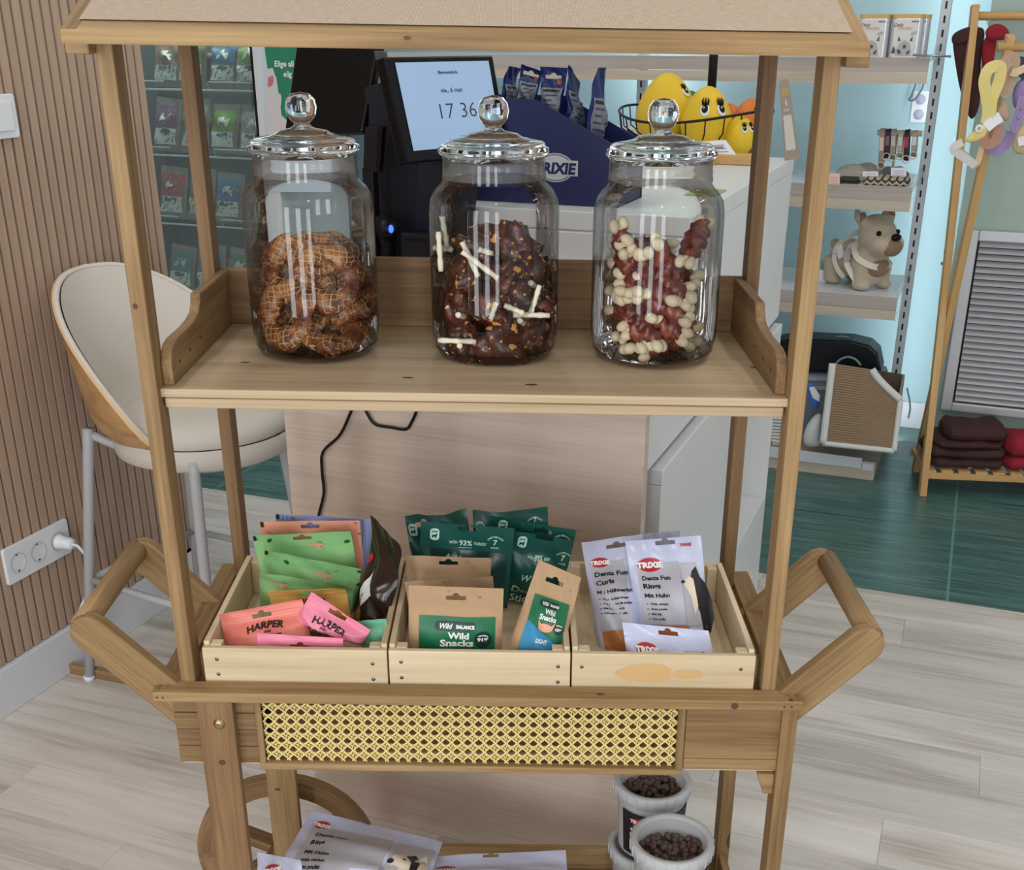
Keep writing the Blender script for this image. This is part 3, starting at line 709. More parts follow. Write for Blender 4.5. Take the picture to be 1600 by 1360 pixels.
def jar(c, label):
    t = thing('glass_jar', label, 'jar', c, 'lidded glass treat jars on the upper shelf')
    k = .93
    body = [(0, .004), (.055, .004), (.067, .007), (.0745, .016), (.0772, .03), (JR, .06), (JR, .172), (.0755, .188), (.069, .199), (.0625, .205), (.0605, .209), (.0615, .213), (.0605, .217), (.0600, .232), (.0612, .236)]
    b = B(); b.lathe(body, c, 64); obj('jar_body', b, M_glass, t)
    b = B(); b.lathe([(.060, .0005), (.0695, .004), (.0742, .013)], c, 48); obj('jar_foot', b, M_glass, t)
    b = B(); b.lathe([(.0590, .2105), (.0597, .213), (.0590, .231), (.0585, .231), (.0585, .2105)], c, 48); obj('lid_seal', b, M_seal, t)
    lid = [(0, .232), (.0575, .232), (.0585, .236), (.0625, .2365), (.0655, .240), (.0640, .2445), (.060, .246), (.0605, .2485), (.057, .2515), (.040, .2545), (.033, .2565), (.028, .260), (.014, .2625), (.0095, .2655), (.0095, .268), (.0125, .2705), (.0165, .2765), (.0182, .2845), (.0165, .2930), (.011, .2992), (0, .3015)]
    b = B(); b.lathe([(r, z * 1.0) for r, z in lid], c, 56); obj('jar_lid', b, M_lid, t)
    return t
JC = []
for (x, lab) in ((-.2005, 'glass jar with ball-knob lid holding brown ring chews, leftmost of three'), (.0202, 'glass jar with ball-knob lid holding dark chunks and white sticks, middle of three'), (.2155, 'glass jar with ball-knob lid holding meat-wrapped bones, rightmost of three')):
    c = A(x, .186, ZS + K * x); jar(c, lab); JC.append(c)
def R3(rx, ry, rz): return np.array((Matrix.Rotation(rz, 3, 'Z') @ Matrix.Rotation(ry, 3, 'Y') @ Matrix.Rotation(rx, 3, 'X')))
def place(o, P, rx, ry, rz, s=1.0):
    return Matrix.Translation(tuple(P)) @ Matrix.Rotation(rz, 4, 'Z') @ Matrix.Rotation(ry, 4, 'Y') @ Matrix.Rotation(rx, 4, 'X') @ Matrix.Scale(s, 4)
# ring chews
m, nt, bs = _nt('baked_chew'); g = attr(nt, 'grain')
vo = node(nt, 'ShaderNodeTexBrick'); wn = node(nt, 'ShaderNodeTexNoise'); setin(wn, Scale=30.0); nt.links.new(g, wn.inputs['Vector']); va = node(nt, 'ShaderNodeVectorMath', operation='MULTIPLY_ADD'); va.inputs[1].default_value = (.02, .02, .02); nt.links.new(wn.outputs['Color'], va.inputs[0]); nt.links.new(g, va.inputs[2]); nt.links.new(va.outputs[0], vo.inputs['Vector']); setin(vo, Scale=58.0); vo.offset = 0; vo.inputs['Mortar Size'].default_value = .045; vo.inputs['Row Height'].default_value = .42; vo.inputs['Brick Width'].default_value = .42; vo.inputs['Mortar Smooth'].default_value = .6
nf = noise(nt, g, 60, 4)
basec = ramp(nt, nf, [(.3, S8(64, 28, 14)), (.5, S8(120, 64, 30)), (.72, S8(186, 126, 70))])
msk = math_(nt, 'MULTIPLY', vo.outputs['Fac'], math_(nt, 'GREATER_THAN', noise(nt, g, 25, 2), .46))
c = mixc(nt, math_(nt, 'MULTIPLY', msk, .6), basec, S8(222, 190, 138)); nt.links.new(c, bs.inputs['Base Color']); setin(bs, Roughness=.35)
bump(nt, bs, math_(nt, 'ADD', nf, math_(nt, 'MULTIPLY', vo.outputs['Fac'], .6)), .6, .003); M_ring = m
def ring_mesh(R_, r_, sq):
    b = B(); q = random.Random(int(R_ * 1e5)); ph = [q.uniform(0, 6) for _ in range(4)]; n, k = 40, 14; vs = []; gs = []
    for i in range(n):
        a = 2 * PI * i / n; rr_ = r_ * (1 + .16 * math.sin(3 * a + ph[0]) + .12 * math.sin(7 * a + ph[1]))
        for j in range(k):
            p_ = 2 * PI * j / k; x = R_ * (1 + .05 * math.sin(2 * a + ph[2])) + rr_ * math.cos(p_) * 1.15
            vs.append(A(x * math.cos(a) * sq, x * math.sin(a), rr_ * math.sin(p_) * .8)); gs.append((x * math.cos(a) * sq, x * math.sin(a), rr_ * math.sin(p_)))
    fs = [(i * k + j, ((i + 1) % n) * k + j, ((i + 1) % n) * k + (j + 1) % k, i * k + (j + 1) % k) for i in range(n) for j in range(k)]
    return b.add(vs, fs, 0, True, gs)
c = JC[0]
chews = [  # x, y, z from the jar base; rotation (deg); size; label
 (-.030, -.030, .050, 68, -16, -28, 1.02, 'large ring chew standing upright against the glass, its hole showing, left jar'),
 (.020, -.014, .090, 62, 6, 8, 1.0, 'grid-marked ring chew facing front in the middle of the left jar'),
 (.022, -.028, .030, 20, 8, 0, .98, 'ring chew lying flat near the bottom at the front of the left jar'),
 (-.028, .004, .098, 66, 20, -20, .96, 'ring chew leaning at the upper left of the left jar'),
 (.040, .008, .072, 55, -18, 40, .94, 'ring chew tilted against the right-hand glass of the left jar'),
 (.012, .030, .104, 50, 0, 10, .95, None), (-.024, .034, .040, 30, 10, 50, 1.0, None), (.028, .034, .045, 40, -10, 20, 1.0, None),
 (-.034, .028, .085, 70, 0, 60, .9, None), (-.005, .02, .018, 4, 2, 0, 1.05, None), (.002, .006, .116, 34, 8, 0, .84, 'ring chew lying on top of the pile in the left jar')]
ring0 = None
for x, y, z, rx, ry, rz, s_, lab in chews:
    if ring0 is None: ring0 = obj('ring_chew', ring_mesh(.0285, .0122, 1.05), M_ring); ring0.location = (0, 0, 0); o = ring0; mesh0 = o
    else: o = ring0.copy(); COL.objects.link(o)
    o.matrix_world = place(o, c + A(x, y, z), *map(math.radians, (rx, ry, rz)), s_)
    tag(o, lab or 'ring chew buried at the back of the pile in the left jar', 'dog chew', 'ring chews in the left jar')
me = ring0.data
_zs = np.array([v.co for v in me.vertices]); me.transform(Matrix.Translation(tuple(-(_zs.max(0) + _zs.min(0)) / 2)))
# dark chunks and white sticks
m, nt, bs = _nt('dark_jerky'); g = attr(nt, 'grain'); nf = noise(nt, g, 55, 5)
msk = math_(nt, 'GREATER_THAN', noise(nt, g, 95, 1), .64)
c_ = mixc(nt, msk, ramp(nt, nf, [(.3, S8(48, 24, 18)), (.55, S8(84, 42, 30)), (.75, S8(112, 58, 40))]), S8(206, 150, 78)); nt.links.new(c_, bs.inputs['Base Color']); setin(bs, Roughness=.3); bump(nt, bs, nf, 1.0, .005); M_jerky = m
def chunk_mesh(seed, r_):
    b = B(); q = random.Random(seed); ph = [[q.uniform(-1, 1) for _ in range(3)] for _ in range(7)]; am = [q.uniform(.05, .16) for _ in range(7)]
    b.ball((0, 0, 0), 1, 18); vs = []
    for p in b.v:
        d = nrm(p); f_ = 1 + sum(a * math.sin(4.5 * (d @ A(*k)) * (1 + i * .3) + i) for i, (k, a) in enumerate(zip(ph, am))); vs.append(d * f_ * A(*r_))
    off = A(q.uniform(-3, 3), q.uniform(-3, 3), 0); b.v = vs; b.g = [v + off for v in vs]; return b
c = JC[1]; ch0 = [None, None]
ck = [(-.036, -.034, .024, 1.0), (.010, -.042, .020, 1.05), (.045, -.028, .030, .95), (-.040, -.028, .062, 1.0), (.002, -.038, .062, 1.05), (.042, -.03, .07, 1.0), (-.034, -.02, .098, 1.0), (.012, -.028, .100, .95), (.046, -.01, .102, .95), (-.02, .0, .124, .95), (.024, -.004, .132, 1.1), (-.04, .02, .05, 1.1), (.0, .02, .04, 1.2), (.04, .02, .05, 1.1), (-.03, .025, .095, 1.1), (.01, .03, .09, 1.2), (.045, .025, .09, 1.0), (.0, .03, .128, 1.0)]
for i, (x, y, z, s_) in enumerate(ck):
    k = i % 2
    if ch0[k] is None: o = ch0[k] = obj('jerky_chunk', chunk_mesh(5 + k, ((.029, .0225, .019), (.0235, .022, .0275))[k]), M_jerky); o.data.transform(Matrix.Translation(o.location)); o.data.transform(Matrix.Translation((0, 0, 0)))
    else: o = ch0[k].copy(); COL.objects.link(o)
    o.matrix_world = place(o, c + A(x, y, z), rnd.uniform(0, 3), rnd.uniform(0, 3), rnd.uniform(0, 6), s_)
    lab = {10: 'dark jerky chunk topping the pile, right of centre in the middle jar', 9: 'dark jerky chunk at the top left of the pile in the middle jar', 1: 'dark jerky chunk lying lowest at the front of the middle jar'}.get(i, 'dark brown jerky chunk with yellow flecks inside the middle jar')
    tag(o, lab, 'dog chew', 'dark jerky chunks in the middle jar')
M_stick = plain('rawhide_white', S8(222, 214, 192), .6, nz=.08, nscale=90, bmp=.2)
def stick(p0, p1, lab):
    b = B(); p0, p1 = A(*p0), A(*p1); n = 8; b.tube([p0 + (p1 - p0) * i / n for i in range(n + 1)], [.0033 * (1 + .16 * math.sin(i * 2.3 + p0[0] * 300)) for i in range(n + 1)], 8)
    tag(obj('rawhide_stick', b, M_stick), lab, 'dog chew', 'white rawhide sticks in the middle jar')
def jp(px, py, dy): return Yp(px, py, c[1] + dy)
for (a, e), lab in (
    (((691, 338, -.045), (698, 385, -.035)), 'white stick standing tallest against the left glass of the middle jar'),
    (((685, 362, -.048), (689, 424, -.05)), 'white stick standing upright at the far left of the middle jar, lower of two'),
    (((678, 387, -.03), (706, 390, -.01)), 'short white stick lying level beside the upright ones in the middle jar'),
    (((722, 378, -.066), (747, 432, -.064)), 'white stick sloping steeply down, behind the long diagonal one in the middle jar'),
    (((722, 393, -.069), (778, 435, -.068)), 'long white stick lying diagonally across the front of the middle jar'),
    (((748, 390, -.055), (768, 396, -.045)), 'stubby white stick end poking out near the top of the middle jar'),
    (((843, 446, -.058), (829, 490, -.06)), 'white stick leaning steeply at the right of the middle jar'),
    (((802, 492, -.068), (858, 493, -.055)), 'white stick lying level at the right front of the middle jar'),
    (((788, 477, -.071), (818, 490, -.07)), 'white stick sloping down to the level one in the middle jar'),
    (((775, 472, -.071), (767, 499, -.072)), 'short white stick hanging down in the middle front of the middle jar'),
    (((685, 532, -.055), (744, 534, -.068)), 'white stick lying level near the bottom left of the middle jar'),
    (((829, 442, -.062), (834, 447, -.03)), 'white stick seen end-on at the upper right of the middle jar'),
    (((812, 501, -.07), (816, 504, -.03)), 'white stick seen end-on below the level one in the middle jar'),
    (((715, 492, -.07), (726, 495, -.05)), 'white stick seen end-on at the left front of the middle jar'),
    (((718, 540, -.068), (722, 545, -.03)), 'white stick seen end-on at the bottom of the middle jar')):
    stick(jp(*a), jp(*e), lab)
# meat-wrapped bones
m, nt, bs = _nt('wrapped_meat'); g = attr(nt, 'grain'); nf = noise(nt, scaled(nt, g, (60, 60, 60)), 1, 5)
nt.links.new(ramp(nt, nf, [(.3, S8(64, 22, 16)), (.5, S8(108, 42, 30)), (.72, S8(156, 88, 62))]), bs.inputs['Base Color']); setin(bs, Roughness=.32); bump(nt, bs, nf, .6, .003); M_meat = m
M_bone = plain('bone_cream', S8(216, 200, 168), .5, nz=.05, nscale=60)
def bone():
    t = thing('wrapped_bone', '', 'dog chew', (0, 0, 0)); b = B(); n = 26; vs = []; fs = []; k = 12
    for i in range(n + 1):
        x = -.032 + .064 * i / n; e = math.sin(PI * min(max(i / n, .04), .96)) ** .5
        for j in range(k):
            a = 2 * PI * j / k; r_ = (.0128 + .0024 * math.sin(2 * (a - i * .42)) + .0014 * math.sin(3 * a + i * 1.7) + .0008 * math.sin(7 * a - i * 2.9)) * (.5 + .5 * e); vs.append(A(x, r_ * math.cos(a), r_ * math.sin(a)))
    fs = [(i * k + j, i * k + (j + 1) % k, (i + 1) * k + (j + 1) % k, (i + 1) * k + j) for i in range(n) for j in range(k)]; b.add(vs, fs, 0, True); obj('meat_wrap', b, M_meat, t)
    for s_ in (-1, 1):
        b = B(); b.tube([(s_ * .024, 0, 0), (s_ * .035, 0, 0)], .0052, 10); b.ball((s_ * .036, .0058, 0), (.0092, .0066, .0068), 12); b.ball((s_ * .036, -.0058, 0), (.0092, .0066, .0068), 12); obj('bone_end', b, M_bone, t)
    return t
bt = bone(); bt['group'] = 'meat-wrapped bones in the right jar'; c = JC[2]
# front row: one end seen at a photo point, axis direction given; others fill the pile
vis = [((944, 352), -.05, (.25, .1, -.97), 'wrapped bone standing tallest against the left glass of the right jar'),
 ((957, 381), -.055, (.75, .3, -.5), 'wrapped bone with its paired knobs at the upper left of the right jar'),
 ((967, 396), -.062, (.3, .75, -.5), 'wrapped bone pointing its knobs forward, second row at the left of the right jar'),
 ((1003, 396), -.062, (.2, .6, -.75), 'wrapped bone with knobs up at the top centre-left of the right jar'),
 ((1026, 376), -.05, (.35, .35, -.85), 'wrapped bone standing highest at the centre of the right jar'),
 ((1072, 412), -.06, (.5, .5, .35), 'wrapped bone with knobs showing at the upper right of the right jar'),
 ((937, 455), -.062, (.9, .15, -.25), 'wrapped bone lying with knobs to the left, halfway up the right jar'),
 ((978, 468), -.070, (.4, .8, .1), 'wrapped bone end-on, left of centre, halfway up the right jar'),
 ((999, 462), -.072, (-.75, .55, .2), 'wrapped bone end-on at the centre, halfway up the right jar'),
 ((1058, 473), -.067, (-.9, .2, .3), 'wrapped bone with knobs to the right, halfway up the right jar'),
 ((1080, 474), -.055, (-.7, .4, .55), 'wrapped bone with knobs at the right glass, halfway up the right jar'),
 ((1082, 502), -.058, (-.85, .25, .4), 'wrapped bone with knobs low at the right glass of the right jar'),
 ((955, 524), -.067, (.85, .3, .35), 'wrapped bone with knobs at the lower left of the right jar'),
 ((966, 551), -.066, (.85, .45, .2), 'wrapped bone with knobs at the bottom left of the right jar'),
 ((1008, 547), -.073, (-.8, .2, .55), 'wrapped bone lying diagonally, knobs down at the bottom centre of the right jar'),
 ((1033, 545), -.071, (-.75, .25, .6), 'wrapped bone with knobs at the bottom, right of centre in the right jar'),
 ((1078, 530), -.06, (-.8, .3, .4), 'wrapped bone with knobs at the bottom right of the right jar'),
 ((1000, 562), -.068, (.6, .7, .1), 'wrapped bone lying lowest at the front of the right jar')]
first = True
def setbone(P, d, lab, roll):
    global first
    d = nrm(d); s_ = nrm(np.cross(A(0, 0, 1) if abs(d[2]) < .9 else A(0, 1, 0), d)); q = np.cross(d, s_)
    s2, q2 = s_ * math.cos(roll) + q * math.sin(roll), -s_ * math.sin(roll) + q * math.cos(roll)
    Mx = Matrix(((d[0], s2[0], q2[0], P[0]), (d[1], s2[1], q2[1], P[1]), (d[2], s2[2], q2[2], P[2]), (0, 0, 0, 1)))
    if first: bt.matrix_world = Mx; bt['label'] = lab; first = False
    else: dup(bt, Mx, None, lab)
for (px, py), dy, d, lab in vis:
    P = Yp(px, py, c[1] + dy); P[2] = max(P[2], c[2] + .019); q = P - c; r_ = math.hypot(q[0], q[1])
    if r_ > .0625: P = A(c[0] + q[0] / r_ * .0625, c[1] + q[1] / r_ * .0625, P[2])
    for _k in range(30):
        d = nrm(d); far = P + d * .076 - c; r_ = math.hypot(far[0], far[1])
        if r_ < .058 and far[2] > .016: break
        d = A(d[0], d[1], d[2]) + A(-far[0], -far[1], 0) * 4 + A(0, 0, .12 if far[2] < .016 else 0)
    setbone(P + d * .038, d, lab, rnd.uniform(0, 3))
for i in range(4):
    a = PI * .02 + 2.4 * i; P = c + A(.044 * math.cos(a), .010 + .044 * math.sin(a), .018 + .108 * (i / 3)); d = A(-math.cos(a + rnd.uniform(-.7, .7)), -math.sin(a + rnd.uniform(-.7, .7)), rnd.uniform(-.1, .5))
    for _k in range(30):
        d = nrm(d); far = P + d * .076 - c
        if math.hypot(far[0], far[1]) < .06 and far[2] > .016: break
        d = A(d[0], d[1], d[2]) + A(-far[0], -far[1], 0) * 4 + A(0, 0, .12 if far[2] < .016 else 0)
    setbone(P + d * .038, d, 'wrapped bone buried in the heart of the pile in the right jar', rnd.uniform(0, 3))
for i in range(10):
    a = 2.4 * i + .5; z = .0195 + .0095 * i; setbone(c + A(.035 * math.cos(a), .035 * math.sin(a), z), (-math.sin(a), math.cos(a), rnd.uniform(-.12, .12) if z > .03 else 0), 'wrapped bone lying sideways against the glass inside the right jar', rnd.uniform(0, 3))
# crumbs on the jar bottoms
for c, mt in ((JC[0], M_ring), (JC[2], M_meat)):
    b = B()
    for i in range(60):
        a = rnd.uniform(0, 2 * PI); r_ = .068 * math.sqrt(rnd.random()); b.ball(c + A(r_ * math.cos(a), r_ * math.sin(a), .009), rnd.uniform(.0006, .0016), 5)
    o = obj('crumbs', b, mt); tag(o, 'dry crumbs on the bottom of the %s jar' % ('left' if c is JC[0] else 'right'), 'crumbs'); o['kind'] = 'stuff'

# ------------------------------------------------------------------ pine crates
ZC = ZT - .008
def crate(x0, x1, label, marks):
    y0, y1 = .004, .272; t = thing('pine_crate', label, 'crate', ((x0 + x1) / 2, .13, ZC), 'raw pine crates on the cart tray'); th = .0078
    f = lambda n, b, m=M_crate: obj(n, b, m, t, shear=True, bevel=.0012)
    b = B(); b.bb(x0, x1, y0, y0 + th, ZC, ZC + .0525); f('front_board', b)
    b = B(); b.bb(x0, x1, y1 - th, y1, ZC, ZC + .0525); f('back_board', b)
    for a, e in ((x0 + .0005, x0 + th), (x1 - th, x1 - .0005)):
        b = B(); b.bb(a, e, y0 + th + .0004, y1 - th - .0004, ZC + .003, ZC + .0575); f('side_board', b)
    b = B(); b.bb(x0 + th, x1 - th, y0 + th, y1 - th, ZC, ZC + .004); f('base_board', b)
    for a in (x0 + th + .0004, x1 - th - .0144):
        for e in (y0 + th + .0004, y1 - th - .0144):
            b = B(); b.bb(a, a + .014, e, e + .014, ZC + .004, ZC + .053); f('corner_post', b)
    fb_ = t.children[0]
    for sx, sz in marks:
        b = B(); b.lathe([(0, .0008), (.0016, .0008), (.0025, .0001), (.0025, -.0008)], (x0 + sx, y0, ZC + sz), 10, 0, (A(1, 0, 0), A(0, 0, 1), A(0, -1, 0))); obj('screw', b, M_screw, fb_, shear=True)
    return t
crate(-.3365, -.1115, 'left pine crate of three, holding green, orange and pink treat pouches', [(.017, .037), (.017, .016), (.207, .034), (.207, .012)])
crate(-.1095, .1125, 'middle pine crate of three, holding kraft and dark green pouches', [(.015, .037), (.015, .015), (.207, .034), (.207, .012)])
crR = crate(.1145, .339, 'right pine crate of three, holding pale lilac pouches, resin stain on its front', [(.012, .034), (.207, .034)])
b = B(); cx_ = .1145
blob = [(cx_ + .088 + (.032 + .004 * math.sin(2.3 * a)) * math.cos(a), ZC + .027 + .013 * math.sin(a) * (1 + .2 * math.cos(a))) for a in np.linspace(0, 2 * PI, 26)[:-1]]
put_poly(b, blob, lambda x, z: A(x, .0036, z)); put_poly(b, [(cx_ + .142 + .018 * math.cos(a), ZC + .026 + .0065 * math.sin(a)) for a in np.linspace(0, 2 * PI, 20)[:-1]], lambda x, z: A(x, .0036, z))
obj('resin_stain', b, plain('resin_stain', S8(204, 168, 114), .5), crR.children[0], shear=True)
# ------------------------------------------------------------------ pouches in the crates
def film(name, col, rough=.38, **k): return plain(name, col, rough, hole=True, **{**dict(bmp=.35, nscale=16), **k})
F_lilac = film('film_lilac_blue', S8(150, 164, 208)); F_salmon = film('film_salmon', S8(222, 152, 124)); F_green = film('film_apple_green', S8(140, 190, 126))
F_orange = film('film_orange', S8(222, 172, 92)); F_coral = film('film_coral', S8(226, 128, 112)); F_pink = film('film_pink', S8(230, 134, 158))
F_mint = film('film_mint', S8(120, 190, 156)); F_dk = film('film_dark_green', S8(26, 80, 71), .3); F_kraft = film('kraft_paper', S8(178, 146, 112), .75, nz=.05, nscale=120, bmp=.08)
F_white = film('film_pale_lilac', S8(190, 194, 218), .2); F_brown = film('film_dark_brown', S8(44, 30, 26), .18)
P_leaf = plain('print_leaf', S8(30, 84, 52), .5); P_red = plain('print_red', S8(176, 30, 44), .45); P_mint = plain('print_mint', S8(176, 214, 198), .5)
P_label = plain('print_label_green', S8(22, 104, 66), .42); P_pill = plain('print_dark_pill', S8(20, 52, 46), .45); P_blue = plain('print_blue', S8(40, 134, 178), .45)
P_pinkish = plain('print_shrimp', S8(226, 158, 132), .5, nz=.2, nscale=200); P_grey = plain('print_grey', S8(120, 120, 130), .5); P_chew = plain('print_chew', S8(176, 108, 58), .4, nz=.3, nscale=150)
P_silver = plain('print_grey_panel', S8(178, 176, 184), .38); P_lilac2 = plain('print_lilac_mark', S8(150, 150, 176), .5); P_blackd = plain('print_dog_black', S8(30, 28, 32), .5); P_cream = plain('print_cream', S8(222, 206, 186), .5)
P_dnavy = plain('print_line_blue', S8(60, 84, 150), .5); P_darkpic = plain('print_dark_photo', S8(40, 44, 42), .4)
gl_ = 'treat pouches standing in the left crate'
def leaf(x, y, s_, rot): 
    r_ = math.radians(rot); p = [(-.5, 0), (-.2, .32), (.2, .34), (.55, .0), (.2, -.22), (-.2, -.26)]
    return [(x + s_ * (a * math.cos(r_) - c_ * math.sin(r_)), y + s_ * (a * math.sin(r_) + c_ * math.cos(r_))) for a, c_ in p]
# lilac
rt, fn, w_, h_, _ = pouch('treat_pouch', 'lilac-blue pouch at the very back of the left crate, only its top edge showing', 'pouch', Q(430, 803, 580, 812, .238, .25), .012, F_lilac, gl_, .2, .08, seed=1)
b = B(); put_rect(b, .001, h_ - .008, .0055, h_ - .0005, fn, 0, 2, 2)
for x in (.010, .0155, w_ - .016, w_ - .012): put_rect(b, x, h_ - .07, x + .0008, h_ - .001, fn, 1, 1, 10)
put_poly(b, ell(.024, h_ - .0045, .003, .003, 12), fn, 2); put_text(b, 'w', fn, w_ * .72, h_ - .008, .01, 2, .02); obj('print', b, [M_ink, P_dnavy, P_grey], rt)
# salmon
rt, fn, w_, h_, _ = pouch('treat_pouch', 'salmon pouch behind the green ones at the back of the left crate', 'pouch', Q(405, 815, 562, 813.5, .215, .235), .012, F_salmon, gl_, .2, .08, hole=(.5, .93), seed=2)
b = B(); put_rect(b, .001, h_ - .009, .0055, h_ - .0005, fn, 0, 2, 2); obj('print', b, [M_ink], rt)
def animal(b, fn, x, y, s_, m=1, ml=0):
    put_poly(b, [(x + s_ * a, y + s_ * c_) for a, c_ in ((-1, .1), (-.9, .3), (-.3, .28), (.1, .45), (.4, .3), (.9, .35), (1, .15), (.4, 0), (.5, -.2), (.75, -.4), (.5, -.55), (.2, -.3), (0, 0))], fn, m)
    for k in range(5): put_rect(b, x + s_ * (.2 + .12 * k), y + s_ * (.5 + .12 * math.sin(k * 1.7)), x + s_ * (.34 + .12 * k), y + s_ * (.545 + .12 * math.sin(k * 1.7)), fn, ml, 1, 1)
# greens
for i, (a, lab, yt, ybt, lv, an, hl) in enumerate((
  ((394, 836, 548, 829), 'apple green pouch, rearmost of the three green ones, animal print by its hanger slot', .19, .215, ((.022, .010, 40), (.125, .018, 10)), (.62, .022), (.5, .93)),
  ((413.5, 858, 565, 888), 'apple green pouch, middle of the three green ones, tilted down to the right', .16, .19, ((.03, .015, -50), (.128, .006, 10), (.13, .03, 10)), (.62, .026), None),
  ((405, 893, 553, 915), 'apple green pouch, front of the three green ones, behind the orange pouch', .13, .165, ((.06, .03, 20),), (.22, .02), None))):
    rt, fn, w_, h_, _ = pouch('treat_pouch', lab, 'pouch', Q(*a, yt, ybt), .013, F_green, gl_, .2, .08, hole=hl, seed=10 + i, bend=.002)
    b = B(); put_rect(b, .001, h_ - .0085, .005, h_ - .0005, fn, 0, 2, 2) if i < 2 else None
    for x, y, r_ in lv: put_poly(b, leaf(x, h_ - y, .009, r_), fn, 1)
    animal(b, fn, w_ * an[0], h_ - an[1], .012, 2, 0); obj('print', b, [M_ink, P_leaf, P_pinkish], rt)
# orange
rt, fn, w_, h_, _ = pouch('treat_pouch', 'orange pouch between the green pouches and the pink ones', 'pouch', Q(418, 921, 540, 917.5, .105, .13), .012, F_orange, gl_, .22, .08, hole=(.5, .87), seed=20, crimp=.2, bend=.003)
b = B()
for s_, y, z in (('HARPER', .025, .010), ('AND', .032, .005), ('BONE', .043, .010)): put_text(b, s_, fn, w_ * .55, h_ - y, z, 0, .015)
put_poly(b, ell(w_ * .72, h_ - .075, .012, .010), fn, 1); obj('print', b, [M_ink, P_red], rt)
# mint card
rt, fn, w_, h_, _ = pouch('treat_pouch', 'mint green pouch low in the left crate, behind the tilted pink one', 'pouch', Q(556, 971, 603, 967, .06, .07), .006, F_mint, gl_, .2, .08, seed=22, wr=.0003)
# dark brown glossy pouch turned sideways
TLc, TRc, BLc, BRc = Yp(586, 803, .175), Yp(631, 852, .125), Yp(560, 985, .20), Yp(606, 990, .11)
rt, fn, w_, h_, _ = pouch('treat_pouch', 'glossy dark brown pouch turned edge-on at the right side of the left crate', 'pouch', (TLc, TRc, BLc, BRc), .022, F_brown, gl_, .26, .08, seed=23, wr=.003, bend=.006)
b = B(); put_poly(b, [(w_ * .32, h_ * .50), (w_ * .42, h_ * .63), (w_ * .60, h_ * .5), (w_ * .5, h_ * .32), (w_ * .34, h_ * .22)], fn, 0); put_poly(b, [(w_ * .22, h_ * .05), (w_ * .3, h_ * .30), (w_ * .42, h_ * .44), (w_ * .46, h_ * .3), (w_ * .40, h_ * .1)], fn, 1); put_poly(b, ell(w_ * .12, h_ * .66, .006, .006), fn, 2); obj('print', b, [M_inkw, P_chew, P_red, P_silver], rt)
# coral
rt, fn, w_, h_, _ = pouch('treat_pouch', 'coral pouch with black arched lettering at the front left of the left crate', 'pouch', Q(343, 960, 473, 936, .07, .045), .016, F_coral, gl_, .24, .08, hole=(.49, .83), seed=24, crimp=.24, bend=.004)
b = B()
put_text(b, 'HARPER', fn, w_ * .53, h_ - .0265, .0105, 0, .02, arc=.09, width=.047); put_text(b, 'AND', fn, w_ * .56, h_ - .032, .004, 0, .02); put_text(b, 'BONE', fn, w_ * .58, h_ - .0425, .010, 0, .02, width=.03)
put_poly(b, ell(w_ * .15, h_ - .055, .010, .008), fn, 1); obj('print', b, [M_ink, P_red], rt)
# pink tilted
tl, tr = Yp(488, 924, .062), Yp(580, 984, .045); e = nrm(tr - tl); dn_ = nrm(A(0, -.1, -1) - e * (A(0, -.1, -1) @ e)); 
rt, fn, w_, h_, _ = pouch('treat_pouch', 'pink pouch with black lettering, tilted to the right in the left crate', 'pouch', (tl, tr, tl + dn_ * .055, tr + dn_ * .028), .014, F_pink, gl_, .24, .1, hole=(.48, .80), seed=25, crimp=.26, bend=.003)
b = B(); put_text(b, 'HARPER', fn, w_ * .48, h_ * .44, .010, 0, .02, arc=.1, width=.044); put_text(b, 'AND', fn, w_ * .42, h_ * .30, .004, 0, .02); put_text(b, 'BONE', fn, w_ * .38, h_ * .08, .0095, 0, .02, width=.028); obj('print', b, [M_ink], rt)
# pink front
rt, fn, w_, h_, _ = pouch('treat_pouch', 'pink pouch before the coral one, only its ribbed header above the crate edge', 'pouch', Q(402, 989.5, 536, 998, .024, .02), .006, F_pink, gl_, .3, .08, hole=(.5, .69), seed=26, crimp=.34)

# middle crate
gm = 'treat pouches standing in the middle crate'
def badge(b, fn, x, y, m=0, mi=1):
    put_poly(b, rr(x, y, .0125, .018, .005), fn, m)
    fn2 = lambda a, c_: fn(a, c_) + (CAM_P - fn(a, c_)) * .0004
    put_poly(b, [(x + .0035 * a, y - .002 + .0035 * c_) for a, c_ in ((-1, -1), (-.9, .3), (-.3, .35), (.5, .35), (.7, 1), (1.1, .7), (.8, -.1), (.7, -1), (.4, -1), (.3, -.3), (-.5, -.3), (-.7, -1))], fn2, mi)
    put_text(b, 'DOG', fn2, x, y + .0032, .0034, mi, .03)
def dkpouch(lab, a, yt, ybt, seed, **k):
    return pouch('treat_pouch', lab, 'pouch', Q(*a, yt, ybt), .012, F_dk, gm, .24, .08, seed=seed, **k)
rt, fn, w_, h_, _ = dkpouch('dark green pouch with a curled top at the back left of the middle crate', (631, 815, 728, 801), .245, .25, 30, bend=-.012, hole=(.30, .90), wave=.008, wr=.004)
b = B(); badge(b, fn, .009, h_ - .018); obj('print', b, [P_mint, P_pill], rt)
rt, fn, w_, h_, _ = dkpouch('dark green pouch with a folded top at the very back of the middle crate', (738, 803, 856, 799), .255, .255, 31, bend=-.01, wave=.006, wr=.003)
b = B(); put_text(b, 'ONE PER DAY', fn, w_ * .82, h_ - .012, .0035, 0, .02, arc=.012); put_text(b, '7', fn, w_ * .83, h_ - .017, .010, 0, .02); badge(b, fn, .010, h_ - .022); obj('print', b, [P_mint, P_pill], rt)
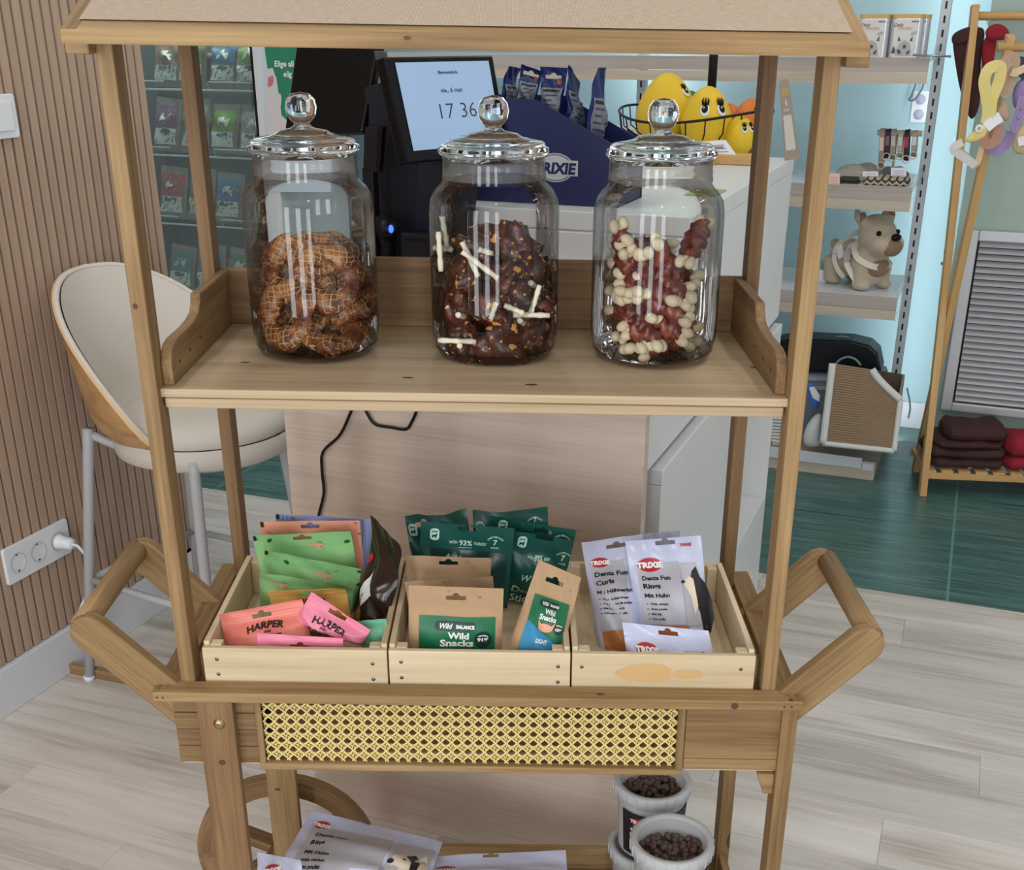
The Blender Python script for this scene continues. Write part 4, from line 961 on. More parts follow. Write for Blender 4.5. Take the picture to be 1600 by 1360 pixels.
rt, fn, w_, h_, _ = dkpouch('dark green TURKEY pouch leaning right, third from the back in the middle crate', (768, 806, 901, 829), .232, .24, 32, hole=(.62, .90))
b = B(); badge(b, fn, .018, h_ - .012); put_text(b, 'ONE PER DAY', fn, w_ * .86, h_ - .012, .0035, 0, .02, arc=.012); obj('print', b, [P_mint, P_pill], rt)
rt, fn, w_, h_, _ = dkpouch('dark green pouch lettered WITH 89% BEEF at the right of the middle crate', (803, 830, 896, 845), .208, .22, 33, hole=(.52, .97))
b = B(); badge(b, fn, .014, h_ - .014)
put_text(b, 'WITH', fn, w_ * .35, h_ - .036, .0052, 0, .01, width=w_ * .1); put_text(b, '89%', fn, w_ * .49, h_ - .037, .010, 0, .01, width=w_ * .14); put_text(b, 'BEEF', fn, w_ * .635, h_ - .036, .0052, 0, .01, width=w_ * .1); put_text(b, '7', fn, w_ - .009, h_ - .032, .011, 0, .01); put_text(b, 'STICKS', fn, w_ - .009, h_ - .038, .0032, 0, .01); put_text(b, 'ONE PER DAY', fn, w_ - .009, h_ - .022, .0032, 0, .02, arc=.011)
put_text(b, 'W', fn, .022, h_ - .068, .013, 0, 0, .3, align='l'); put_text(b, 'Dental', fn, .012, h_ - .092, .017, 0, .0, align='l'); put_text(b, 'Sticks', fn, .012, h_ - .110, .017, 0, .0, align='l')
obj('print', b, [P_mint, P_pill], rt)
rt, fn, w_, h_, _ = dkpouch('dark green pouch lettered WITH 93% TURKEY, tallest in the middle crate', (658, 815, 804, 826), .190, .2, 34, hole=(.5, .955))
b = B(); put_rect(b, w_ * .12, h_ * .30, w_ * .95, h_ * .70, fn, 2, 10, 8); badge(b, fn, .019, h_ - .017)
put_text(b, 'WITH', fn, w_ * .355, h_ - .029, .0058, 0, .01, width=w_ * .09); put_text(b, '93%', fn, w_ * .49, h_ - .031, .0105, 0, .015, width=w_ * .14); put_text(b, 'TURKEY', fn, w_ * .645, h_ - .029, .0058, 0, .01, width=w_ * .14); put_rect(b, w_ * .42, h_ - .0345, w_ * .56, h_ - .0338, fn, 0, 4, 1)
put_text(b, '7', fn, w_ - .024, h_ - .027, .011, 0, .01); put_text(b, 'STICKS', fn, w_ - .024, h_ - .0325, .0035, 0, .01); put_text(b, 'ONE PER DAY', fn, w_ - .024, h_ - .016, .0035, 0, .02, arc=.012); put_text(b, 'Wild', fn, w_ * .36, h_ - .052, .012, 0, 0, .3); put_text(b, 'TURKEY', fn, w_ * .82, h_ - .095, .005, 0, .01)
obj('print', b, [P_mint, P_pill, plain('film_green_glossy', S8(24, 60, 58), .2)], rt)
def kraft(lab, a, yt, ybt, seed, **k): return pouch('kraft_pouch', lab, 'pouch', Q(*a, yt, ybt), .014, F_kraft, gm, .26, .06, seed=seed, wr=.0008, **k)
kraft('plain kraft pouch, rearmost of the three brown ones in the middle crate', (634, 868, 767.6, 872.6), .150, .17, 40, hole=(.5, .90))
kraft('plain kraft pouch, second of the three brown ones in the middle crate', (632, 909, 770, 901), .115, .14, 41, hole=(.53, .945))
def kraft_print(rt, fn, w_, h_, top, lowblue, pct, l0, l1):
    up = lambda k: (lambda x, y: fn(x, y) + (CAM_P - fn(x, y)) * (.0004 * k))
    b = B(); put_rect(b, l0, .004, l1, h_ - top, fn, 0, 12, 14)
    cx_ = (l0 + l1) / 2; wd = l1 - l0; t0 = h_ - top; k_ = .78 if lowblue else 1
    put_poly(b, rr(cx_ - .002, t0 - .0105 * k_, wd * .54, .011 * k_, .005 * k_), up(1), 1)
    put_text(b, 'Wild', up(2), cx_ - wd * .14, t0 - .0135 * k_, .0085 * k_, 2, .01, .35, width=wd * .17); put_text(b, 'BALANCE', up(2), cx_ + wd * .11, t0 - .0127 * k_, .0055 * k_, 2, .04, width=wd * .24)
    put_text(b, 'Wild', up(1), cx_ + wd * .02, t0 - .0265 * k_, .012 * k_, 2, .02, width=wd * .28); put_text(b, 'Snacks', up(1), cx_ + wd * .0, t0 - .0365 * k_, .012 * k_, 2, .02, width=wd * .44)
    bx = l1 - wd * .155; by = t0 - (.0275 if not lowblue else .036); br_ = wd * (.115 if not lowblue else .13); put_poly(b, ell(bx, by, br_, br_ * 1.1), up(1), 1); put_text(b, pct, up(2), bx, by - .0022, .0062 * k_, 2, .04, width=br_ * 1.35)
    put_text(b, {'91%': 'TERNERA', '15%': 'PAVO'}[pct], up(2), bx, by + .0052 * k_, .0028, 2, .03, arc=.009)
    if lowblue:
        put_poly(b, [(l0, .0045), (l1, .0045), (l1, h_ * .24), (cx_, h_ * .34), (l0, h_ * .44)], up(1), 3); put_text(b, 'LIGHT', up(2), cx_, h_ * .245, .0075, 2, .02, width=wd * .3)
        y_ = h_ * .40; put_poly(b, [(cx_ + .009 * math.cos(a), y_ + .0055 * math.sin(a)) for a in np.linspace(0, 2 * PI, 14)[:-1]], up(2), 4)
        for s_ in (-1, 1): put_poly(b, [(cx_ + s_ * .006, y_ + .003), (cx_ + s_ * .011, y_ + .010), (cx_ + s_ * .009, y_ + .001)], up(2), 4)
    obj('label_print', b, [P_label, P_pill, M_inkw, P_blue, P_pinkish], rt)
rt, fn, w_, h_, _ = kraft('kraft pouch with green label marked 91%, front left of the middle crate', (638.5, 915, 787, 920), .05, .05, 42, hole=(.5, .855))
kraft_print(rt, fn, w_, h_, .0385, False, '91%', w_ * .115, w_ * .925)
tl, tr, bl, br = Yp(842, 875, .10), Yp(908, 903, .095), Yp(786, 1035, .035), Yp(872, 1052, .03)
rt, fn, w_, h_, _ = pouch('kraft_pouch', 'kraft pouch with green and blue label, tilted at the right of the middle crate', 'pouch', (tl, tr, bl + A(0, 0, .0), br), .014, F_kraft, gm, .26, .06, seed=43, wr=.0008, hole=(.47, .86))
kraft_print(rt, fn, w_, h_, .040, True, '15%', w_ * .15, w_ * .90)

# right crate
gr_ = 'pale lilac pouches standing in the right crate'
def logo(b, fn, x, y, s_, k=0, rot=0):
    """red oval emblem with the white brand lettering"""
    up = lambda a, c_: fn(a, c_) + (CAM_P - fn(a, c_)) * .0004
    put_poly(b, ell(x, y, s_ * .95, s_ * .56, 24, rot), fn, 0); put_text(b, 'TRiXiE', up, x, y - s_ * .22, s_ * .62, 1, .035, 0, rot=rot, width=s_ * 2.05)
def husky(b, fn, x, y, s_, m=0, mw=1):
    put_poly(b, [(x + s_ * a, y + s_ * c_) for a, c_ in ((.1, .95), (.25, 1.1), (.35, .75), (.55, .5), (.7, 0), (.75, -.6), (.6, -1.1), (.35, -1.1), (.25, -.4), (.0, .2), (.0, .6))], fn, m)
    up = lambda a, c_: fn(a, c_) + (CAM_P - fn(a, c_)) * .0003
    put_poly(b, [(x + s_ * a, y + s_ * c_) for a, c_ in ((-.25, .6), (.0, .8), (.12, .7), (.15, .3), (.2, -.2), (.05, -.5), (-.02, .1))], up, mw); put_poly(b, ell(x - s_ * .22, y + s_ * .62, s_ * .07, s_ * .05, 10), lambda a, c_: up(a, c_) + (CAM_P - up(a, c_)) * .0002, m)
def trprint(rt, fn, w_, h_, lines, lx, top, logo_s=.0115, dog=True, win=.30, panel=True, ltop=None, dx=0, small=True, skew=0):
    b = B(); up = lambda a, c_: fn(a, c_) + (CAM_P - fn(a, c_)) * .0004
    mats = [P_red, M_inkw, M_ink, P_silver, P_chew, P_blackd, P_cream, P_grey, F_white]
    if panel: put_rect(b, w_ * .10, h_ * win, w_ * .66, h_ - top - .002, fn, 3, 10, 12)
    if win: put_rect(b, w_ * .12, h_ * .06, w_ * .70, h_ * win - .001, fn, 4, 10, 8)
    logo(b, up, lx + logo_s, (h_ - top) - .004, logo_s)
    y = h_ - top - .024
    for s_, z, wd in lines:
        put_text(b, s_, up, lx + .004, y, z, 2, .02, align='l', width=wd); y -= z * 1.25 + .0012
    if small:
        for s_ in small if isinstance(small, tuple) else ():
            put_poly(b, ell(lx + .006, y + .0012, .0016, .0012, 8), up, 7); put_text(b, s_, up, lx + .0095, y, .0042, 2, .015, align='l'); y -= .0066
    if dog:
        put_rect(b, w_ * .68, h_ * win - .002, w_ * .90, h_ - top - .004, fn, 3, 6, 12); husky(b, up, w_ * .78, h_ * .52, h_ * .23, 5, 6)
    obj('print', b, mats, rt)
rt, fn, w_, h_, _ = pouch('lilac_pouch', 'pale pouch furthest back in the right crate, only a corner of its header visible', 'pouch', Q(1005, 835, 1062, 829, .25, .255), .008, F_white, gr_, .22, .08, seed=50)
rt, fn, w_, h_, _ = pouch('lilac_pouch', 'pale lilac pouch with black lettering, leaning at the left of the right crate', 'pouch', (Yp(908, 846, .20), Yp(1004, 832, .20), Yp(940, 1040, .10), Yp(1015, 1046, .10)), .026, F_white, gr_, .2, .05, hole=(.56, .93), seed=51, wr=.0022, bend=-.01)
trprint(rt, fn, w_, h_, (('Denta Fun', .0092, .042), ('Curls', .0095, .024), ('Mit Hühnerbrust', .0068, .056)), .006, .030, .0125, False, .26, True, small=('With chicken breast', 'A la poitrine de poulet', 'Met kippenborst', 'Con petto di pollo'))
rt, fn, w_, h_, _ = pouch('lilac_pouch', 'pale lilac pouch with a standing husky picture, upright in the right crate', 'pouch', (Yp(977, 846, .165), Yp(1096, 837, .165), Yp(1005, 1040, .10), Yp(1112, 1044, .10)), .026, F_white, gr_, .17, .05, hole=(.52, .965), seed=52, wr=.002, bend=-.006)
trprint(rt, fn, w_, h_, (('Denta Fun', .0075, .036), ('Rings', .0085, .022), ('Mit Huhn', .0072, .032)), .010, .030, .0165, True, .34, True, small=('With chicken', 'Avec poulet', 'Met kip', 'Con pollo'))
b = B(); put_poly(b, ell(w_ * .78, h_ - .010, .010, .0048), fn, 0); put_text(b, 'TRiXiE', lambda a, c_: fn(a, c_) + (CAM_P - fn(a, c_)) * .0004, w_ * .78, h_ - .012, .005, 1, .03, width=.015); obj('print', b, [F_white, P_red], rt)
rt, fn, w_, h_, _ = pouch('lilac_pouch', 'pale lilac pouch at the front of the right crate, sunk behind its board', 'pouch', (Yp(972, 973, .05), Yp(1107, 986, .05), Yp(985, 1060, .03), Yp(1124, 1066, .03)), .016, F_white, gr_, .26, .1, hole=(.52, .88), seed=53)
trprint(rt, fn, w_, h_, (('Denta Fun', .009, .046),), .012, .026, .0145, False, 0, False, small=None)
b = B(); put_rect(b, w_ * .66, .003, w_ * .95, h_ - .028, fn, 2, 6, 5); up = lambda a, c_: fn(a, c_) + (CAM_P - fn(a, c_)) * .0004
put_poly(b, [(w_ * .80, .012), (w_ * .78, .028), (w_ * .83, .040), (w_ * .90, .034), (w_ * .93, .015)], up, 1); put_poly(b, [(w_ * .84, .018), (w_ * .82, .036), (w_ * .87, .042), (w_ * .92, .038), (w_ * .88, .02)], lambda a, c_: up(a, c_) + (CAM_P - up(a, c_)) * .0003, 0); put_poly(b, ell(w_ * .775, .019, .003, .0024, 10), lambda a, c_: up(a, c_) + (CAM_P - up(a, c_)) * .0003, 0); obj('picture_print', b, [P_blackd, P_cream, P_silver], rt)

# ------------------------------------------------------------------ pouches and tubs on the lower shelf
gl2 = 'lilac pouches on the lower shelf'
zf = .158
tl, tr = Yp(487, 1267, .24), Yp(692, 1316, .22); bl, br = Yp(425, 1372, .12), Yp(664, 1392, .10)
rt, fn, w_, h_, _ = pouch('lilac_pouch', 'large lilac pouch with husky head picture leaning at the left of the lower shelf', 'pouch', (tl, tr, bl, br), .02, F_white, gl2, .22, .05, hole=(.6, .88), seed=60)
b = B(); up = lambda a, c_: fn(a, c_) + (CAM_P - fn(a, c_)) * .0004; up2 = lambda a, c_: fn(a, c_) + (CAM_P - fn(a, c_)) * .0007
put_rect(b, w_ * .08, h_ * .0, w_ * .66, h_ * .80, fn, 3, 10, 10); put_rect(b, w_ * .69, h_ * .0, w_ * .97, h_ * .78, fn, 3, 8, 8)
logo(b, up, w_ * .13, h_ * .82, .014); 
for s_, y, z in (('Denta Fun', .60, .012), ('Ring', .46, .012), ('Mit Huhn', .30, .0095), ('With chicken', .19, .0065), ('Avec poulet', .11, .0065), ('Met kip', .03, .0065)): put_text(b, s_, up, w_ * .13, h_ * y, z, 2, .02, align='l')
put_poly(b, [(w_ * x, h_ * y) for x, y in ((.70, .28), (.72, .42), (.80, .50), (.88, .46), (.93, .58), (.97, .40), (.96, .02), (.80, .02), (.73, .1))], up, 6); put_poly(b, [(w_ * x, h_ * y) for x, y in ((.80, .48), (.86, .55), (.91, .42), (.90, .10), (.86, .10), (.85, .36))], up2, 5); put_poly(b, ell(w_ * .712, h_ * .33, .005, .004, 12), up2, 5); put_poly(b, ell(w_ * .80, h_ * .38, .0028, .0022, 10), up2, 5); put_poly(b, [(w_ * .72, h_ * .2), (w_ * .80, h_ * .16), (w_ * .79, h_ * .06), (w_ * .73, h_ * .1)], up2, 4)
obj('print', b, [P_red, M_inkw, M_ink, P_silver, P_chew, P_blackd, P_cream], rt)
rt, fn, w_, h_, _ = pouch('lilac_pouch', 'lilac pouch mostly hidden at the far left front of the lower shelf', 'pouch', (Yp(402, 1332, .08), Yp(470, 1345, .06), Yp(402, 1420, .03), Yp(480, 1425, .03)), .008, F_white, gl2, .25, .1, seed=61)
b = B(); logo(b, fn, w_ * .36, h_ * .72, .014, rot=18); obj('print', b, [P_red, M_inkw], rt)
rt, fn, w_, h_, _ = pouch('lilac_pouch', 'lilac pouch lying mid lower shelf, red emblem at its left end', 'pouch', (Yp(676, 1338, .2), Yp(884, 1329, .2), Yp(660, 1420, .10), Yp(890, 1420, .10)), .016, F_white, gl2, .2, .1, hole=(.44, .95), seed=62)
b = B(); logo(b, fn, w_ * .12, h_ * .66, .02); put_rect(b, w_ * .5, 0, w_ * .93, h_ * .6, fn, 2, 6, 5); put_rect(b, w_ * .26, .0, w_ * .44, h_ * .68, fn, 2, 4, 4); obj('print', b, [P_red, M_inkw, P_silver], rt)
M_tub = plain('tub_translucent', S8(214, 216, 218), .35, trans=.35, ior=1.1); M_kib = plain('kibble', S8(92, 74, 66), .7, nz=.25, nscale=120)
M_tublab = plain('tub_label_black', S8(28, 28, 30), .45)
def tub(c, label, kind, lid=True):
    t = thing('treat_tub', label, 'tub', c, 'treat tubs stacked on the lower shelf')
    r0, r1, h_ = .047, .052, .118
    b = B(); b.lathe([(0, 0), (r0, 0), (r0 + .001, .003), (r1 - .0005, .088), (r1 + .001, .09), (r1 + .001, .112), (r1 - .0015, .112), (r0 - .001, .004), (0, .003)], c, 40); obj('tub_body', b, M_tub, t)
    b = B(); b.lathe([(r1 + .0012, .096), (r1 + .0052, .097), (r1 + .0062, .115), (r1 + .003, h_), (r1 - .003, h_ - .001), (r1 - .004, h_ - .005)], c, 40)
    for i in range(24):
        a = 2 * PI * i / 24; d = A(math.cos(a), math.sin(a), 0); b.bar(c + d * (r1 + .0058) + A(0, 0, .098), c + d * (r1 + .0066) + A(0, 0, .115), .0012, .0012, d)
    obj('rim_ring', b, M_tub, t)
    fr_ = lambda x, y: c + A(math.sin(x / .05) * (r0 + .0012 + (r1 - r0) * y / .088 + .0003), -math.cos(x / .05) * (r0 + .0012 + (r1 - r0) * y / .088 + .0003), y)
    up = lambda x, y: c + (fr_(x, y) - c) * A(1.008, 1.008, 1)
    b = B(); b.grid(lambda s_, q_: fr_(-.052 + .150 * s_, .006 + .078 * q_), 30, 4, 0); logo(b, up, -.024, .07, .0125)
    for k, s_ in enumerate(('Premio', 'Balls', 'Mini')): put_text(b, s_, up, -.036, .052 - .009 * k, .0065, 1, .03, align='l')
    b2 = B(); b2.v, b2.f, b2.sm, b2.g, b2.h = b.v, b.f, b.sm, b.g, b.h; b2.m = b.m
    # label uses slot 2 for its black ground
    n_ = 30 * 4; b2.m = [2] * n_ + b.m[n_:]; obj('label', b2, [P_red, M_inkw, M_tublab], t)
    if kind:
        b = B(); q = random.Random(kind)
        b.lathe([(0, h_ - .032), (r1 - .006, h_ - .034)], c, 24)
        for i in range(190):
            rr_ = (r1 - .009) * math.sqrt(q.random()); a = q.uniform(0, 2 * PI); b.ball(c + A(rr_ * math.cos(a), rr_ * math.sin(a), h_ - .028 + q.uniform(-.004, .006) - .010 * (rr_ / r1) * (a > 3)), q.uniform(.0042, .0055), 8)
        o = obj('kibble', b, M_kib, t); o['kind'] = 'stuff'
    return t
zt0 = .158 + K * .26
t1 = A(.247, .215, zt0); t2 = A(.263, .075, zt0)
tub(t1, 'lower tub of the rear stack on the lower shelf, mostly hidden', 0); tub(t2, 'lower tub of the front stack, beneath the tub of round treats', 0)
tub(t1 + A(.004, .0, .1185), 'black-labelled tub of brown kibble on top of the rear stack', 3)
tub(t2 + A(.0, .0, .1185), 'tub of round brown treats on top of the front stack, nearest the viewer', 4)
# ------------------------------------------------------------------ reception counter
t = thing('reception_counter', 'white reception counter with pale oak end panel behind the market cart', 'counter', fr(1.0, -.25, 0))
g_ = lambda n, b, m=M_white, bev=.0015: obj(n, b, m, t, bevel=bev)
b = B(); b.ub(.495, .520, -.578, .062, .0, 1.0); b.g = [(uvz(p)[1], p[2], 0) for p in b.v]; g_('end_panel', b, M_panel)
b = B(); b.ub(.522, 1.655, -.53, .062, .788, .985); g_('upper_cabinet', b)
b = B(); b.ub(.522, 1.66, -.52, .052, .772, .79); g_('shadow_gap', b, plain('gap_grey', S8(120, 120, 122), .7))
v0 = .072
b = B(); b.ub(.575, 1.17, -.52, v0, .0, .745); g_('lower_cabinet', b)
b = B(); b.ub(.575, 1.655, -.52, v0 + .001, .7455, .772); g_('cabinet_top', b)
b = B(); b.ub(1.17, 1.655, -.52, -.13, .0, .745); g_('lower_cabinet', b)
b = B(); b.ub(1.64, 1.655, -.13, v0, .0, .745); g_('end_board', b); b = B(); b.ub(1.17, 1.64, -.13, v0, .0, .33); g_('niche_floor', b)
b = B(); b.ub(.70, 1.66, -.36, .0622, .985, 1.118); g_('raised_body', b)
b = B(); b.ub(.697, 1.662, -.362, .0635, 1.1185, 1.148); g_('counter_top', b)
b = B(); b.ub(1.664, 2.05, -.80, -.12, .0, 1.1475); g_('side_return', b)
b = B(); b.ub(.692, .70, -.30, .058, 1.06, 1.116); g_('drawer_front', b)
b = B(); b.ub(.692, .70, -.30, .058, .99, 1.057); g_('drawer_front', b)
b = B(); b.ub(.52, .697, -.57, .055, .985, 1.0); g_('desk_top', b)
# cables on the oak panel
def cable(pts, r, label, n=8):
    b = B(); b.tube(smooth([PU(x, y, .492 - o) for x, y, o in pts], 6), r, n); tag(obj('cable', b, M_black), label, 'cable')
cable([(566, 600, .01), (549, 642, .006), (531, 680, .004), (505, 706, .004), (503, 735, .004), (506, 770, .004), (498, 806, .004), (494, 840, .004)], .0026, 'black cable hanging straight down the oak counter panel')
cable([(560, 615, .01), (573, 645, .006), (586, 663, .004), (610, 668, .004), (634, 671, .004), (643, 660, .004), (651, 640, .006), (655, 605, .01)], .0026, 'black cable hanging in a loop on the oak counter panel')
b = B(); b.tube(smooth([PU(x, y, .50) for x, y in ((466, 634), (456, 642), (452, 655), (456, 668), (462, 676))], 5), .0042, 8); tag(obj('cable', b, M_black), 'thick black cable curling round the left edge of the oak counter panel', 'cable')

# ------------------------------------------------------------------ till on the counter
zt_ = 1.0
base = Zp(590, 420, 1.0)
t = thing('cash_register', 'black double-screen till, its staff screen seen from the back, on the counter', 'till', fr(.62, -.42, 1.0))
# staff screen, seen from behind: corners measured on a leaning plane
u0 = .64
a_, b_, c_, d_ = PU(466, 40, u0 + .05), PU(600, 40, u0 + .05), PU(568, 207, u0), PU(442, 214, u0)
n_ = nrm(np.cross(b_ - a_, d_ - a_)); n_ = n_ if n_ @ U > 0 else -n_
b = B(); o_ = d_; ex = nrm(c_ - d_); ey = nrm(a_ - d_ - ex * ((a_ - d_) @ ex)); 
loc = lambda P: ((P - o_) @ ex, (P - o_) @ ey)
b.prism([loc(p) for p in (d_, c_, b_, a_)], o_, ex, ey, n_ * .022); obj('staff_screen', b, M_blackg, t, bevel=.006, seg=3)
# body of the stand
pts = [(568, 137), (600, 127), (628, 172), (680, 260), (690, 425), (566, 425)]
b = B(); P_ = [PU(x, y, .655) for x, y in pts]; o2 = P_[-1]; b.prism([((p - o2) @ V, p[2] - o2[2]) for p in P_], o2, V, UP, U * .035); obj('stand', b, M_dark, t, bevel=.004)
b = B(); P_ = [PU(x, y, .64) for x, y in ((583, 80), (600, 80), (622, 175), (604, 160))]; o2 = P_[-1]; b.prism([((p - o2) @ V, p[2] - o2[2]) for p in P_], o2, V, UP, U * .01); obj('hinge_arm', b, plain('hinge_grey', S8(74, 74, 78), .5), t, bevel=.002)
# customer display
ea = nrm(A(.66, .75, 0)); nf_ = A(.75, -.66, 0); bt_ = math.radians(13); eu = nrm(UP * math.cos(bt_) - nf_ * math.sin(bt_)); er = ea
TLs = PU(617, 98, .55)
# width and height from the opposite corners on the tilted plane
nn = np.cross(er, eu); TRs = PL(763, 95, TLs, nn); BLs = PL(646, 236, TLs, nn); BRs = PL(785, 223, TLs, nn)
nn = nn if nn @ (CAM_P - TLs) > 0 else -nn
t2_ = thing('customer_display', 'black customer screen showing the time 17 36, turned to the shop', 'screen', fr(.70, -.36, 1.0))
def sq(x, y): return TLs * (1 - x) * y + TRs * x * y + BLs * (1 - x) * (1 - y) + BRs * x * (1 - y)
b = B(); q_ = [sq(-.09, -.13), sq(1.07, -.13), sq(1.07, 1.07), sq(-.09, 1.07)]
b.add([p - nn * .001 for p in q_] + [p - nn * .022 for p in q_], [(0, 1, 2, 3), (7, 6, 5, 4), (0, 4, 5, 1), (1, 5, 6, 2), (2, 6, 7, 3), (3, 7, 4, 0)]); obj('bezel', b, M_blackg, t2_, bevel=.003)
b = B(); b.grid(lambda s_, q: sq(s_, q) + nn * .0004, 2, 2); obj('lit_screen', b, plain('screen_lit', S8(134, 158, 186), .3, emit=.5), t2_)
b = B(); W_ = np.linalg.norm(TRs - TLs); H_ = np.linalg.norm(TLs - BLs); fs_ = lambda x, y: sq(x / W_, y / H_) + nn * .0009
put_text(b, 'Bienvenido/a', fs_, W_ * .52, H_ * .86, H_ * .052, 0, .01, width=W_ * .21); put_text(b, 'vie., 6 mar.', fs_, W_ * .53, H_ * .645, H_ * .075, 0, 0, width=W_ * .25); put_text(b, '17 36', fs_, W_ * .56, H_ * .34, H_ * .26, 0, -.012, width=W_ * .40)
put_poly(b, ell(W_ * .545, H_ * .085, W_ * .008, W_ * .011, 8), fs_, 0); put_text(b, 'Bipserse', fs_, W_ * .62, H_ * .07, H_ * .035, 0, .02, width=W_ * .11) if False else put_rect(b, W_ * .56, H_ * .075, W_ * .66, H_ * .09, fs_, 0, 2, 1)
put_rect(b, W_ * .53, H_ * .12, W_ * .64, H_ * .126, fs_, 0, 2, 1); obj('screen_text', b, plain('screen_ink', S8(44, 58, 84), .5), t2_)
b = B(); p0 = sq(.5, -.1) - nn * .03; b.bar(p0, A(p0[0], p0[1], 1.0) - nn * .03, .10, .03, V); obj('foot', b, M_dark, t2_, bevel=.004)
# scanner, printer box, docked handset on the counter
b = B(); P_ = [PU(x, y, .60) for x, y in ((569, 198), (595, 198), (590, 270), (566, 270))]; o2 = P_[-1]; b.prism([((p - o2) @ V, p[2] - o2[2]) for p in P_], o2, V, UP, U * .02); t3_ = thing('card_reader', 'narrow black card reader standing upright beside the till', 'card reader', fr(.6, -.45, 1.0)); obj('reader_body', b, M_black, t3_, bevel=.003)
b = B(); P_ = [PU(x, y, .59) for x, y in ((591, 198), (598, 199), (593, 268), (587, 270))]; o2 = P_[-1]; b.prism([((p - o2) @ V, p[2] - o2[2]) for p in P_], o2, V, UP, U * .012); obj('swipe_slot', b, M_blackg, t3_)
b = B(); q0 = PU(578, 262, .61); b.bar(q0, A(q0[0], q0[1], 1.0), .02, .02, V); obj('reader_stem', b, M_black, t3_, bevel=.002)
t3_ = thing('receipt_printer', 'low black receipt printer behind the jars on the counter', 'printer', fr(.62, -.33, 1.0)); q0 = PU(624, 363, .6); q1 = PU(690, 362, .6)
b = B(); b.ub(.6, .68, uvz(q0)[1], uvz(q1)[1], 1.0, q0[2]); obj('printer_body', b, M_black, t3_, bevel=.004); b = B(); b.ub(.598, .6, uvz(q0)[1] + .008, uvz(q1)[1] - .03, q0[2] - .012, q0[2] - .009); obj('paper_slot', b, M_blackg, t3_)
t3_ = thing('scanner_dock', 'black scanner in its dock with a blue glowing light', 'scanner', fr(.60, -.40, 1.0)); q0 = PU(607, 385, .60); v_ = uvz(q0)[1]
b = B(); b.lathe([(0, .0), (.034, .0), (.036, .01), (.03, .045), (.024, .055), (0, .057)], fr(.615, v_, 1.0), 20); obj('dock', b, M_blackg, t3_)
b = B(); b.tube([fr(.615, v_ - .012, 1.05), fr(.62, v_ - .014, 1.09), fr(.61, v_ - .008, 1.115), fr(.595, v_ - .004, 1.125)], [.016, .014, .018, .02], 12); obj('scanner_body', b, M_black, t3_)
q0 = PU(611, 358, .585); b = B(); b.ball(q0, (.0042, .0042, .0065), 10); obj('light', b, plain('led_blue', S8(30, 60, 255), .3, emit=6), t3_)
b = B(); b.tube(smooth([fr(.60, v_ - .03, 1.06), fr(.59, v_ - .02, 1.072), fr(.588, v_ + .012, 1.07), fr(.6, v_ + .03, 1.055)], 5), .0022, 6); obj('cable', b, M_blackg, t3_)

# ------------------------------------------------------------------ blue display box with pouches
ub_ = .755; M_navy = plain('display_navy', S8(13, 24, 76), .45)
t = thing('display_box', 'navy blue cardboard display box with white brand emblem on the counter', 'display box', fr(ub_, -.2, 1.148))
side = [PU(x, y, ub_) for x, y in ((740, 153), (838, 156), (968, 232), (966, 326), (740, 320))]; o2 = side[4]; o2 = A(o2[0], o2[1], 1.1485)
pl_ = [((p - o2) @ V, max(0, p[2] - o2[2])) for p in side]; pl_[3] = (pl_[3][0], 0); pl_[4] = (0, 0)
b = B(); b.prism(pl_, o2, V, UP, U * .003); obj('side_panel', b, M_navy, t)
b = B(); b.prism(pl_, o2 + U * .135, V, UP, U * .003); obj('side_panel', b, M_navy, t)
x_ = pl_[2][0]; b = B(); b.box(o2 + V * (x_ - .0015) + U * .069 + UP * pl_[2][1] / 2, .003, .132, pl_[2][1], (V, U, UP)); obj('front_panel', b, M_navy, t)
b = B(); b.box(o2 + V * (pl_[0][0] + .0015) + U * .069 + UP * pl_[0][1] / 2, .003, .132, pl_[0][1], (V, U, UP)); obj('back_panel', b, M_navy, t)
b = B(); b.box(o2 + V * x_ / 2 + U * .069 + UP * .0015, x_, .134, .003, (V, U, UP)); obj('base', b, M_navy, t)
c0 = PU(868, 262, ub_); cx_, cy_ = (c0 - o2) @ V, c0[2] - o2[2]; fb2 = lambda k: (lambda x, y: o2 + V * x + UP * y - U * (.0006 + .0004 * k)); sc_ = .036
b = B(); put_poly(b, ell(cx_, cy_, sc_ * .90, sc_ * .64, 28), fb2(0), 0); put_poly(b, ell(cx_, cy_, sc_ * .84, sc_ * .585, 28), fb2(1), 1); put_poly(b, ell(cx_, cy_, sc_ * .80, sc_ * .55, 28), fb2(2), 0)
put_rect(b, cx_ - sc_ * 1.12, cy_ - sc_ * .34, cx_ + sc_ * 1.1, cy_ + sc_ * .34, fb2(3), 0, 2, 2); put_text(b, 'TRIXIE', fb2(4), cx_, cy_ - sc_ * .25, sc_ * .66, 1, .03, .12, width=sc_ * 2.05); obj('emblem', b, [plain('emblem_grey', S8(182, 186, 190), .5), M_navy], t)
M_foil = plain('foil_navy', S8(26, 38, 96), .28); M_foilg = plain('foil_grey', S8(120, 124, 134), .35); F_foil = film('film_navy', S8(26, 40, 98), .28)
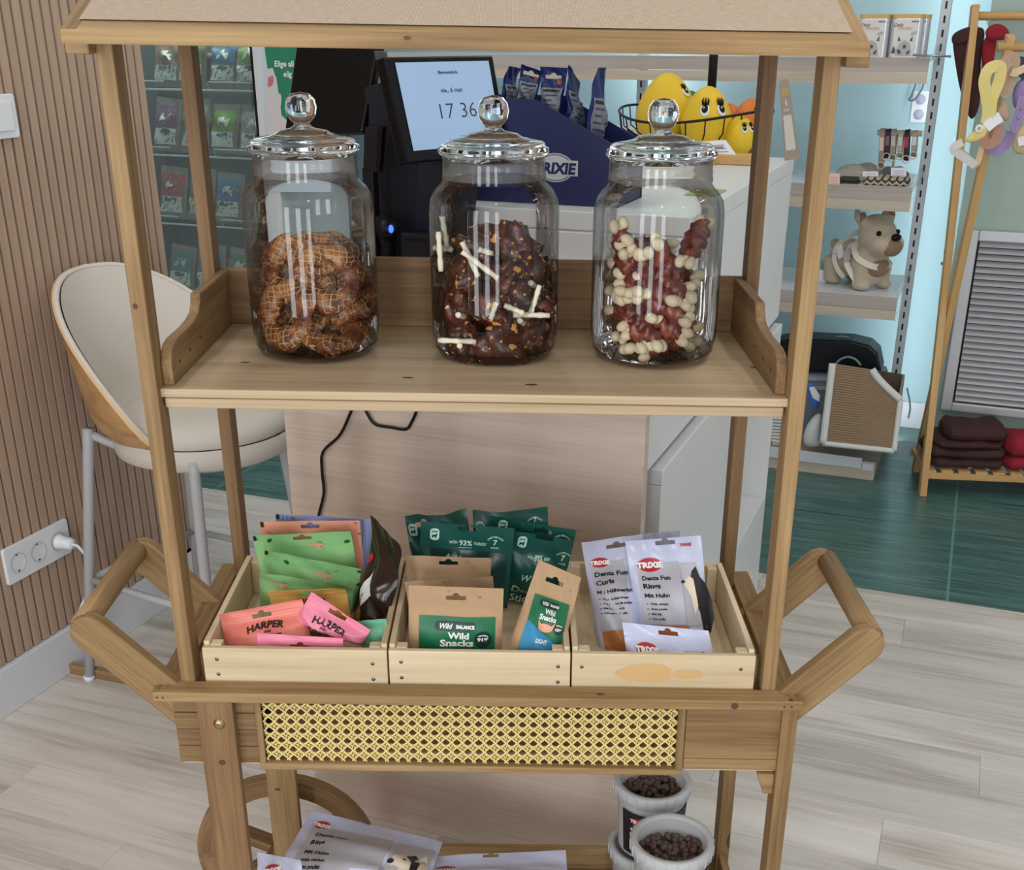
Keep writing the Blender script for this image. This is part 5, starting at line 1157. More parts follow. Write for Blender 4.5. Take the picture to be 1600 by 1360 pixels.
for i, (qd, lab) in enumerate(((((791, 102, .80), (811, 106, .84), (781, 170, .80), (800, 170, .84)), 'navy foil pouch turned sideways, first from the left in the blue display box'),
    (((815, 99, .79), (849, 111, .80), (806, 160, .80), (836, 160, .81)), 'navy foil pouch with hanger hole, second from the left in the blue display box'),
    (((845, 104, .80), (888, 106, .80), (845, 180, .80), (875, 182, .80)), 'navy foil pouch facing front, third from the left in the blue display box'),
    (((886, 101, .79), (903, 130, .84), (886, 190, .79), (908, 205, .84)), 'navy foil pouch turned sideways, fourth from the left in the blue display box'),
    (((930, 105, .80), (945, 105, .84), (914, 215, .80), (942, 220, .84)), 'navy foil pouch turned edge-on, rightmost in the blue display box'))):
    c4 = [PU(x, y, u_) for x, y, u_ in qd]
    rt, fn, w_, h_, _ = pouch('foil_pouch', lab, 'pouch', c4, .010, F_foil, 'foil pouches in the blue display box', .30, .0, hole=(.5, .80) if i in (1, 2) else None, seed=70 + i, wr=.002, bend=.004, nu=10, nv=16)
    b = B(); put_rect(b, w_ * .06, 0, w_ * .94, h_ * .58, fn, 0, 8, 8); up = lambda a, c_: fn(a, c_) + (CAM_P - fn(a, c_)) * .0003
    for k in range(4): put_rect(b, w_ * .14, h_ * (.12 + .1 * k), w_ * (.8 if k % 2 else .6), h_ * (.15 + .1 * k), up, 1, 4, 1)
    put_rect(b, w_ * .14, h_ * .50, w_ * .86, h_ * .55, up, 2, 6, 1)
    if i in (1, 2): put_poly(b, ell(w_ * .75, h_ * .72, w_ * .10, h_ * .07, 12), fn, 3)
    obj('print', b, [M_foilg, plain('foil_text', S8(60, 66, 84), .5), M_ink, plain('foil_orange', S8(150, 84, 52), .5)], rt)

# ------------------------------------------------------------------ egg basket on the raised counter
ZTOP = 1.148
bu = 1.75; bv = uvz(PU(1086, 190, bu))[1]
tb = thing('wire_basket', 'black wire basket holding rubber egg toys on the counter', 'basket', fr(bu, bv, ZTOP))
RX1, RB = .181, .12; ztop, zbot = PU(1086, 184, bu - .181)[2] - .002, ZTOP + .018
b = B(); ringp = [fr(bu + RX1 * math.sin(a), bv + RX1 * math.cos(a), ztop + .012 * math.cos(a * 2 + .6)) for a in np.linspace(0, 2 * PI, 49)[:-1]]; b.tube(ringp, .0032, 6, 0, True); obj('top_ring', b, M_black, tb)
b = B(); b.tube([fr(bu + RB * math.sin(a), bv + RB * math.cos(a), zbot) for a in np.linspace(0, 2 * PI, 37)[:-1]], .0026, 6, 0, True); b.tube([fr(bu + RB * .5 * math.sin(a), bv + RB * .5 * math.cos(a), zbot) for a in np.linspace(0, 2 * PI, 25)[:-1]], .002, 6, 0, True); obj('bottom_ring', b, M_black, tb)
for i in range(26):
    a = 2 * PI * i / 26; b = B(); b.tube([fr(bu + RX1 * math.sin(a), bv + RX1 * math.cos(a), ztop + .012 * math.cos(a * 2 + .6)), fr(bu + RX1 * .97 * math.sin(a), bv + RX1 * .97 * math.cos(a), (ztop + zbot) / 2), fr(bu + RB * 1.02 * math.sin(a), bv + RB * 1.02 * math.cos(a), zbot), fr(bu + RB * .5 * math.sin(a), bv + RB * .5 * math.cos(a), zbot)], .0017, 6); obj('wire', b, M_black, tb)
for a in (.5, 2.6, 4.6):
    b = B(); p = fr(bu + RB * math.sin(a), bv + RB * math.cos(a), 0); b.ball((p[0], p[1], ZTOP + .0085), .0085, 10); obj('foot', b, M_blackg, tb)
pb = PU(1108, 200, bu + .03); b = B(); b.tube([A(pb[0], pb[1], zbot), A(pb[0], pb[1], 1.62)], .0105, 12); obj('pole', b, M_black, tb)
b = B(); b.lathe([(0, 0), (RB, 0), (RB, .002), (0, .002)], fr(bu, bv, zbot - .002), 24); obj('base_plate', b, M_black, tb)
def egg(px, py, u_, r, ar, colm, label, eye=None, rot=0):
    u_ = (u_ + 1.12) * 1.148 - 1.12; r *= 1.148
    c = PU(px, py, u_); t = thing('egg_toy', label, 'dog toy', c, 'rubber egg toys in the wire basket')
    b = B(); n = 20; pr = []
    for i in range(n + 1):
        a = PI * i / n; z = math.cos(a); pr.append((r * math.sin(a) * (1 - .20 * z * (1 if z > 0 else .35)), r * ar * z))
    ax = (V * math.cos(rot) + UP * math.sin(rot), U, -V * math.sin(rot) + UP * math.cos(rot))
    b.lathe(pr, c, 28, 0, ax); obj('egg_body', b, colm, t)
    for ex_, ez_, er_ in (eye or ()):
        ez2 = ez_ * ar
        prof_r = r * math.sqrt(max(.02, 1 - ez_ ** 2)) * (1 - .20 * ez_ * (1 if ez_ > 0 else .35))
        dx = ex_ * prof_r; dy = -math.sqrt(max(1e-6, prof_r ** 2 - dx ** 2)); pc2 = c + ax[0] * dx + ax[1] * dy * 1.0 + ax[2] * r * ez2
        nn_ = nrm(pc2 - c); side_ = nrm(np.cross(UP, nn_)); upx = np.cross(nn_, side_)
        b = B(); b.ball(pc2, (er_ * .8, er_ * 1.15, er_ * .3), 14, 0, (side_, upx, nn_)); obj('eye_white', b, M_inkw, t)
        b = B(); b.ball(pc2 + upx * er_ * .1 + nn_ * er_ * .22, (er_ * .55, er_ * .75, er_ * .2), 12, 0, (side_, upx, nn_)); 
        for k in (-1, 0, 1): b.tube([pc2 + upx * er_ * .8 + side_ * er_ * .35 * k + nn_ * er_ * .2, pc2 + upx * er_ * 1.5 + side_ * er_ * .5 * k + nn_ * er_ * .3, pc2 + upx * er_ * 2.1 + side_ * er_ * .35 * k + nn_ * er_ * .2], [er_ * .22, er_ * .17, er_ * .04], 6)
        obj('eye_lashes', b, M_blackg, t); b = B(); b.ball(pc2 + upx * er_ * .25 - side_ * er_ * .15 + nn_ * er_ * .40, er_ * .16, 8); obj('eye_glint', b, M_inkw, t)
    return t
M_yel = plain('rubber_yellow', S8(226, 190, 42), .55); M_orr = plain('rubber_orange', S8(214, 118, 48), .55); M_grn = plain('rubber_green', S8(40, 128, 70), .55); M_pur = plain('rubber_plum', S8(70, 50, 70), .5)
egg(1041, 178, 1.36, .062, 1.28, M_yel, 'largest yellow egg toy at the left of the wire basket', [(.93, .55, .011)])
egg(1104, 190, 1.30, .051, 1.30, M_yel, 'middle-sized yellow egg toy with black eyelashes in the wire basket', [(.12, .36, .0135), (.78, .36, .0135)])
egg(1156, 212, 1.29, .030, 1.28, M_yel, 'smallest yellow egg toy at the right front of the wire basket', [(.5, .36, .008), (.93, .36, .0075)])
egg(1171, 198, 1.37, .040, 1.35, M_orr, 'orange egg toy at the right of the wire basket', [(.6, .5, .0085)])
egg(1077, 178, 1.47, .036, 1.3, M_grn, 'green egg toy peeping out behind the yellow ones in the wire basket', None)
egg(1138, 196, 1.42, .036, 1.2, M_orr, 'orange-brown egg toy partly hidden at the back of the wire basket', [(.7, .3, .008)])
egg(1137, 218, 1.35, .030, 1.2, M_pur, 'dark plum egg toy squeezed low between the yellow ones in the wire basket', [(.25, .35, .008)])
# cards and stands
b = B(); c_ = Zp(1140, 258, ZTOP); u_, v_, _z = uvz(c_); sl = [(-.078, 0), (-.078, .030), (-.03, .030), (-.028, .03), (.085, .03), (.085, 0)]
t = thing('card_holder', 'small pine card holder with price card, in front of the egg basket', 'card holder', fr(u_, v_, ZTOP))
b.box(fr(u_ + .02, v_ - .01, ZTOP + .011), .165, .045, .0215, (V, U, UP)); obj('wooden_block', b, M_bamboo, t, bevel=.002); b = B(); b.box(fr(u_ - .008, v_ - .058, ZTOP + .0112), .055, .03, .022, (V, U, UP)); obj('wooden_tab', b, M_bamboo, t, bevel=.002)
cc = [PU(1089, 222, u_ + .02), PU(1133, 219, u_ + .02), PU(1149, 242, u_), PU(1103, 244, u_)]
b = B(); nn2 = nrm(np.cross(cc[1] - cc[0], cc[3] - cc[0])); b.add([p for p in cc] + [p + U * .008 for p in cc], [(0, 1, 2, 3), (7, 6, 5, 4), (0, 4, 5, 1), (1, 5, 6, 2), (2, 6, 7, 3), (3, 7, 4, 0)]); obj('card', b, M_whitep, t)
fc = lambda x, y: cc[3] * (1 - x) * (1 - y) + cc[2] * x * (1 - y) + cc[0] * (1 - x) * y + cc[1] * x * y - U * .0008
b = B(); put_rect(b, .18, .2, .34, .8, fc, 1, 2, 2)
for k in range(3): put_rect(b, .42, .22 + .22 * k, .85, .27 + .22 * k, fc, 0, 2, 1)
put_rect(b, .4, .5, .78, .60, fc, 0, 2, 1); obj('print', b, [P_grey, P_leaf], t)
L0, L1 = Zp(1226, 251, ZTOP), Zp(1249, 247, ZTOP); uu = uvz(L0)[0]; L1 = PU(1249, 248, uu); T0, T1 = PU(1217, 126, uu + .03), PU(1232, 123, uu + .03)
t = thing('table_sign', 'tall narrow brown and grey leaflet sign at the far corner of the counter', 'sign', (L0 + L1) / 2)
b = B(); b.add([L0, L1, T1, T0] + [p + U * .003 for p in (L0, L1, T1, T0)], [(0, 1, 2, 3), (7, 6, 5, 4), (0, 4, 5, 1), (1, 5, 6, 2), (2, 6, 7, 3), (3, 7, 4, 0)]); obj('sign_board', b, plain('sign_taupe', S8(150, 138, 124), .5), t)
fs2 = lambda x, y: L0 * (1 - x) * (1 - y) + L1 * x * (1 - y) + T1 * x * y + T0 * (1 - x) * y - U * .0008
b = B(); put_rect(b, .1, .8, .9, .9, fs2, 1, 2, 2); put_rect(b, .15, .12, .85, .56, fs2, 0, 2, 2); put_poly(b, [(.5, .78), (.6, .70), (.52, .66), (.4, .70)], fs2, 0)
for k in range(5): put_rect(b, .25 + .1 * k, .61, .31 + .1 * k, .64, fs2, 0, 1, 1)
obj('print', b, [plain('sign_pale', S8(196, 192, 186), .5), plain('sign_gold', S8(170, 150, 96), .5)], t)
b = B(); c_ = Zp(1103, 302, ZTOP); b.box(c_ + UP * .0012, .055, .09, .0022, (V, U, UP)); b_o = obj('leaflet', b, plain('leaflet_green', S8(156, 176, 110), .5)); tag(b_o, 'green leaflet lying at the front edge of the raised counter', 'leaflet')
b = B(); c_ = Zp(1085, 272, ZTOP); b.box(c_ + UP * .0008, .06, .10, .0014, (V, U, UP)); b_o = obj('card', b, plain('card_grey', S8(196, 190, 180), .5)); tag(b_o, 'pale grey card lying in front of the pine card holder', 'card')
# tray of flat tins
c_ = Zp(985, 226, ZTOP); u_, v_, _z = uvz(c_)
tr_ = thing('tin_tray', 'cardboard tray filled with small flat tins behind the blue display box', 'tray', fr(u_ + .06, v_, ZTOP)); b = B(); b.ub(u_ - .03, u_ + .22, v_ - .17, v_ + .06, ZTOP, ZTOP + .006); obj('tray_base', b, plain('tray_blue', S8(150, 190, 205), .5), tr_)
b = B(); b.ub(u_ - .034, u_ - .03, v_ - .17, v_ + .06, ZTOP, ZTOP + .014); obj('tray_front', b, plain('tray_blue', S8(150, 190, 205), .5), tr_)
for i in range(4):
    for j in range(4):
        p = fr(u_ + .0 + .056 * i, v_ - .142 + .056 * j, ZTOP + .0065); t = thing('flat_tin', 'small flat tin, %s from left in the %s row of the cardboard tray' % (('first', 'second', 'third', 'fourth')[j], ('front', 'second', 'third', 'rear')[i]), 'tin', p, 'flat tins in the cardboard tray')
        b = B(); b.lathe([(0, 0), (.026, 0), (.026, .022), (0, .022)], p, 18); obj('tin_body', b, [plain('tin_red', S8(190, 90, 96), .4), plain('tin_peach', S8(206, 160, 130), .4)][(i + j) % 2], t)
        b = B(); b.lathe([(.0262, .021), (.0268, .023), (.0255, .0245), (.023, .0235), (0, .0235)], p, 18); obj('tin_lid', b, plain('tin_lid_grey', S8(196, 194, 190), .35), t)
# ------------------------------------------------------------------ soft shapes from outlines
def puff(name, poly, fn, thick, m, parent=None, sub=2, rings=((.78, .8), (.4, 1.0)), nrm_=None, **k):
    """stuffed/soft piece: outline points through fn -> points on a real plane, given thickness along the plane normal"""
    pts = [A(*fn(*p)) for p in poly]; c = sum(pts) / len(pts); n = len(pts)
    nn = nrm_ if nrm_ is not None else nrm(sum(np.cross(pts[i] - c, pts[(i + 1) % n] - c) for i in range(n)))
    if nn @ (CAM_P - c) < 0: nn = -nn
    b = B(); vs = list(pts); lay_ = []
    for s_ in (1, -1):
        idx = []
        for q, h_ in rings:
            idx.append(list(range(len(vs), len(vs) + n))); vs += [c + (p - c) * q + nn * thick * .5 * h_ * s_ for p in pts]
        ci = len(vs); vs.append(c + nn * thick * .5 * rings[-1][1] * s_); lay_.append((idx, ci))
    fs = []
    for s_, (idx, ci) in enumerate(lay_):
        prev = list(range(n))
        for r_ in idx:
            for i in range(n): f_ = (prev[i], prev[(i + 1) % n], r_[(i + 1) % n], r_[i]); fs.append(f_ if s_ == 0 else f_[::-1])
            prev = r_
        for i in range(n): f_ = (prev[i], prev[(i + 1) % n], ci); fs.append(f_ if s_ == 0 else f_[::-1])
    b.add(vs, fs, 0, True); return obj(name, b, m, parent, subd=sub, **k)
def strap(name, pts, wd, th, m, parent=None, n=6):
    pts = smooth(pts, n); b = B(); k = len(pts); vs = []; fs = []
    for i, p in enumerate(pts):
        t_ = nrm(pts[min(i + 1, k - 1)] - pts[max(i - 1, 0)]); to = nrm(CAM_P - p); s_ = nrm(np.cross(t_, to)); o_ = nrm(np.cross(s_, t_))
        for a, c_ in ((-1, -1), (1, -1), (1, 1), (-1, 1)): vs.append(p + s_ * wd / 2 * a + o_ * th / 2 * c_)
    for i in range(k - 1):
        for j in range(4): fs.append((i * 4 + j, i * 4 + (j + 1) % 4, i * 4 + 4 + (j + 1) % 4, i * 4 + 4 + j))
    fs += [(3, 2, 1, 0), tuple((k - 1) * 4 + j for j in range(4))]; b.add(vs, fs, 0, False); return obj(name, b, m, parent, bevel=min(wd, th) * .3)

# ------------------------------------------------------------------ shelving against the mint wall
SF, SB = 2.766, 3.165
t = thing('shop_shelving', 'pale laminate shop shelving lit from behind, against the mint wall', 'shelving', fr(2.95, -.3, 0))
M_shw = plain('shelf_white', S8(216, 218, 222), .3)
VL, VR = -.72, .258
b = B(); b.ub(SF, SB, VL, VR, 0, .066); b.g = [(uvz(p)[1], p[2], uvz(p)[0]) for p in b.v]; obj('plinth', b, M_lam, t, bevel=.001)
b = B(); b.ub(SF - .006, SF, VL, VR - .045, .040, .078); obj('price_rail', b, M_shw, t, bevel=.001); b = B(); b.ub(SF - .004, SF, VR - .043, VR - .006, .035, .06); obj('price_rail', b, M_shw, t, bevel=.001)
M_acr = plain('clear_acrylic', (.86, .96, .95), .05, alpha=.28)
for z, vl in ((.625, VL), (.965, VL), (1.335, -1.9)):
    b = B(); b.ub(SF + .004, SB, vl, VR, z - .012, z); obj('shelf_board', b, M_shw, t)
    b = B(); b.ub(SF, SF + .004, vl, VR, z - .040, z); b.g = [(uvz(p)[1], p[2], uvz(p)[0]) for p in b.v]; obj('shelf_fascia', b, M_lamg, t)
    b = B(); b.ub(SF - .002, SF + .004, vl, VR, z - .072, z - .041); b.g = [(uvz(p)[1], p[2], uvz(p)[0]) for p in b.v]; obj('shelf_lip', b, M_lam, t)
    b = B(); b.prism([(SF, z - .07), (SF, z + .002), (SF + .02, z + .03), (SB, z + .03), (SB, z - .02), (SF + .05, z - .09)], V * (VR + .001), U, UP, V * .004); obj('end_panel', b, M_acr, t)
for v, z0 in ((.262, 0), (-.735, 0)):
    b = B(); b.ub(SB, SB + .035, v - .016, v + .016, z0, 2.2); obj('upright', b, plain('upright_paint', S8(210, 214, 220), .4), t, bevel=.002)
    b = B(); z = .06
    while z < 2.15: b.ub(SB - .0008, SB, v - .003, v + .003, z, z + .022); z += .0415
    o = obj('slots', b, M_dark, t); o['kind'] = 'stuff'
# tins on the top shelf
M_tin = plain('tin_silver', S8(196, 198, 206), .28, .4); M_gold = plain('tin_gold', S8(204, 164, 92), .4); M_tlab = plain('tin_label', S8(214, 212, 208), .45)
for i, (px, u_, lab) in enumerate(((1362, 2.80, 'gold-topped pet food tin at the left on the top shelf, by the roof corner'), (1413, 2.80, 'gold-topped pet food tin at the right front of the top shelf'), (1424, 2.93, 'pet food tin standing behind the right front one on the top shelf'), (1376, 2.93, 'pet food tin standing behind the left front one on the top shelf'))):
    p = PU(px, 86, u_); p = A(p[0], p[1], 1.335); t2 = thing('pet_food_tin', lab, 'tin', p, 'pet food tins on the top shelf')
    w_, d_, h_ = .089, .06, .118
    b = B(); b.prism(rrect(w_, d_, .014), p, V, U, UP * h_); obj('tin_body', b, M_tin, t2, bevel=.001); 
    b = B(); b.prism(rrect(w_ + .001, d_ + .001, .014), p + UP * (h_ - .012), V, U, UP * .012); obj('gold_rim', b, M_gold, t2, bevel=.0015)
    ff_ = lambda x, y: p + V * (x - w_ / 2) + UP * y - U * (d_ / 2 + .0006); up = lambda x, y: ff_(x, y) - U * .0005; up2 = lambda x, y: ff_(x, y) - U * .001
    b = B(); put_rect(b, .009, .003, w_ - .012, h_ - .014, ff_, 0, 1, 1); put_text(b, 'nature', up, w_ - .022, h_ - .022, .008, 2, .02); put_text(b, 'Only', up, .021, h_ - .034, .014, 2, 0, .3); put_text(b, 'CHICKEN', up, .040, h_ - .042, .0095, 1, .01)
    put_poly(b, [(.020, .004), (.022, .026), (.030, .042), (.044, .048), (.058, .040), (.064, .022), (.066, .004)], up, 3)
    for e_ in (-1, 1): put_poly(b, [(.044 + e_ * .012, .046), (.044 + e_ * .020, .060), (.044 + e_ * .021, .044)], up, 2)
    put_poly(b, ell(.044, .030, .005, .006, 10), up2, 2); put_poly(b, ell(.030, .016, .005, .008, 10, 30), up2, 2); put_poly(b, ell(.056, .014, .004, .007, 10, -30), up2, 2); put_poly(b, [(.008, .012), (.012, .032), (.020, .022), (.018, .01)], up2, 2)
    put_poly(b, ell(.066, .066, .010, .005, 10, 20), up, 3); obj('label', b, [M_tlab, M_gold, plain('tin_ink', S8(84, 84, 84), .5), plain('tin_grey', S8(176, 176, 172), .5)], t2)
b = B(); q0, q1 = PU(1426, 86, SF - .01), PU(1484, 88, SF - .01); b.tube([q0, q1], .0032, 6); b.ball(q1, .0045, 8); tag(obj('label_rod', b, M_steel), 'thin grey metal rod sticking out to the right of the top shelf', 'rod')
# socket and cable on the wall behind
p = PU(1437, 167, 3.428); b = B(); b.box(p, .055, .105, .012, (V, UP, U)); t2 = thing('wall_socket', 'white double wall socket half hidden behind the shelving upright', 'socket', p); obj('plate', b, M_whitep, t2, bevel=.003)
for s_ in (-1, 1):
    b = B(); b.lathe([(.017, 0), (.015, .004), (0, .004)], p - U * .007 + UP * .025 * s_, 16, 0, (V, UP, -U)); obj('socket_well', b, plain('socket_shade', S8(176, 176, 196), .5), t2)
b = B(); b.tube(smooth([PU(x, y, 3.40) for x, y in ((1432, 128), (1424, 150), (1420, 156), (1428, 156), (1440, 140), (1444, 128))], 5), .003, 6); tag(obj('cable', b, plain('cable_green', S8(80, 110, 108), .5)), 'thin looping cable on the mint wall under the top shelf', 'cable')
# collars on their stand
cz = .965; c0 = PU(1406, 208, 2.93)
t = thing('collar_stand', 'small wooden rail stand on the second shelf, carrying dog collars', 'stand', A(c0[0], c0[1], cz))
b = B(); b.tube([PU(1371, 207, 2.93), PU(1441, 209, 2.93)], .0085, 12); obj('rail', b, M_lam, t); b = B(); q = PU(1399, 230, 2.93); b.tube([A(q[0], q[1], cz), A(q[0], q[1], c0[2])], .004, 10); obj('post', b, M_lam, t); b = B(); b.lathe([(0, 0), (.05, 0), (.05, .008), (0, .008)], A(q[0], q[1], cz), 24); obj('foot', b, M_lam, t)
for px, py0, py1, col, dcol, lab in ((1379, 203, 262, S8(158, 138, 126), S8(226, 196, 190), 'taupe dog collar hanging lowest at the left of the collar rail'), (1388, 204, 248, S8(58, 34, 42), S8(120, 100, 104), 'dark maroon dog collar second from the left on the rail'), (1397, 204, 250, S8(150, 146, 136), S8(196, 192, 178), 'grey dog collar third from the left on the rail'), (1408, 206, 247, S8(176, 164, 148), S8(214, 206, 192), 'beige dog collar fourth from the left on the rail'), (1418, 205, 252, S8(38, 30, 34), S8(170, 44, 58), 'black dog collar with red keeper, fifth on the rail'), (1430, 206, 246, S8(162, 148, 132), S8(208, 216, 226), 'pale taupe dog collar rightmost on the rail')):
    u_ = 2.93; t2 = thing('dog_collar', lab, 'collar', PU(px, py1, u_), 'dog collars on the collar rail'); mm = plain('collar_%d' % px, col, .6)
    rx = .013; pt, pbm = PU(px + .5, py0, u_), PU(px - 2, py1 - 6, u_); pts = [pt - U * .004 + UP * .004] + [pt * (1 - k) + pbm * k - U * .018 for k in (.1, .5, .9)] + [pbm - UP * .006] + [pt * (1 - k) + pbm * k + U * .018 for k in (.9, .5, .1)] + [pt + U * .004 + UP * .004]
    strap('band', pts, .016, .003, mm, t2); strap('label_band', [pt * (1 - k) + pbm * k - U * .022 for k in (.2, .4, .6)], .013, .002, plain('collar_tag_%d' % px, dcol, .5), t2)
    b = B(); b.tube([pbm - UP * .004 + (V * math.cos(a) + UP * math.sin(a)) * .011 - U * .02 for a in np.linspace(0, 2 * PI, 17)[:-1]], .0018, 6, 0, True); obj('ring', b, plain('ring_pale', S8(208, 200, 184), .35, .3), t2)
# textiles on the second shelf
M_tx = plain('knit_grey_beige', S8(170, 162, 150), .9, nz=.25, nscale=70, bmp=.3)
def crumple(name, px0, px1, py0, py1, u0, dpt, m, lab, cat, seed, zb=.965, amp=.4):
    q = random.Random(seed); v0, v1 = uvz(PU(px0, py1, u0))[1], uvz(PU(px1, py1, u0))[1]; zt2 = uvz(PU(px0, py0, u0 + dpt / 2))[2]; hh = zt2 - zb
    ph = [(q.uniform(5, 16), q.uniform(4, 14), q.uniform(0, 6)) for _ in range(5)]
    def f_(s_, t_):
        e = (max(0, 4 * s_ * (1 - s_)) ** .35) * (max(0, 4 * t_ * (1 - t_)) ** .4); k_ = sum(math.sin(a * s_ + c_ * t_ + p_) for a, c_, p_ in ph) / 5
        return fr(u0 + dpt * t_, v0 + (v1 - v0) * s_, zb + .001 + hh * e * (1 - amp / 2 + amp * k_))
    b = B(); b.grid(f_, 28, 20); b.grid(lambda s_, t_: fr(u0 + dpt * t_, v1 + (v0 - v1) * s_, zb + .0008), 2, 2)
    return tag(obj(name, b, m), lab, cat)
crumple('folded_textile', 1298, 1372, 250, 288, 2.86, .2, M_tx, 'crumpled grey-beige knitwear heaped on the second shelf', 'textile', 3)
crumple('folded_textile', 1360, 1416, 258, 285, 3.0, .12, plain('felt_green_grey', S8(128, 136, 124), .9, nz=.15), 'grey-green knitwear behind the collars on the second shelf', 'textile', 8)
def foldroll(name, x0, x1, y0, y1, u0, dep, m, lab, cat, n=1):
    q0, q1 = PU(x0, y1, u0), PU(x1, y1, u0); zt2 = PU(x0, y0, u0)[2]; zb = max(q0[2], q1[2]) if False else q0[2]
    t2 = thing(name, lab, cat, (q0 + q1) / 2)
    for i in range(n):
        z0 = zb + (zt2 - zb) * i / n; z1 = zb + (zt2 - zb) * (i + 1) / n; b = B(); vv0, vv1 = uvz(q0)[1], uvz(q1)[1]
        b.ub(u0, u0 + dep, vv0 + .004 * (i % 2), vv1 - .005 * (i % 2), z0, z1 - .0005); obj('fold', b, m, t2, bevel=(z1 - z0) * .46, seg=4)
    return t2
m, nt, bs = _nt('zigzag_knit'); g = attr(nt, 'grain'); sp = node(nt, 'ShaderNodeSeparateXYZ'); nt.links.new(g, sp.inputs[0])
zz = math_(nt, 'ABSOLUTE', math_(nt, 'SUBTRACT', math_(nt, 'FRACT', math_(nt, 'MULTIPLY', sp.outputs[0], 45.0)), .5)); st = math_(nt, 'FRACT', math_(nt, 'ADD', math_(nt, 'MULTIPLY', sp.outputs[2], 55.0), math_(nt, 'MULTIPLY', zz, 1.0)))
nt.links.new(mixc(nt, math_(nt, 'GREATER_THAN', st, .55), S8(58, 50, 42), S8(176, 168, 146)), bs.inputs['Base Color']); setin(bs, Roughness=.9); M_zig = m
t2 = foldroll('folded_blanket', 1347, 1418, 277, 292, 2.79, .12, M_zig, 'dark zigzag-patterned folded blanket at the front of the second shelf', 'blanket')
for o in t2.children: 
    a_ = o.data.attributes['grain']; vs_ = [A(*v.co) for v in o.data.vertices]; a_.data.foreach_set('vector', np.array([(v @ V, v @ U, v[2]) for v in vs_]).ravel())
foldroll('folded_jumper', 1306, 1341, 278, 289, 2.80, .12, plain('jumper_olive', S8(58, 60, 46), .9), 'dark olive folded jumper at the front of the second shelf', 'jumper', 2)
for x0, x1, y0, y1, u_, col, lab in ((1295, 1312, 271, 291, 2.775, S8(226, 188, 174), 'pink hang tag dangling over the left front of the second shelf'), (1348, 1372, 268, 276, 2.83, S8(232, 232, 236), 'white card lying on the knitwear, second shelf'), (1392, 1416, 262, 278, 2.86, S8(226, 224, 232), 'white printed card standing behind the zigzag blanket')):
    a_, b_, c_, d_ = PU(x0, y1, u_), PU(x1, y1, u_), PU(x1, y0, u_ + .012), PU(x0, y0, u_ + .012); b = B(); b.add([a_, b_, c_, d_] + [p + U * .0015 for p in (a_, b_, c_, d_)], [(0, 1, 2, 3), (7, 6, 5, 4), (0, 4, 5, 1), (1, 5, 6, 2), (2, 6, 7, 3), (3, 7, 4, 0)])
    for k in range(3): b.add([a_ + (b_ - a_) * .15 + (d_ - a_) * (.2 + .22 * k) - U * .0006, a_ + (b_ - a_) * .85 + (d_ - a_) * (.2 + .22 * k) - U * .0006, a_ + (b_ - a_) * .85 + (d_ - a_) * (.26 + .22 * k) - U * .0006, a_ + (b_ - a_) * .15 + (d_ - a_) * (.26 + .22 * k) - U * .0006], [(0, 1, 2, 3)], 1)
    tag(obj('hang_tag', b, [plain('tag_%d' % x0, col, .5), plain('tag_line', S8(170, 160, 176), .5)]), lab, 'tag')

# ------------------------------------------------------------------ plush bulldog on the third shelf
f_ = nrm(V * .76 - U * .65); s_ = nrm(np.cross(UP, f_)); zb = .625          # s_: the dog's left, away from the viewer
mid = (Zp(1341, 455, zb) + Zp(1300, 443, zb)) / 2 + s_ * .052
def dp(a, c_, z): return mid + f_ * a + s_ * c_ + A(0, 0, z)
t = thing('plush_bulldog', 'beige plush bulldog wearing a cream harness, standing on the third shelf', 'plush dog', mid)
M_pl = plain('plush_beige', S8(186, 170, 148), .95, nz=.08, nscale=200, bmp=.25, sheen=.3); M_pl2 = plain('plush_brown', S8(138, 114, 90), .95, nz=.08, nscale=200, sheen=.2); M_plw = plain('harness_cream', S8(222, 214, 200), .9)
b = B(); ax = (f_, s_, UP)
for P_, r_ in (((-.055, 0, .085), (.068, .062, .064)), ((0, 0, .09), (.075, .060, .062)), ((.045, 0, .085), (.060, .066, .070)), ((.05, 0, .055), (.052, .058, .045)),
               ((.066, 0, .178), (.058, .066, .056)), ((.055, 0, .192), (.05, .06, .05)), ((.110, -.026, .152), (.040, .034, .034)), ((.110, .026, .152), (.040, .034, .034)), ((.116, 0, .178), (.032, .027, .018)), ((.090, 0, .138), (.044, .050, .034))): b.ball(dp(*P_), r_, 16, 0, ax)
for a, c_ in ((.055, -.042), (.06, .046), (-.078, -.046), (-.075, .046)): b.tube([dp(a, c_, .012), dp(a, c_, .04), dp(a, c_ * .85, .085)], [.026, .027, .036], 14); b.ball(dp(a + .008, c_, .016), (.032, .027, .016), 14, 0, ax)
b.ball(dp(-.125, 0, .12), (.02, .016, .02), 10, 0, ax)
for e_ in (-1, 1):
    b.tube([dp(.050, e_ * .044, .212), dp(.038, e_ * .064, .236), dp(.030, e_ * .072, .262)], [.028, .023, .006], 12, flat=.7)
o = obj('body', b, M_pl, t); md = o.modifiers.new('r', 'REMESH'); md.mode = 'VOXEL'; md.voxel_size = .005; md.use_smooth_shade = True; md2 = o.modifiers.new('s', 'SMOOTH'); md2.iterations = 6
b = B(); b.ball(dp(.140, 0, .146), (.016, .040, .028), 14, 0, ax); b.ball(dp(.085, 0, .075), (.03, .045, .035), 14, 0, ax); obj('brown_patch', b, M_pl2, t)
b = B(); b.ball(dp(.149, 0, .180), (.012, .019, .012), 12, 0, ax); obj('nose', b, M_blackg, t)
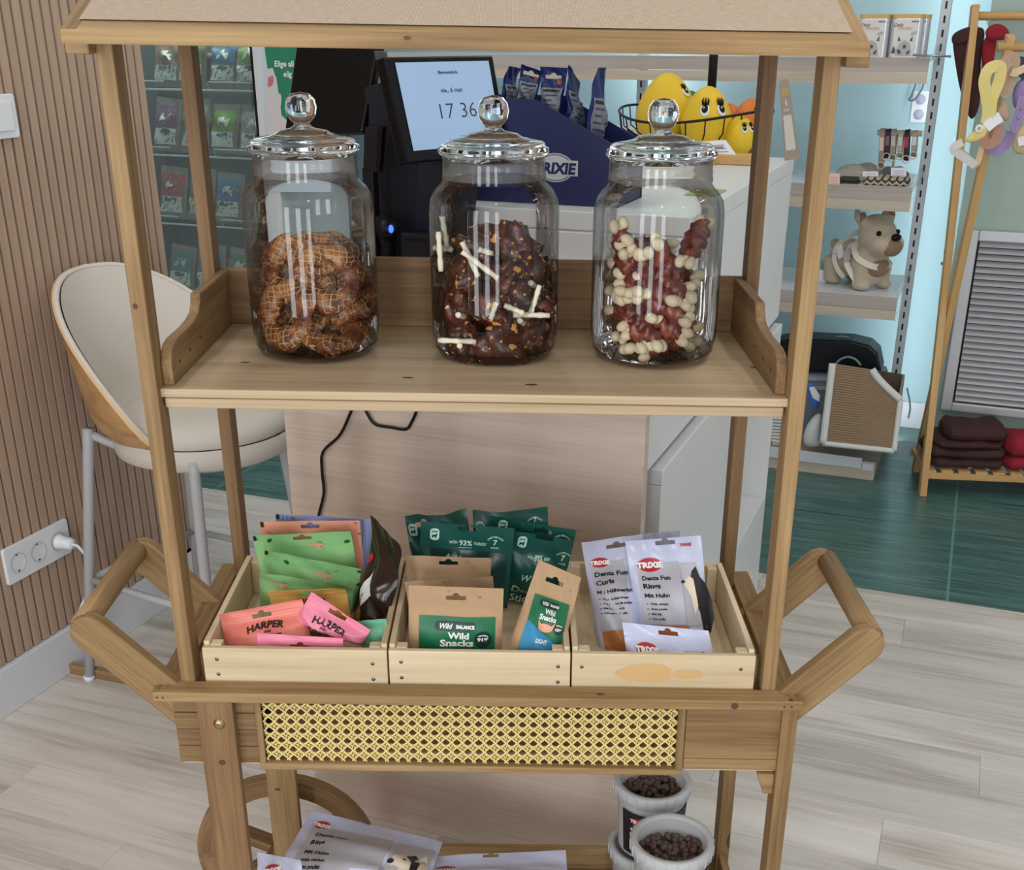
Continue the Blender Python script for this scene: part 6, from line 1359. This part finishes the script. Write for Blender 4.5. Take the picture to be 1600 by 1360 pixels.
for e_ in (-1, 1):
    b = B(); b.ball(dp(.112, e_ * .040, .190), .0085, 10); obj('eye', b, M_blackg, t)
    b = B(); b.ball(dp(.056, e_ * .062, .232), (.008, .014, .020), 10, 0, ax); obj('inner_ear', b, M_pl2, t)
def band(pts, wd, name='harness_strap', m_=None): strap(name, [dp(*p) for p in pts], wd, .006, m_ or M_plw, t, 8)
loop = [(.075 + .012 * math.cos(a), 0, 0) for a in (0,)]
band([(.01, 0, .156), (.02, -.048, .135), (.06, -.066, .105), (.098, -.04, .085), (.108, 0, .08), (.098, .04, .085)], .020)
band([(.01, 0, .156), (.0, -.055, .125), (.012, -.068, .085), (.04, -.066, .05), (.06, -.06, .03)], .018)
band([(-.05, 0, .152), (-.056, -.05, .13), (-.05, -.066, .09), (-.03, -.064, .055), (-.012, -.05, .03)], .016)
band([(.012, 0, .160), (-.02, -.004, .172), (-.05, 0, .160)], .018)
band([(.010, -.058, .128), (.012, -.07, .11), (.016, -.071, .09)], .024, 'buckle', plain('harness_grey', S8(170, 160, 156), .6))
band([(-.058, -.056, .118), (-.055, -.068, .1)], .018, 'buckle', plain('harness_grey', S8(170, 160, 156), .6))
b = B(); q0 = dp(-.022, -.070, .115); b.box(q0, .030, .042, .0015, (nrm(f_ + UP * .5), nrm(UP - f_ * .5), s_)); obj('tag', b, M_inkw, t)
# small things behind the plush dog
b = B(); q = PU(1274, 440, 2.95); b.box(q + A(0, 0, .0), .07, .09, .02, (V, nrm(UP + V * .4), U)); q2 = PU(1282, 398, 3.05)
tag(obj('white_card', b, M_inkw, bevel=.003), 'white card leaning behind the plush bulldog on the third shelf', 'card')
b = B(); q2 = PU(1284, 405, 3.02); b.lathe([(0, 0), (.035, 0), (.036, .02), (.032, .045), (.02, .055), (0, .056)], A(q2[0], q2[1], .625), 20); tag(obj('round_bowl', b, plain('bowl_mint', S8(150, 186, 186), .4)), 'pale mint rounded bowl at the back of the third shelf', 'bowl')

# ------------------------------------------------------------------ bottom shelf: carrier, scratch house, textiles
t = thing('pet_carrier', 'black and grey pet carrier standing at the back of the lowest shelf', 'carrier', fr(3.0, .1, .066))
cu = 2.99; qf = lambda x, y: PU(x, y, cu)
o2 = qf(1215, 580); lc = lambda p: ((p - o2) @ V, p[2] - o2[2])
b = B(); b.prism([lc(qf(*p)) for p in ((1212, 580), (1212, 534), (1240, 529), (1330, 533), (1358, 540), (1371, 552), (1377, 582))], o2, V, UP, U * .12); obj('black_lid', b, M_dark if False else plain('carrier_black', S8(18, 20, 28), .4), t, bevel=.008, seg=3)
b = B(); b.prism([lc(qf(*p)) for p in ((1210, 583), (1379, 586), (1384, 604), (1378, 690), (1215, 680))], o2 - U * .012, V, UP, U * .15); obj('grey_base', b, plain('carrier_grey', S8(138, 146, 156), .45), t, bevel=.008, seg=3)
for k in (590, 604): 
    b = B(); b.prism([lc(qf(*p)) for p in ((1211, k - 4), (1300, k - 2), (1300, k + 4), (1211, k + 2))], o2 - U * .02, V, UP, U * .01); obj('rib', b, plain('carrier_rib', S8(182, 188, 200), .4), t, bevel=.002)
for x0, x1, y0, y1, uu in ((1298, 1334, 534, 526, 3.04), (1305, 1345, 570, 558, 2.96)):
    b = B(); b.tube(smooth([PU(x0, y0, uu), PU(x0 * .8 + x1 * .2, (y0 + 2 * y1) / 3, uu), PU((x0 + x1) / 2, y1, uu), PU(x0 * .2 + x1 * .8, (y0 + 2 * y1) / 3, uu), PU(x1, y0 + 1, uu)], 5), .004, 8); obj('handle', b, plain('carrier_handle', S8(150, 170, 176), .35), t)
# scratch house
M_sis = plain('sisal_brown', S8(148, 124, 98), .85, nz=.2, nscale=120); M_pls = plain('plush_white', S8(222, 220, 216), .95, nz=.06, nscale=250, bmp=.3); M_plg = plain('plush_taupe', S8(150, 140, 128), .95, nz=.1, nscale=200, bmp=.3)
hu = 2.72; hf = lambda x, y: PU(x, y, hu + (.03 if y < 640 else 0)); t = thing('scratch_house', 'ribbed brown cat scratch house with white plush edging, leaning on the lowest shelf', 'cat house', hf(1340, 705))
c_tl, c_tr, c_br, c_bl = PU(1301, 568, hu + .05), PU(1412, 585, hu + .05), PU(1397, 705, hu - .02), PU(1286, 693, hu - .02)
pn = nrm(np.cross(c_tr - c_tl, c_bl - c_tl)); pn = pn if pn @ (CAM_P - c_tl) > 0 else -pn
def hp(s_, q_): return (c_bl * (1 - s_) + c_br * s_) * (1 - q_) + (c_tl * (1 - s_) + c_tr * s_) * q_
def hlim(s_): return 1.0 if s_ < .56 else 1.0 - .33 * ((s_ - .56) / .44) ** .8
NR = 32
b = B(); b.grid(lambda s_, q_: hp(s_, q_ * hlim(s_)) + pn * .0035 * abs(math.sin(q_ * hlim(s_) * NR * PI)), 14, NR * 4); obj('sisal_panel', b, M_sis, t)
outl = [hp(0, k / 6) for k in range(6)] + [hp(k / 8 * .56, 1) for k in range(9)] + [hp(.56 + .44 * k / 8, hlim(.56 + .44 * k / 8)) for k in range(1, 9)] + [hp(1, .67 * (1 - k / 5)) for k in range(1, 6)] + [hp(1 - k / 6, 0) for k in range(1, 6)]
b = B(); n_o = len(outl); b.add([p - pn * .004 for p in outl] + [p - pn * .016 for p in outl], [tuple(range(n_o))] + [tuple(range(2 * n_o - 1, n_o - 1, -1))] + [(i, n_o + i, n_o + (i + 1) % n_o, (i + 1) % n_o) for i in range(n_o)]); obj('backing', b, M_plg, t)
for i0, i1, r_ in ((0, 6, .012), (14, 22, .012), (22, 27, .009), (27, 33, .009)):
    b = B(); b.tube(smooth([p + pn * .002 for p in (outl + outl[:1])[i0:i1 + 1]], 3), r_, 10); obj('plush_edge', b, M_pls, t)
bk_ = [hp(0, 0) - pn * .12, hp(1, 0) - pn * .12, hp(1, 1) - pn * .12, hp(0, 1) - pn * .12]
b = B(); b.add(bk_ + [p - pn * .01 for p in bk_], [(0, 1, 2, 3), (7, 6, 5, 4), (0, 4, 5, 1), (1, 5, 6, 2), (2, 6, 7, 3), (3, 7, 4, 0)]); obj('rear_panel', b, plain('plush_dark', S8(92, 80, 70), .95), t)
for s0 in (0., 1.):
    b = B(); e0, e1 = hp(s0, 0), hp(s0, .98 if s0 == 0 else .67); q0 = hp(s0, 1); nb = hp(1 - s0, 0) - hp(s0, 0); nb = nrm(nb) * .008
    if s0 == 0: pl4 = [e0 - pn * .014, e1 - pn * .014, q0 - pn * .12, e0 - pn * .12]
    else: pl4 = [e0 - pn * .014, e1 - pn * .014, q0 - pn * .12, e0 - pn * .12]
    b.add(pl4 + [p + nb for p in pl4], [(0, 1, 2, 3), (7, 6, 5, 4), (0, 4, 5, 1), (1, 5, 6, 2), (2, 6, 7, 3), (3, 7, 4, 0)]); obj('side_panel', b, M_plg, t)
b = B(); pl4 = [hp(0, 1) - pn * .014, hp(.56, 1) - pn * .014, hp(.62, 1) - pn * .12, hp(0, 1) - pn * .12]; b.add(pl4 + [p - UP * .008 for p in pl4], [(0, 1, 2, 3), (7, 6, 5, 4), (0, 4, 5, 1), (1, 5, 6, 2), (2, 6, 7, 3), (3, 7, 4, 0)]); obj('top_panel', b, M_plg, t)
strap('ribbon', [PU(1417, 606, hu + .03), PU(1421, 625, hu + .03), PU(1422, 640, hu + .03), PU(1419, 654, hu + .03)], .006, .0015, plain('ribbon_grey', S8(110, 136, 142), .6), t)
puff('blue_packet', [(1262, 600), (1266, 592), (1284, 618), (1280, 640), (1272, 643), (1260, 622)], lambda x, y: PU(x, y, 2.80), .03, plain('packet_blue', S8(64, 120, 200), .4)); o = bpy.data.objects['blue_packet']; tag(o, 'blue packet with white label between the cart post and the scratch house', 'packet')
b = B(); put_poly(b, [(1264, 606), (1272, 604), (1281, 618), (1280, 628), (1270, 622)], lambda x, y: PU(x, y, 2.780)); o2_ = obj('packet_label', b, M_inkw, o)
o = puff('white_cushion', [(1252, 697), (1256, 668), (1270, 648), (1286, 640), (1290, 668), (1286, 698), (1270, 700)], lambda x, y: PU(x, y, 2.80), .09, plain('cushion_white', S8(222, 222, 220), .9, bmp=.2)); tag(o, 'white padded cushion beside the scratch house on the lowest shelf', 'cushion')
t = thing('white_crate', 'white slatted tray standing at the left end of the lowest shelf', 'tray', PU(1213, 690, 2.79)); 
for k in range(8):
    p0 = PU(1206, 652 + k * 5, 2.80); p1 = PU(1232, 654 + k * 5, 2.80); b = B(); b.bar(p0, p1, .007, .02, UP); obj('slat', b, M_inkw, t)
b = B(); p0 = PU(1222, 660, 2.83); b.bar(A(p0[0], p0[1], .067), A(p0[0], p0[1], .30), .05, .02, V); obj('back', b, M_inkw, t)

# ------------------------------------------------------------------ bamboo clothes rack
FN, FB = Zp(1438, 775, 0), Zp(1417, 735, 0); e_ = nrm(FB - FN); RW = nrm(np.cross(e_, UP)); RW = RW if RW @ V > 0 else -RW
TF = A(0, 0, 1.466); TN = A(0, 0, 1.386)
du = (FB - FN) @ e_
pA0, pA1 = FN, FN + e_ * .262 + TF            # front foot, far top
pB0, pB1 = FB, FN - e_ * .098 + TN            # rear foot, near top
t = thing('clothes_rack', 'bamboo scissor clothes rack with two rails and a slatted shoe shelf', 'clothes rack', (FN + FB) / 2)
for off, wdt in ((0, 1), (.95, 1)):
    for p0, p1, o in ((pA0, pA1, 0), (pB0, pB1, .023)):
        b = B(); d = nrm(p1 - p0); b.bar(p0 + RW * (off + o + .006), p1 + d * .012 + RW * (off + o + .006), .030, .022, nrm(np.cross(RW, d))); obj('side_pole', b, M_bamboo, t, bevel=.002)
b = B(); b.tube([pA1 - UP * .018, pA1 - UP * .018 + RW * .95], .0125, 14); obj('rail', b, M_bamboo, t)
b = B(); b.tube([pB1 - UP * .018, pB1 - UP * .018 + RW * .95], .0125, 14); obj('rail', b, M_bamboo, t)
for (x, y), p in (((1476.5, 391), pA0), ((1471.5, 412), pA0), ((1487, 399), pB0), ((1483, 418), pB0)):
    q = PL(x, y, p - RW * .005 + (RW * .023 if p is pB0 else 0), RW); b = B(); b.ball(q, (.0055, .0055, .0035), 10, 0, (e_, UP, RW)); obj('bolt', b, plain('rack_bolt', S8(180, 160, 126), .35, .7), t)
zsf = .088
q0 = PL(1437, 738, FN, e_); zsf = q0[2] - .006
a0 = FN + e_ * .012; a1 = FN + e_ * .228
for a in (a0, a1): b = B(); b.bar(A(a[0], a[1], zsf - .008), A(a[0], a[1], zsf - .008) + RW * .95, .020, .014, UP); obj('shelf_rail', b, M_bamboo, t, bevel=.001)
for i in range(17):
    c_ = RW * (.022 + .0545 * i); b = B(); b.bar(A(a0[0], a0[1], zsf + .006) + c_ - e_ * .004, A(a1[0], a1[1], zsf + .006) + c_ + e_ * .004, .038, .008, RW); obj('shelf_slat', b, M_bamboo, t, bevel=.001)
# folded knitwear on the shelf
M_knit = plain('knit_brown', S8(66, 40, 38), .95, nz=.2, nscale=140, bmp=.4); M_redk = plain('knit_red', S8(146, 34, 46), .95, nz=.12, nscale=120, bmp=.3)
zsl = zsf + .0105
def knit(x0, x1, z0, z1, dep, m, lab, seed, front=.02, skew=0):
    q = random.Random(seed); c0 = (PL(x0, 715, FN + e_ * front, e_) - FN) @ RW; c1 = (PL(x1, 715, FN + e_ * front, e_) - FN) @ RW
    tt = thing('folded_jumper', lab, 'jumper', FN + RW * (c0 + c1) / 2 + e_ * (front + dep / 2) + UP * z0, 'folded jumpers on the rack shelf')
    ph = [q.uniform(0, 6) for _ in range(6)]
    def body(s_, t_):
        a = 2 * PI * t_; hy = abs(math.cos(a)) ** .7 * math.copysign(1, math.cos(a)); hz = abs(math.sin(a)) ** .7 * math.copysign(1, math.sin(a))
        e = min(1, 4.5 * min(s_, 1 - s_) + .55); w_ = .003 * math.sin(9 * s_ + ph[0] + hy * 2) + .002 * math.sin(17 * s_ + ph[1])
        return FN + RW * (c0 + (c1 - c0) * s_) + e_ * (front + dep / 2 - hy * dep / 2 * e + .004 * math.sin(7 * s_ + ph[2])) + UP * ((z0 + z1) / 2 + hz * (z1 - z0) / 2 * e + w_ * (hz > 0) + skew * (s_ - .5))
    b = B(); b.grid(body, 30, 24); 
    for s0 in (0, 1):
        ring_ = [body(s0, k / 24) for k in range(24)]; b.add(ring_ + [sum(ring_) / 24 + RW * (.006 if s0 else -.006)], [(k, (k + 1) % 24, 24) for k in range(24)], 0, True)
    obj('knit_fold', b, m, tt); return tt
knit(1455, 1577, zsl, zsl + .040, .18, M_knit, 'dark brown folded jumper at the bottom of the stack on the rack shelf', 1)
knit(1448, 1578, zsl + .034, zsl + .072, .18, M_knit, 'dark brown folded jumper second from the bottom of the stack on the rack shelf', 2)
knit(1458, 1571, zsl + .068, zsl + .100, .17, M_knit, 'dark brown folded jumper third from the bottom of the stack on the rack shelf', 3)
knit(1474, 1573, zsl + .094, zsl + .146, .16, M_knit, 'dark brown folded jumper topmost of the stack on the rack shelf', 4)
knit(1575, 1680, zsl, zsl + .05, .17, M_redk, 'red folded jumper at the bottom of the right-hand pile on the rack shelf', 5)
knit(1573, 1690, zsl + .045, zsl + .115, .16, M_redk, 'red folded jumper on top of the right-hand pile on the rack shelf', 6)
# hanging garments
bp_ = pA1 - UP * .018; fp_ = pB1 - UP * .018
pb_ = lambda k: (lambda x, y: PL(x, y, bp_ + e_ * k, e_)); pf_ = lambda k: (lambda x, y: PL(x, y, fp_ + e_ * k, e_))
def hook(px, plane, top, bot, par):
    q0, q1 = plane(px, top), plane(px, bot); b = B(); b.tube(smooth([q0 + RW * .008 - UP * .004, q0 + RW * .004, q0 - RW * .004, q0 - RW * .008 - UP * .012, q1], 4), .0016, 6); obj('hanger_hook', b, M_steel, par)
t = thing('hanging_coat', 'dark brown knitted dog coat hanging on the rear rail of the rack', 'dog coat', pb_(0)(1500, 200)); 
puff('coat_body', [(1485, 53), (1507, 43), (1528, 37), (1543, 38), (1537, 70), (1533, 95), (1534, 150), (1530, 180), (1517, 200), (1507, 173), (1496, 135), (1487, 75)], pb_(.0), .034, M_knit, t); puff('collar_fold', [(1484, 53), (1507, 43), (1526, 38), (1526, 62), (1508, 66), (1487, 75)], pb_(-.012), .022, M_knit, t, rings=((.92, .9), (.6, 1.0))); hook(1529, pb_(0), 22, 45, t)
t = thing('hanging_coat', 'dark red knitted dog coat hanging beside the brown one on the rear rail', 'dog coat', pb_(0)(1545, 150))
puff('coat_body', [(1533, 62), (1548, 44), (1560, 50), (1556, 80), (1549, 115), (1541, 155), (1533, 150), (1533, 100)], pb_(-.03), .034, M_redk, t); puff('hood', [(1534, 50), (1548, 36), (1568, 35), (1581, 50), (1576, 64), (1560, 63), (1545, 67)], pb_(-.055), .03, M_redk, t); hook(1547, pb_(0), 22, 45, t)
def strapx(par, name, px, pl, wd, m): strap(name, [pl(*p) for p in px], wd, .006, m, par)
M_yelh = plain('harness_yellow', S8(222, 206, 130), .7); M_tanh = plain('harness_tan', S8(182, 154, 132), .75); M_lil = plain('harness_lilac', S8(150, 130, 176), .6); M_bei = plain('harness_beige', S8(214, 190, 150), .75); M_dgr = plain('harness_dark', S8(70, 64, 82), .7); M_pinkb = plain('harness_rose', S8(176, 130, 116), .6)
t = thing('dog_harness', 'yellow dog harness with daisy, hanging leftmost on the front rail', 'harness', pf_(0)(1530, 230), 'dog harnesses on the front rail')
puff('chest_pad', [(1504, 222), (1515, 208), (1532, 198), (1541, 188), (1548, 200), (1540, 215), (1528, 222), (1512, 225)], pf_(-.05), .018, M_yelh, t)
strapx(t, 'neck_strap', ((1541, 192), (1544, 172), (1541, 150), (1538, 126), (1545, 108), (1558, 103), (1564, 108), (1560, 130), (1550, 155), (1547, 180), (1543, 195)), pf_(-.05), .030, M_yelh)
strapx(t, 'belly_strap', ((1504, 222), (1492, 229), (1490, 235), (1500, 242), (1515, 252), (1524, 259)), pf_(-.06), .022, M_whitep if False else plain('strap_white', S8(206, 204, 200), .6))
strapx(t, 'belly_strap', ((1492, 233), (1506, 240), (1524, 258), (1534, 232), (1540, 215)), pf_(-.04), .016, M_bei)
b = B(); q = pf_(-.062)(1530, 201); 
for k in range(8): a = 2 * PI * k / 8; b.ball(q + (RW * math.cos(a) + UP * math.sin(a)) * .0075, (.0045, .0045, .002), 8, 0, (RW, UP, e_))
obj('daisy', b, M_inkw, t); b = B(); b.ball(q - e_ * .002, .0035, 8); obj('daisy_centre', b, M_gold, t)
t = thing('dog_harness', 'tan dog harness with white buckle, second on the front rail', 'harness', pf_(0)(1560, 190), 'dog harnesses on the front rail')
strapx(t, 'neck_strap', ((1566, 150), (1561, 130), (1568, 105), (1578, 92), (1584, 95), (1580, 115), (1572, 140), (1564, 150)), pf_(-.01), .034, M_tanh)
puff('chest_pad', [(1553, 178), (1562, 165), (1570, 155), (1576, 165), (1580, 185), (1572, 192), (1560, 188)], pf_(-.03), .02, M_tanh, t)
strapx(t, 'buckle', ((1540, 200), (1552, 190), (1564, 182)), pf_(-.055), .030, M_whitep)
strapx(t, 'belly_strap', ((1538, 205), (1536, 216), (1545, 226), (1556, 218), (1562, 195)), pf_(-.05), .026, M_pinkb)
hook(1582, pf_(0), 62, 92, t)
t = thing('dog_harness', 'lilac dog harness with studs, third on the front rail', 'harness', pf_(0)(1585, 200), 'dog harnesses on the front rail')
puff('chest_pad', [(1580, 150), (1586, 128), (1600, 118), (1612, 125), (1610, 160), (1596, 178), (1582, 172)], pf_(.02), .03, M_lil, t)
strapx(t, 'neck_strap', ((1604, 120), (1596, 112), (1584, 108), (1580, 100), (1592, 96), (1606, 100)), pf_(.01), .026, M_dgr)
strapx(t, 'belly_strap', ((1600, 150), (1594, 172), (1586, 198), (1580, 202)), pf_(-.03), .026, M_lil)
strapx(t, 'belly_strap', ((1545, 228), (1556, 236), (1572, 225), (1580, 205)), pf_(.0), .028, M_lil)
b = B(); b.ball(pf_(-.045)(1595, 170), .004, 8); b.ball(pf_(-.045)(1591, 184), .004, 8); obj('studs', b, M_steel, t)
t = thing('dog_harness', 'beige dog harness at the right edge of the picture on the front rail', 'harness', pf_(0)(1600, 220), 'dog harnesses on the front rail')
strapx(t, 'neck_strap', ((1604, 105), (1590, 112), (1586, 114), (1580, 112)), pf_(-.02), .020, M_bei)
puff('chest_pad', [(1578, 232), (1586, 208), (1598, 192), (1612, 190), (1612, 236), (1596, 245), (1584, 240)], pf_(.03), .03, M_bei, t)
strapx(t, 'buckle', ((1590, 222), (1600, 220), (1610, 222)), pf_(-.0), .026, M_whitep)

# ------------------------------------------------------------------ glass door fridge and poster at the back left
FU = 2.62
vr = uvz(PU(394, 120, FU))[1]; t = thing('display_fridge', 'glass door display fridge full of frozen pouches, behind the bar stool', 'fridge', fr(2.9, vr - .4, 0))
M_fin = plain('fridge_inside', S8(96, 108, 104), .6)
b = B(); b.ub(FU + .45, FU + .48, vr - .75, vr, .1, 1.95); obj('back_wall', b, M_fin, t)
b = B(); b.ub(FU, FU + .48, vr - .001, vr + .014, .08, 1.95); obj('side_wall', b, M_blackg, t); b = B(); b.ub(FU - .01, FU + .48, vr + .0145, vr + .085, .0, 2.0); obj('white_frame', b, M_white, t, bevel=.004)
b = B(); b.ub(FU, FU + .48, vr - .77, vr - .755, .08, 1.95); obj('side_wall', b, M_fin, t)
b = B(); b.ub(FU, FU + .48, vr - .77, vr, .0, .1); obj('base', b, M_dark, t); b = B(); b.ub(FU, FU + .48, vr - .77, vr, 1.95, 2.0); obj('top', b, M_white, t)
m, nt, bs = _nt('door_glass'); tr = node(nt, 'ShaderNodeBsdfTransparent'); tr.inputs[0].default_value = (.80, .86, .85, 1); gl = node(nt, 'ShaderNodeBsdfGlossy'); gl.inputs['Roughness'].default_value = .04; mx = node(nt, 'ShaderNodeMixShader'); mx.inputs[0].default_value = .05
nt.links.new(tr.outputs[0], mx.inputs[1]); nt.links.new(gl.outputs[0], mx.inputs[2]); nt.links.new(mx.outputs[0], nt.nodes['Material Output'].inputs[0])
b = B(); b.ub(FU - .012, FU - .008, vr - .76, vr - .002, .1, 1.95); obj('glass_door', b, m, t)
zsh = [PU(360, y, FU + .02)[2] for y in (142, 247, 356, 470)]
for z in zsh:
    b = B(); b.tube([fr(FU + .02, vr - .75, z), fr(FU + .02, vr - .005, z)], .004, 6); b.tube([fr(FU + .02, vr - .75, z + .028), fr(FU + .02, vr - .40, z + .028)], .0028, 6); b.tube([fr(FU + .02, vr - .20, z), fr(FU + .02, vr - .205, z + .028), fr(FU + .02, vr - .005, z + .028)], .0028, 6); b.tube([fr(FU + .43, vr - .75, z), fr(FU + .43, vr - .005, z)], .004, 6)
    for k in range(0): vv = vr - .74 + .0315 * k; b.tube([fr(FU + .02, vv, z), fr(FU + .43, vv, z)], .0018, 5)
    obj('wire_shelf', b, M_wire, t)
q = random.Random(4); names = ['green', 'purple', 'grey', 'lime', 'red', 'blue', 'brown', 'teal']
cols = {'green': S8(70, 120, 90), 'purple': S8(120, 84, 120), 'grey': S8(150, 150, 150), 'lime': S8(110, 150, 60), 'red': S8(180, 70, 62), 'blue': S8(60, 120, 160), 'brown': S8(130, 110, 90), 'teal': S8(70, 130, 130)}
items = [(0, 262, 'brown', 'brown and cream'), (0, 300, 'lime', 'yellow-green'), (0, 350, 'blue', 'blue and white'), (0, 392, 'lime', 'lime and white'), (1, 262, 'purple', 'purple and white'), (1, 305, 'grey', 'grey'), (1, 350, 'lime', 'bright green'), (1, 396, 'grey', 'pale grey'), (2, 272, 'red', 'red and brown'), (2, 315, 'brown', 'brown'), (2, 358, 'blue', 'blue and white'), (3, 285, 'teal', 'teal'), (3, 330, 'blue', 'dark teal'), (3, 374, 'green', 'green and pink')]
for r_, px, cn, ct in items:
    z = zsh[r_] + .006; u_ = FU + .07 + q.uniform(0, .03); base = PU(px, (142, 247, 356, 470)[r_], u_); vv = uvz(base)[1]; hh = q.uniform(.17, .20); ww = .125
    tl = fr(u_ + .05, vv - ww / 2 + q.uniform(-.012, .012), z + hh); tr_ = fr(u_ + .05, vv + ww / 2, z + hh * q.uniform(.92, 1.03)); bl = fr(u_, vv - ww / 2, z); br = fr(u_, vv + ww / 2, z)
    rt, fn, w_, h_, _ = pouch('frozen_pouch', 'frozen pouch, %s label, fridge shelf %s, %s' % (ct, ('one', 'two', 'three', 'four')[r_], 'left of the cart post' if px < 290 else 'behind the cart post' if px < 330 else 'right of the cart post'), 'pouch', (tl, tr_, bl, br), .02, plain('film_clear_grey', S8(136, 132, 118), .25), 'frozen pouches in the fridge', .12, .03, seed=100 + px + r_, wr=.004, nu=10, nv=12)
    b = B(); put_rect(b, w_ * .1, h_ * .42, w_ * .9, h_ * .86, fn, 0, 6, 6); put_rect(b, w_ * .12, h_ * .12, w_ * .88, h_ * .42, fn, 1, 6, 5); up = lambda a, c_: fn(a, c_) + (CAM_P - fn(a, c_)) * .0004
    put_poly(b, [(w_ * x, h_ * y) for x, y in ((.3, .5), (.35, .7), (.5, .74), (.55, .66), (.7, .72), (.68, .5), (.6, .6), (.4, .6))], up, 2); put_poly(b, ell(w_ * .5, h_ * .36, w_ * .22, h_ * .05, 12), up, 3); obj('label_print', b, [plain('frz_' + cn, cols[cn], .4), plain('frz_white', S8(206, 208, 200), .4), plain('frz_pale', S8(200, 200, 190), .4), plain('frz_ink', S8(80, 96, 90), .5)], rt)
    # more frozen bags behind
    b = B(); b.box(fr(u_ + .15, vv, z + .06), .085, .06, .11, (V, U, UP)); tag(obj('frozen_block', b, plain('frozen_meat', S8(120, 104, 92), .5, nz=.2, nscale=60), bevel=.018, seg=3), 'brownish frozen bag at the back of the fridge shelves', 'frozen food', 'frozen bags at the back of the fridge')
# poster
pu_ = FU - .012; fpz = lambda k: (lambda x, y: PU(x, y, pu_ - .001 * k)); x0, x1 = 413, 517
t = thing('wall_poster', 'green and white advertising panel with a pale hand, beside the display fridge', 'poster', PU(460, 240, pu_))
b = B(); qd = [PU(416, 300, pu_), PU(517, 300, pu_), PU(517, 30, pu_), PU(409, 30, pu_)]; b.add(qd + [p + U * .02 for p in qd], [(0, 1, 2, 3), (7, 6, 5, 4), (0, 4, 5, 1), (1, 5, 6, 2), (2, 6, 7, 3), (3, 7, 4, 0)]); obj('board', b, plain('poster_pale', S8(200, 212, 220), .5), t)
b = B(); b.add([fpz(1)(x, y) for x, y in ((411, 40), (516, 40), (517, 192), (443, 192), (440, 180), (432, 120), (418, 108), (414, 80))], [tuple(range(8))], 0)
b.add([fpz(2)(x, y) for x, y in ((416, 108), (426, 106), (432, 124), (436, 150), (440, 180), (456, 196), (456, 240), (418, 240))], [tuple(range(8))], 1)
put_poly(b, [(434, 148), (438, 146), (440, 152), (439, 166), (435, 168), (432, 158)], fpz(3), 1); put_poly(b, [(419, 121), (426, 118), (427, 128), (422, 136), (418, 134)], fpz(4), 2); put_poly(b, [(443, 208), (452, 214), (460, 218), (454, 226), (446, 220)], fpz(4), 2); put_poly(b, [(504, 214), (515, 212), (517, 224), (514, 236), (506, 232)], fpz(4), 4)
fp_t = lambda x, y: fpz(3)(x, -y)
put_text(b, 'Elige ali', fp_t, 429, -104, 13, 3, .01, align='l', width=30); put_text(b, 'elig', fp_t, 443, -120, 13, 3, .01, align='l', width=13)
obj('print', b, [plain('poster_green', S8(26, 128, 92), .5), plain('poster_hand', S8(214, 206, 204), .5), plain('poster_nail', S8(206, 110, 110), .45), M_inkw, plain('poster_dog', S8(150, 120, 96), .5)], t)
P = fr(FU + .2, vr - .38, 1.9); area('fridge_fill_light', P, P - UP, .5, .2, 6, (.92, 1, .97))  # added fill lamp inside the fridge, only to brighten its dark contents
